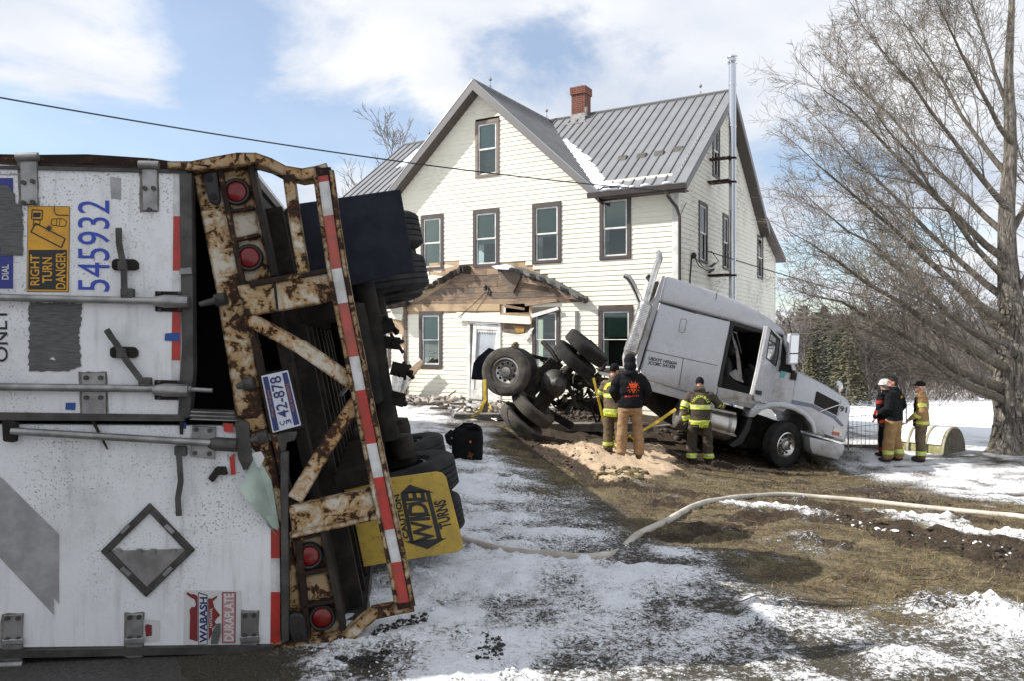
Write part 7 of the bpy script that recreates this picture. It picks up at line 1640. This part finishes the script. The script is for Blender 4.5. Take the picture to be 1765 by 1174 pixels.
def bare_tree(name, loc, H, seed, label, cat='tree', group=None, m=None, dens=(5, 6, 5), minr=.008, rad=.14, lean=(0, 0)):
    r = random.Random(seed); root = thing(name, loc, label, cat, group); tk, tw = Twigs(), Twigs(); p = Vector(loc); pts = [p]; d = V(lean[0], lean[1], 1).normalized(); rs = [rad]; n = 7
    for i in range(n): d = (d + V(r.gauss(0, .06), r.gauss(0, .06), .05)).normalized(); pts.append(pts[-1] + d * H * .8 / n); rs.append(rad * (1 - .85 * (i + 1) / n))
    tk.seg(pts, rs, 6)
    for i in range(1, n + 1):
        for q in range(dens[0]):
            a = r.random() * 6.283; nd = V(math.cos(a) * .75, math.sin(a) * .75, r.uniform(.45, 1.1)).normalized()
            grow(tw, r, pts[i].copy(), nd, H * r.uniform(.14, .32) * (1.1 - .4 * i / n), max(minr, rs[i] * .5), 1, 3, .06, (.3, .7), [0, dens[1], dens[2]], .1, minr, .4)
    obj('trunk', tw_mesh(tk, 'trunk', m or FARTW, root.location), None, root); obj('crown', tw_mesh(tw, 'crown', m or FARTW, root.location), None, root); return root
bare_tree('bare_tree', tuple(at(678, 560, 40))[:2] + (gz(at(678, 560, 40).x, 40.0),), 14.6, 5, 'bare tree rising behind the left end of the house roof', m=FARTW, dens=(6, 6, 5), minr=.011, rad=.2)
# far wood: shared prototypes copied one by one
def copy_tree(o, loc, rz, s):
    c = o.copy(); COL.objects.link(c); c.location = loc; c.rotation_euler = (0, 0, rz); c.scale = (s, s, s)
    for ch in list(o.children):
        k = ch.copy(); COL.objects.link(k); k.parent = c
    return c
def conifer(loc, H, seed, m, mt):
    r = random.Random(seed); root = thing('pine_tree', loc, 'dark green conifer at the edge of the wood beyond the field', 'tree', 'conifers at the edge of the wood'); p = Vector(loc)
    obj('trunk', MB().tube([p, p + V(0, 0, H * .95)], [.16, .02], 6), mt, root); mb = MB()
    for k in range(1500):
        z = r.uniform(.05, 1) ** .9; R = H * .24 * (1.02 - z) ** .8 * r.uniform(.25, 1.05); a = r.random() * 6.283; c = p + V(math.cos(a) * R, math.sin(a) * R, z * H - R * .25)
        s = r.uniform(.18, .42); e = V(math.cos(a), math.sin(a), -.35) * s; g = V(-math.sin(a), math.cos(a), r.uniform(-.3, .3)) * s * .5
        mb.add([c, c + e * .5 + g, c + e * 1.1, c + e * .5 - g], [(0, 1, 2, 3)])
    obj('crown', mb, m, root, recalc=False); return root
def wood():
    r = random.Random(33); GR = mat('pine_needles', (.085, .090, .058), .9, 0, (.050, .057, .038), 2); GRS = mat('olive_needles', (.13, .12, .06), .9, 0, (.075, .075, .042), 2)
    protos = []
    def gpos(px, Y): x = (px - CX) / FPX * Y; return (x, Y, gz(x, Y) - .1)
    for k in range(5): protos.append(bare_tree('bare_tree', gpos(1500 + k * 60, 72 + 3 * k), r.uniform(8, 10.5), 60 + k, 'slim bare tree in the wood beyond the snowy field', group='bare trees of the far wood', dens=(4, 5, 4), minr=.022, rad=.13))
    n = 0
    for k in range(80):
        px = r.uniform(1335, 1790); Y = r.uniform(70, 112); pr = protos[k % 5]; x, y, z = gpos(px, Y); c = copy_tree(pr, (x, y, z), r.random() * 6.28, r.uniform(.7, 1.12)); n += 1
    c1, c2 = conifer(gpos(1420, 70), 9.0, 3, GR, FARTW), conifer(gpos(1463, 64), 7.6, 4, GRS, FARTW)
    for px, Y, s, pr in ((1385, 84, 1.12, c1), (1405, 76, .98, c1), (1440, 67, .8, c1), (1475, 74, .85, c2), (1365, 78, .85, c2), (1356, 90, 1.0, c1), (1495, 78, .62, c1), (1398, 68, .66, c2), (1450, 82, 1.0, c1)):
        x, y, z = gpos(px, Y); copy_tree(pr, (x, y, z), r.random() * 6.28, s)
    # the unbroken depth of the wood
    tw = Twigs()
    for k in range(2600):
        Y = r.uniform(96, 160); x = r.uniform(.25, .85) * Y; z = gz(x, min(Y, 140)) - .2; H = r.uniform(6.5, 10.5) + (Y - 100) * .012; p = V(x, Y, z); q = p + V(r.uniform(-.6, .6), r.uniform(-.6, .6), H)
        tw.seg([p, (p + q) / 2 + V(r.uniform(-.2, .2), 0, 0), q], [.12, .09, .05], 3)
        for j in range(9):
            b = p.lerp(q, r.uniform(.3, 1)); a = r.random() * 6.283; e = V(math.cos(a), math.sin(a), r.uniform(.2, 1.2)) * r.uniform(.8, 2.0); tw.seg([b, b + e * .6, b + e + V(0, 0, .3)], [.045, .035, .025], 3)
    o = obj('far_wood', tw_mesh(tw, 'far_wood', FARTW, (0, 0, 0)), None); tag(o, 'dense grey winter wood across the far side of the field', 'woodland', kind='stuff')
    # undergrowth at the wood's foot
    tw = Twigs()
    for k in range(2600):
        Y = r.uniform(66, 100); x = r.uniform(.30, .78) * Y; p = V(x, Y, gz(x, Y)); a = r.random() * 6.283; e = V(math.cos(a) * .7, math.sin(a) * .7, r.uniform(.5, 1.6)) * r.uniform(.4, 1.3); tw.seg([p, p + e * .6, p + e], [.02, .02, .015], 3)
    o = obj('undergrowth', tw_mesh(tw, 'undergrowth', FARTW, (0, 0, 0)), None); tag(o, 'tangled brown brush at the foot of the far wood', 'brush', kind='stuff')
    mb = MB(); nx, ny = 90, 14; vs = []
    for j in range(ny):
        for i in range(nx):
            x = -60 + 420 * i / (nx - 1); y = 128 + 150 * j / (ny - 1); t = j / (ny - 1); vs.append((x, y, -6.0 + 13.5 * t * t * (3 - 2 * t) + 2.2 * (fbm(np.array([x * .03]), np.array([y * .03]), 6, 3)[0] - .5) * t * 2 + r.uniform(-.5, .5) * t))
    t = NT('wooded_slope'); n1 = t.noise(.9, 6, .7, .4, t.co('Object', (1, .5, .35))); n2 = t.noise(.12, 4, .6); t.base(t.mix(t.rng(n2, .45, .7), t.mix(t.rng(n1, .35, .65), (.15, .125, .108), (.07, .058, .05)), t.mix(t.rng(n1, .4, .6), (.30, .29, .29), (.11, .095, .085)))); t.set(.95, 0, .1)
    mb.add(vs, [(j * nx + i, j * nx + i + 1, (j + 1) * nx + i + 1, (j + 1) * nx + i) for j in range(ny - 1) for i in range(nx - 1)]); o = obj('hillside', mb, t.mat, smooth=60); tag(o, 'brown wooded hillside rising behind the far wood', kind='structure')
    # low ridge
    mb = MB(); n = 120; vs = []
    for i in range(n + 1):
        x = -700 + 1700 * i / n; h = 14 + 9 * fbm(np.array([i * .09]), np.array([2.0]), 8, 4)[0] + 1.2 * r.random()
        vs += [(x, 640, -6), (x, 760, h), (x, 900, h * .7)]
    mb.add(vs, [(i * 3 + j, (i + 1) * 3 + j, (i + 1) * 3 + j + 1, i * 3 + j + 1) for i in range(n) for j in range(2)]); o = obj('hills', mb, mat('wooded_ridge', (.115, .105, .115), .95, 0, (.19, .18, .19), .05), smooth=60); tag(o, 'low wooded ridge on the horizon', kind='structure')
wood()
# ------------------------------------------------------------------ hose, bag, straps, shelter, fences, wires, debris
def on_ground(px, py, lift=0.0):
    q = G(px, py); return V(q.x, q.y, hz(q.x, q.y) + lift)
def smooth_path(P, k=8):
    out = []; n = len(P)
    for i in range(n - 1):
        p0, p1, p2, p3 = P[max(i - 1, 0)], P[i], P[i + 1], P[min(i + 2, n - 1)]
        for j in range(k):
            t = j / k; out.append(.5 * ((2 * p1) + (p2 - p0) * t + (2 * p0 - 5 * p1 + 4 * p2 - p3) * t * t + (3 * p1 - p0 - 3 * p2 + p3) * t ** 3))
    out.append(P[-1]); return out
def lay(pts, lift):
    P = smooth_path([on_ground(*q) for q in pts]); zs = [hz(p.x, p.y) for p in P]; n = len(P)
    sm = [sum(zs[max(0, i - 7):i + 8]) / len(zs[max(0, i - 7):i + 8]) for i in range(n)]
    return [V(p.x, p.y, max(s, z - .03) * .5 + s * .5 + lift) for p, s, z in zip(P, sm, zs)]
hpts = lay([(760, 925), (800, 936), (850, 949), (900, 959), (950, 964), (1000, 966), (1045, 962), (1080, 940), (1110, 922), (1150, 900), (1195, 876), (1240, 863), (1290, 857), (1350, 856), (1420, 861), (1500, 868), (1600, 878), (1700, 888), (1765, 895), (1850, 906), (1990, 925)], .02)
rr = [.035] * len(hpts)
for p in hpts:
    qx = CX + p.x / p.y * FPX; p.z -= .022 * max(0, min(1, (1090 - qx) / 40)) + .05 * max(0, 1 - abs(qx - 1072) / 26)
for i, p in enumerate(hpts):
    pass
hose = obj('fire_hose', MB().tube(hpts, rr, 12), M['hose'], smooth=60); tag(hose, 'long dirty white fire hose snaking across the snow and grass', 'hose')
# black kit bag
bp = on_ground(805, 796); bgz = bp.z
bag = thing('kit_bag', tuple(bp), 'upright black kit bag with a small orange emblem standing in the snow', 'bag')
kk = bp.y / FPX; bw, bh = 54 * kk, 58 * kk
b = MB(); n = 20; rings = [(V(bp.x, bp.y + .18, bp.z - .02), bw * .46, .19), (V(bp.x, bp.y + .18, bp.z + .06), bw * .49, .2), (V(bp.x, bp.y + .18, bp.z + bh * .55), bw * .50, .2), (V(bp.x, bp.y + .18, bp.z + bh * .80), bw * .47, .18), (V(bp.x + .01, bp.y + .18, bp.z + bh * .92), bw * .38, .14), (V(bp.x + .02, bp.y + .18, bp.z + bh), bw * .2, .08)]
vs = []
for i, (c, rx, ry) in enumerate(rings):
    for j in range(28):
        t = 6.28318 * j / 28; cx_, sy_ = math.cos(t), math.sin(t); q = 5; l = (abs(cx_) ** q + abs(sy_) ** q) ** (-1 / q); w_ = 1 + rnd.uniform(-.03, .03) + (rnd.uniform(-.12, .12) if i > 3 else 0); vs.append(c + V(cx_ * rx * l * w_, sy_ * ry * l * w_, rnd.uniform(-.02, .02) if i > 2 else 0))
b.add(vs, [(i * 28 + j, i * 28 + (j + 1) % 28, (i + 1) * 28 + (j + 1) % 28, (i + 1) * 28 + j) for i in range(5) for j in range(28)] + [tuple(range(27, -1, -1)), tuple(range(5 * 28, 6 * 28))]); obj('bag_body', b, M['bag'], bag, smooth=50)
obj('shoulder_strap', MB().tube([bp + V(-bw * .48, .1, bh * .8), bp + V(-bw * .62, .05, bh * .68), bp + V(-bw * .58, .04, bh * .55), bp + V(-bw * .48, .06, bh * .42)], [.05, .055, .05, .03], 8), M['bag'], bag, smooth=50)
obj('carry_handle', MB().tube([bp + V(-.1, .1, bh * .97), bp + V(-.05, .08, bh * 1.06), bp + V(.08, .08, bh * 1.05), bp + V(.13, .1, bh * .96)], .018, 7).tube([bp + V(.02, .04, bh * .95), bp + V(.12, .03, bh * 1.02), bp + V(.18, .06, bh * .9)], .03, 7), M['bag'], bag, smooth=50)
fe = Frame(bp + V(.05, -.035, 0), (1, 0, 0), (0, 0, 1), (0, -1, 0)); mo = mat('orange_stitching', (.55, .16, .01), .6)
obj('orange_emblem', MB().prism(fe, [(.05 * math.cos(i * math.pi / 8 + math.pi / 16) * (1 if i % 4 < 2 else .55), .07 + .055 * math.sin(i * math.pi / 8 + math.pi / 16) * (1 if i % 4 < 2 else .55)) for i in range(16)], 0, .012), mat('dull_orange_emblem', (.09, .028, .006), .8), bag); obj('orange_tag', MB().box(fe, -.012, .012, .245, .275, 0, .012), mo, bag); obj('side_buckle', MB().tube([bp + V(-bw * .5, -.0, bh * .42), bp + V(-bw * .55, -.02, bh * .36), bp + V(-bw * .5, -.02, bh * .33)], .012, 6), M['alu'], bag)
# yellow webbing straps
def ribbon(pts, wd, m, name, label, sag=0.0):
    P = [Vector(p) for p in pts]; mb = MB(); vs = []
    for i, p in enumerate(P):
        d = (P[min(i + 1, len(P) - 1)] - P[max(i - 1, 0)]).normalized(); s = d.cross(V(0, -1, 0)).normalized() * wd / 2; t = i * .15; s = s * math.cos(t) + V(0, -1, 0) * wd / 2 * math.sin(t); vs += [p - s, p + s, p + s + V(0, .004, 0), p - s + V(0, .004, 0)]
    n = len(P); mb.add(vs, [(i * 4 + j, (i + 1) * 4 + j, (i + 1) * 4 + (j + 1) % 4, i * 4 + (j + 1) % 4) for i in range(n - 1) for j in range(4)] + [(0, 1, 2, 3), (n * 4 - 1, n * 4 - 2, n * 4 - 3, n * 4 - 4)]); o = obj(name, mb, m); tag(o, label, 'strap'); return o
ribbon([at(1023, 652, 15.3), at(1034, 700, 15.2), at(1042, 735, 15.1), on_ground(1050, 772, .03)], .05, M['strap'], 'yellow_strap', 'yellow strap hanging from the rear axle beside the left firefighter')
ribbon([on_ground(1092, 772, .03), at(1104, 745, 15.6), at(1130, 730, 15.7), at(1165, 706, 15.9)], .06, M['strap'], 'yellow_strap', 'yellow strap stretched from the ground to the fuel tank')
ribbon([at(835, 655, 15.8), at(836, 690, 15.6), at(826, 712, 15.4), on_ground(812, 722, .03)], .07, M['strap'], 'yellow_strap', 'yellow strap dangling below the flat facing rear wheel')
ribbon([on_ground(1050, 770, .05), on_ground(1060, 765, .12), on_ground(1072, 770, .05), on_ground(1085, 764, .10), on_ground(1098, 770, .04)], .06, M['strap'], 'yellow_strap', 'yellow strap loose in the dirt behind the hoodie man\'s legs')
ribbon([on_ground(836, 712, .05), on_ground(842, 706, .15), on_ground(848, 714, .05), on_ground(838, 720, .08)], .07, M['strap'], 'yellow_strap', 'yellow strap bunched on the rubble left of the lower tyres')
# timber post under the wheel
p0 = on_ground(836, 716); o = obj('timber_prop', MB().box(Frame(p0, (1, 0, 0), (0, 0, 1), (0, -1, 0)), -.07, .07, -.05, 1.05, -.14, 0), M['board3']); tag(o, 'upright grey timber prop under the flat facing rear wheel', 'post')
# barrel roofed shelter
def shelter():
    c = on_ground(1647, 782); Y = c.y; R = 33 * Y / FPX; root = thing('animal_shelter', tuple(c), 'low barrel roofed shelter half buried in snow beside the old maple', 'shelter')
    ax = V(-.62, .78, 0).normalized(); L = 1.3; end = Frame(c, V(.62, -.78, 0).cross(V(0, 0, 1)).normalized() * 1.0, (0, 0, 1), -ax); rr_ = .56
    n = 18; arc = [(rr_ * math.cos(math.pi * i / n), .0 + rr_ * 1.0 * math.sin(math.pi * i / n)) for i in range(n + 1)]
    shell = MB(); shell.prism(end, arc, -L, -.03); obj('shell', shell, mat('mossy_plywood', (.30, .27, .16), .9, 0, (.20, .19, .08), 4), root, smooth=40)
    obj('end_wall', MB().prism(end, [(x * 1.02, y * 1.02) for x, y in arc], -.03, 0), mat('weathered_end_board', (.17, .15, .12), .9, 0, (.09, .09, .05), 6), root)
    obj('end_door', MB().box(end, -.05, .22, .05, .55, 0, .012), M['board3'], root)
    snow = MB(); vs = []; K = 13
    for k in range(12):
        for i in range(K): a = math.radians(22 + 136 * i / (K - 1)); vs.append(end.w((rr_ + .035) * math.cos(a), (rr_ + .035) * math.sin(a), -.10 - (L - .25) * k / 11))
    snow.add(vs, [(k * K + i, (k + 1) * K + i, (k + 1) * K + i + 1, k * K + i + 1) for k in range(11) for i in range(K - 1)]); obj('snow_cover', snow, M['snow'], root, smooth=60)
    for q in (.02, .42, .82, 1.2): obj('roof_rib', MB().prism(end, [(x * 1.10, y * 1.10) for x, y in arc] + [(x * .98, y * .98) for x, y in arc[::-1]], -q - .05, -q), mat('yellowed_rib', (.29, .27, .18), .9), root, smooth=30)
    obj('vent_stub', MB().tube([end.w(0, rr_, -.9), end.w(0, rr_ + .16, -.9)], .05, 8), M['board3'], root)
shelter()
# wire panel fence beside the truck nose, and posts across the field
def panel_fence():
    a, b = on_ground(1462, 778), at(1562, 775, 19.5); b.z = hz(b.x, b.y); h = 1.0; root = thing('wire_fence', tuple(a), 'thin welded wire fence panel between truck nose and the standing group', 'fence'); d = b - a; n = 14
    for k in range(n + 1): p = a + d * k / n; obj('fence_wire' if k % 7 else 'fence_post', MB().tube([p, p + V(0, 0, h)], .006 if k % 7 else .018, 5), M['alu'], root)
    for z in (.06, .3, .55, .8, 1.0): obj('fence_rail', MB().tube([a + V(0, 0, z), b + V(0, 0, z)], .008, 5), M['alu'], root)
panel_fence()
for k, (px, py, hgt) in enumerate(((1472, 722, 18), (1470, 700, 14), (1532, 712, 15), (1580, 712, 14), (1632, 718, 17), (1648, 726, 18), (1680, 712, 13), (1713, 712, 14), (1610, 705, 12), (1500, 706, 12))):
    q = G(px, py); Y = q.y; o = obj('fence_post', MB().tube([V(0, 0, -.2), V(.02, 0, hgt * Y / FPX)], .05, 6), M['board3'], origin=(q.x, q.y, q.z)); tag(o, ('%s fence post in the snowy field counting from the truck nose rightwards' % ['second', 'first', 'fourth', 'fifth', 'seventh', 'eighth', 'ninth', 'tenth', 'sixth', 'third'][k]), 'fence post', 'fence posts across the snowy field')
# overhead wires
def wire(p, q, sag, r, label):
    P = [p.lerp(q, i / 40) - V(0, 0, sag * 4 * (i / 40) * (1 - i / 40)) for i in range(41)]; o = obj('overhead_wire', MB().tube(P, r, 5), M['wire']); tag(o, label, 'wire')
wire(at(-260, 120, 11), HF.w(*HF.hit(1182, 331, .2), .2), .22, .014, 'overhead service wire crossing the sky from the left to the house eave')
wire(HS.w(*HS.hit(1219, 432, .15), .15), at(1990, 596, 34), .55, .016, 'overhead service wire from the house side past the old maple')
wire(at(1338, 536, 42), at(1800, 556, 42), .1, .012, 'thin distant wire in front of the far wood')
mb = MB(); e = HF.w(*HF.hit(1182, 331, .2), .2)
mb.tube([e, HF.w(*HF.hit(1150, 322, .2), .2), HF.w(*HF.hit(1160, 350, .05), .05), HF.w(*HF.hit(1172, 372, .05), .05), HS.w(*HS.hit(1182, 350, .05), .05)], .01, 5); obj('service_drop', mb, M['wire'], house)
# debris along the wall
def plank_thing(px, py, L, wd, th, ang, m, label, tilt=0.0, name='broken_plank', cat='plank'):
    c = on_ground(px, py, th / 2); ca, sa = math.cos(ang), math.sin(ang); f = Frame(c, (ca, sa, math.sin(tilt)), V(0, 0, 1), (sa, -ca, 0)); u = f.n.cross(f.r); f = Frame(c, f.r, (f.r.cross(f.n)) * -1 if (f.r.cross(f.n)).z < 0 else f.r.cross(f.n), f.n)
    o = obj(name, MB().prism(f, [(-L / 2, -th / 2), (L / 2, -th / 2), (L / 2 - .05, th / 2), (-L / 2 + .03, th / 2)], -wd / 2, wd / 2), m); tag(o, label, cat); return o
plank_thing(795, 690, 2.6, .16, .05, -.12, M['trim_white'], 'white trim board lying along the foot of the house wall'); plank_thing(868, 697, 1.3, .18, .06, -.05, M['trim_white'], 'short white board on the rubble left of the lower tyres')
plank_thing(730, 684, 2.2, .14, .05, -.3, M['board'], 'brown plank at the wall foot below the leftmost visible window', .05); plank_thing(850, 683, 1.4, .12, .05, .45, M['board2'], 'splintered brown plank leaning by the front door', .25)
plank_thing(745, 699, 1.9, .13, .05, .1, M['board3'], 'grey plank on the snow left of the rubble'); plank_thing(880, 688, 1.0, .2, .05, .2, M['sheathing'], 'tan sheathing scrap on the rubble behind the wheel', .1)
o = plank_thing(1005, 745, 3.2, .45, .17, -.03, mat('grey_stone_slab', (.16, .145, .125), .9, 0, (.09, .08, .07), 5, bump=.4), 'long grey stone step behind the lower tyres', 0, 'stone_step', 'step'); plank_thing(836, 724, 1.5, .4, .14, .0, mat('grey_stone_slab_left', (.18, .17, .15), .9, 0, (.10, .095, .085), 5, bump=.4), 'short grey stone step left of the lower tyres', 0, 'stone_step', 'step')
plank_thing(1135, 735, 1.0, .22, .03, -.5, M['alu'], 'bent pale metal panel in the mud under the truck', .15, 'metal_scrap', 'scrap'); plank_thing(1240, 752, 1.1, .16, .05, -.25, M['board2'], 'pale splintered plank in the mud behind the front wheel', .1)
plank_thing(1480, 773, 1.6, .15, .06, -.1, M['board3'], 'dark plank on the ground ahead of the truck bumper')
def stuff_lumps(name, label, polys, n, size, m, seed, lift=.3, cat='debris', flat=.7):
    r = random.Random(seed); mb = MB()
    tmp = [(gp(p), wgt) for p, wgt in polys]
    for k in range(n):
        pl, _ = tmp[min(int(r.random() * len(tmp)), len(tmp) - 1)]; xs = [q[0] for q in pl]; ys = [q[1] for q in pl]
        for _ in range(20):
            x, y = r.uniform(min(xs), max(xs)), r.uniform(min(ys), max(ys))
            if in_poly(np.array([x]), np.array([y]), pl)[0]: break
        else: continue
        s = size[0] * (size[1] / size[0]) ** (r.random() ** 1.8); pts.append((x, y, s)) if False else LUMPS.append((x, y, s, r.uniform(.6, 1.3), r.uniform(.6, 1.3), r.random() * 6.28))
    A = np.array([(l[0], l[1]) for l in LUMPS]); Z = surface(A[:, 0], A[:, 1])[0]
    for (x, y, s, fx, fy, a), z in zip(LUMPS, Z):
        k0 = len(mb.v); mb.ell((x, y, z + s * lift), s * fx, s * fy, s * flat, 7, 5, Matrix.Rotation(a, 3, 'Z'))
        for i in range(k0, len(mb.v)): v = mb.v[i]; j = 1 + r.uniform(-.28, .28); mb.v[i] = (x + (v[0] - x) * j, y + (v[1] - y) * j, z + (v[2] - z) * (1 + r.uniform(-.2, .2)))
    LUMPS.clear(); o = obj(name, mb, m, smooth=55, recalc=False); tag(o, label, cat, kind='stuff')
LUMPS = []
SNOWL = mat('crumbled_snow', (.76, .78, .82), .6, 0, (.62, .64, .68), 9, bump=.4, bscale=60)
stuff_lumps('snow_clumps', 'crumbled snow chunks strewn over the churned foreground', [([(560, 1174), (600, 990), (820, 960), (1060, 990), (1250, 1174)], 1), ([(520, 1174), (600, 990), (760, 990), (900, 1174)], 1), ([(820, 880), (1000, 900), (1100, 950), (900, 960)], 1)], 1500, (.004, .012), SNOWL, 1, .0, 'snow')
stuff_lumps('snow_clumps', 'ploughed snow blocks at the right edge of the torn lawn', [([(1400, 880), (1765, 960), (1765, 975), (1400, 895)], 1)], 90, (.01, .035), SNOWL, 2, -.1, 'snow')
CLOD = mat('dark_earth_clod', (.058, .040, .026), .95, 0, (.024, .018, .012), 9, bump=.8, bscale=40); CLODG = mat('turf_clod', (.15, .115, .05), .95, 0, (.05, .04, .02), 14, bump=.8, bscale=50)
stuff_lumps('earth_clods', 'dark clods of torn earth round the truck and lawn', [([(870, 745), (960, 800), (1010, 835), (1060, 800), (940, 745)], 1), ([(1180, 805), (1330, 822), (1440, 815), (1420, 795), (1200, 790)], 1), ([(1380, 880), (1765, 1010), (1765, 960), (1450, 880)], 1), ([(1480, 860), (1640, 895), (1640, 870), (1500, 838)], 1)], 1700, (.008, .038), CLOD, 3, .0, 'earth')
stuff_lumps('turf_clods', 'tufted straw coloured turf lumps thrown up before the front wheel', [([(1330, 800), (1370, 806), (1440, 812), (1440, 800), (1390, 795)], 1), ([(1020, 830), (1110, 845), (1110, 825), (1040, 815)], 1)], 150, (.02, .085), CLODG, 4, .0, 'turf')
stuff_lumps('oily_stones', 'black oily grit on the snow below the bent bumper', [([(640, 1125), (742, 1088), (720, 1080), (640, 1110)], 1), ([(575, 1150), (680, 1130), (640, 1160)], 1), ([(830, 1110), (870, 1120), (870, 1160), (820, 1150)], 1)], 420, (.004, .014), mat('oily_grit', (.010, .009, .008), .5), 6, .3, 'grit')
stuff_lumps('rubble', 'pale plaster rubble heaped below the porch', [([(790, 712), (900, 725), (930, 708), (850, 695)], 1), ([(690, 695), (800, 705), (800, 690), (700, 686)], 1)], 420, (.02, .14), mat('pale_rubble', (.42, .39, .35), .9, 0, (.16, .13, .10), 3), 7, .3, 'rubble')
stuff_lumps('dark_rubble', 'dark splintered rubble at the wall foot', [([(690, 700), (860, 715), (1040, 745), (1080, 720), (900, 690), (700, 684)], 1), ([(940, 720), (1090, 740), (1090, 700), (980, 700)], 1), ([(1110, 745), (1330, 800), (1400, 800), (1250, 740)], 1)], 650, (.02, .13), M['char'], 8, .3, 'rubble')
def splinters():
    r = random.Random(9); mb = MB(); pl = gp([(685, 700), (800, 722), (860, 735), (1000, 745), (1080, 725), (1040, 690), (860, 684), (700, 680)]); xs = [q[0] for q in pl]; ys = [q[1] for q in pl]
    for k in range(420):
        x, y = r.uniform(min(xs), max(xs)), r.uniform(min(ys), max(ys))
        if not in_poly(np.array([x]), np.array([y]), pl)[0]: continue
        a = r.random() * 3.14; t = r.gauss(0, .3); L = r.uniform(.06, .55); d = V(math.cos(a) * math.cos(t), math.sin(a) * math.cos(t), math.sin(t)); n = d.orthogonal().normalized(); mb.box(Frame((x, y, hz(x, y) + .04 + abs(math.sin(t)) * L * .3), d, d.cross(n), n), -L / 2, L / 2, -.02 * r.uniform(.4, 2), .02, -.006, .012, r.randrange(4))
    o = obj('splinters', mb, [M['board'], M['board2'], M['trim_white'], M['board3']]); tag(o, 'splintered wood and siding scraps strewn at the wall foot', 'debris', kind='stuff')
splinters()
# grass blades
def grass():
    r = np.random.RandomState(5); N = 90000; X = r.uniform(-1.6, 9.5, N); Y = 3.4 + 12.5 * r.rand(N) ** 1.6; keep = np.abs(X / Y) < .72; X, Y = X[keep], Y[keep]
    Z, sn, gr, mu, sa = surface(X, Y); p = np.clip(gr * 1.1 - mu * .8, 0, 1) * .9 + .10 * (sn < .65) * (gr <= .4); k = (r.rand(len(X)) < p) & (sa < .4) & (sn < .78); X, Y, Z = X[k], Y[k], Z[k]; n = len(X)
    a = r.rand(n) * 6.283; h = .014 + .036 * r.rand(n) ** 2; wd = .0016 + .0020 * r.rand(n) + Y * .0002; lx = (r.rand(n) - .5) * .11; ly = (r.rand(n) - .5) * .11
    P = np.empty((n, 3, 3)); P[:, 0] = np.stack([X - np.cos(a) * wd, Y - np.sin(a) * wd, Z - .01], 1); P[:, 1] = np.stack([X + np.cos(a) * wd, Y + np.sin(a) * wd, Z - .01], 1); P[:, 2] = np.stack([X + lx, Y + ly, Z + h], 1)
    ci = np.minimum((r.rand(n) * 3.6).astype(int), 3) % 3; ci = np.where((ci == 0) & (r.rand(n) < .5), 2, ci); gm = [mat('straw_blade', (.22, .172, .10), .9), mat('olive_blade', (.115, .105, .042), .9), mat('brown_blade', (.11, .077, .045), .9)]
    me = bpy.data.meshes.new('grass'); me.vertices.add(n * 3); me.vertices.foreach_set('co', P.ravel()); me.loops.add(n * 3); me.loops.foreach_set('vertex_index', np.arange(n * 3)); me.polygons.add(n); me.polygons.foreach_set('loop_start', np.arange(0, n * 3, 3))
    for m in gm: me.materials.append(m)
    me.polygons.foreach_set('material_index', ci); me.update(calc_edges=True); o = bpy.data.objects.new('grass', me); COL.objects.link(o); tag(o, 'short winter grass blades over the lawn', 'grass', kind='stuff'); print('blades', n)
grass()
# loose twigs on the lawn
tw = Twigs(); r_ = random.Random(4)
for k in range(34):
    q = on_ground(r_.uniform(1290, 1640), r_.uniform(885, 1060), .012); a = r_.uniform(-1.2, .9); L = r_.uniform(.08, .42); d = V(math.cos(a), math.sin(a), 0); pts = [q + d * L * (i / 4 - .5) + V(r_.uniform(-.01, .01), r_.uniform(-.02, .02), r_.uniform(0, .02)) for i in range(5)]; tw.seg(pts, [.004, .004, .0035, .003, .002], 4)
o = obj('fallen_twigs', tw_mesh(tw, 'fallen_twigs', mat('straw_twig', (.13, .082, .045), .9), (0, 0, 0)), None); tag(o, 'thin brown twigs scattered on the torn lawn', 'twigs', kind='stuff')
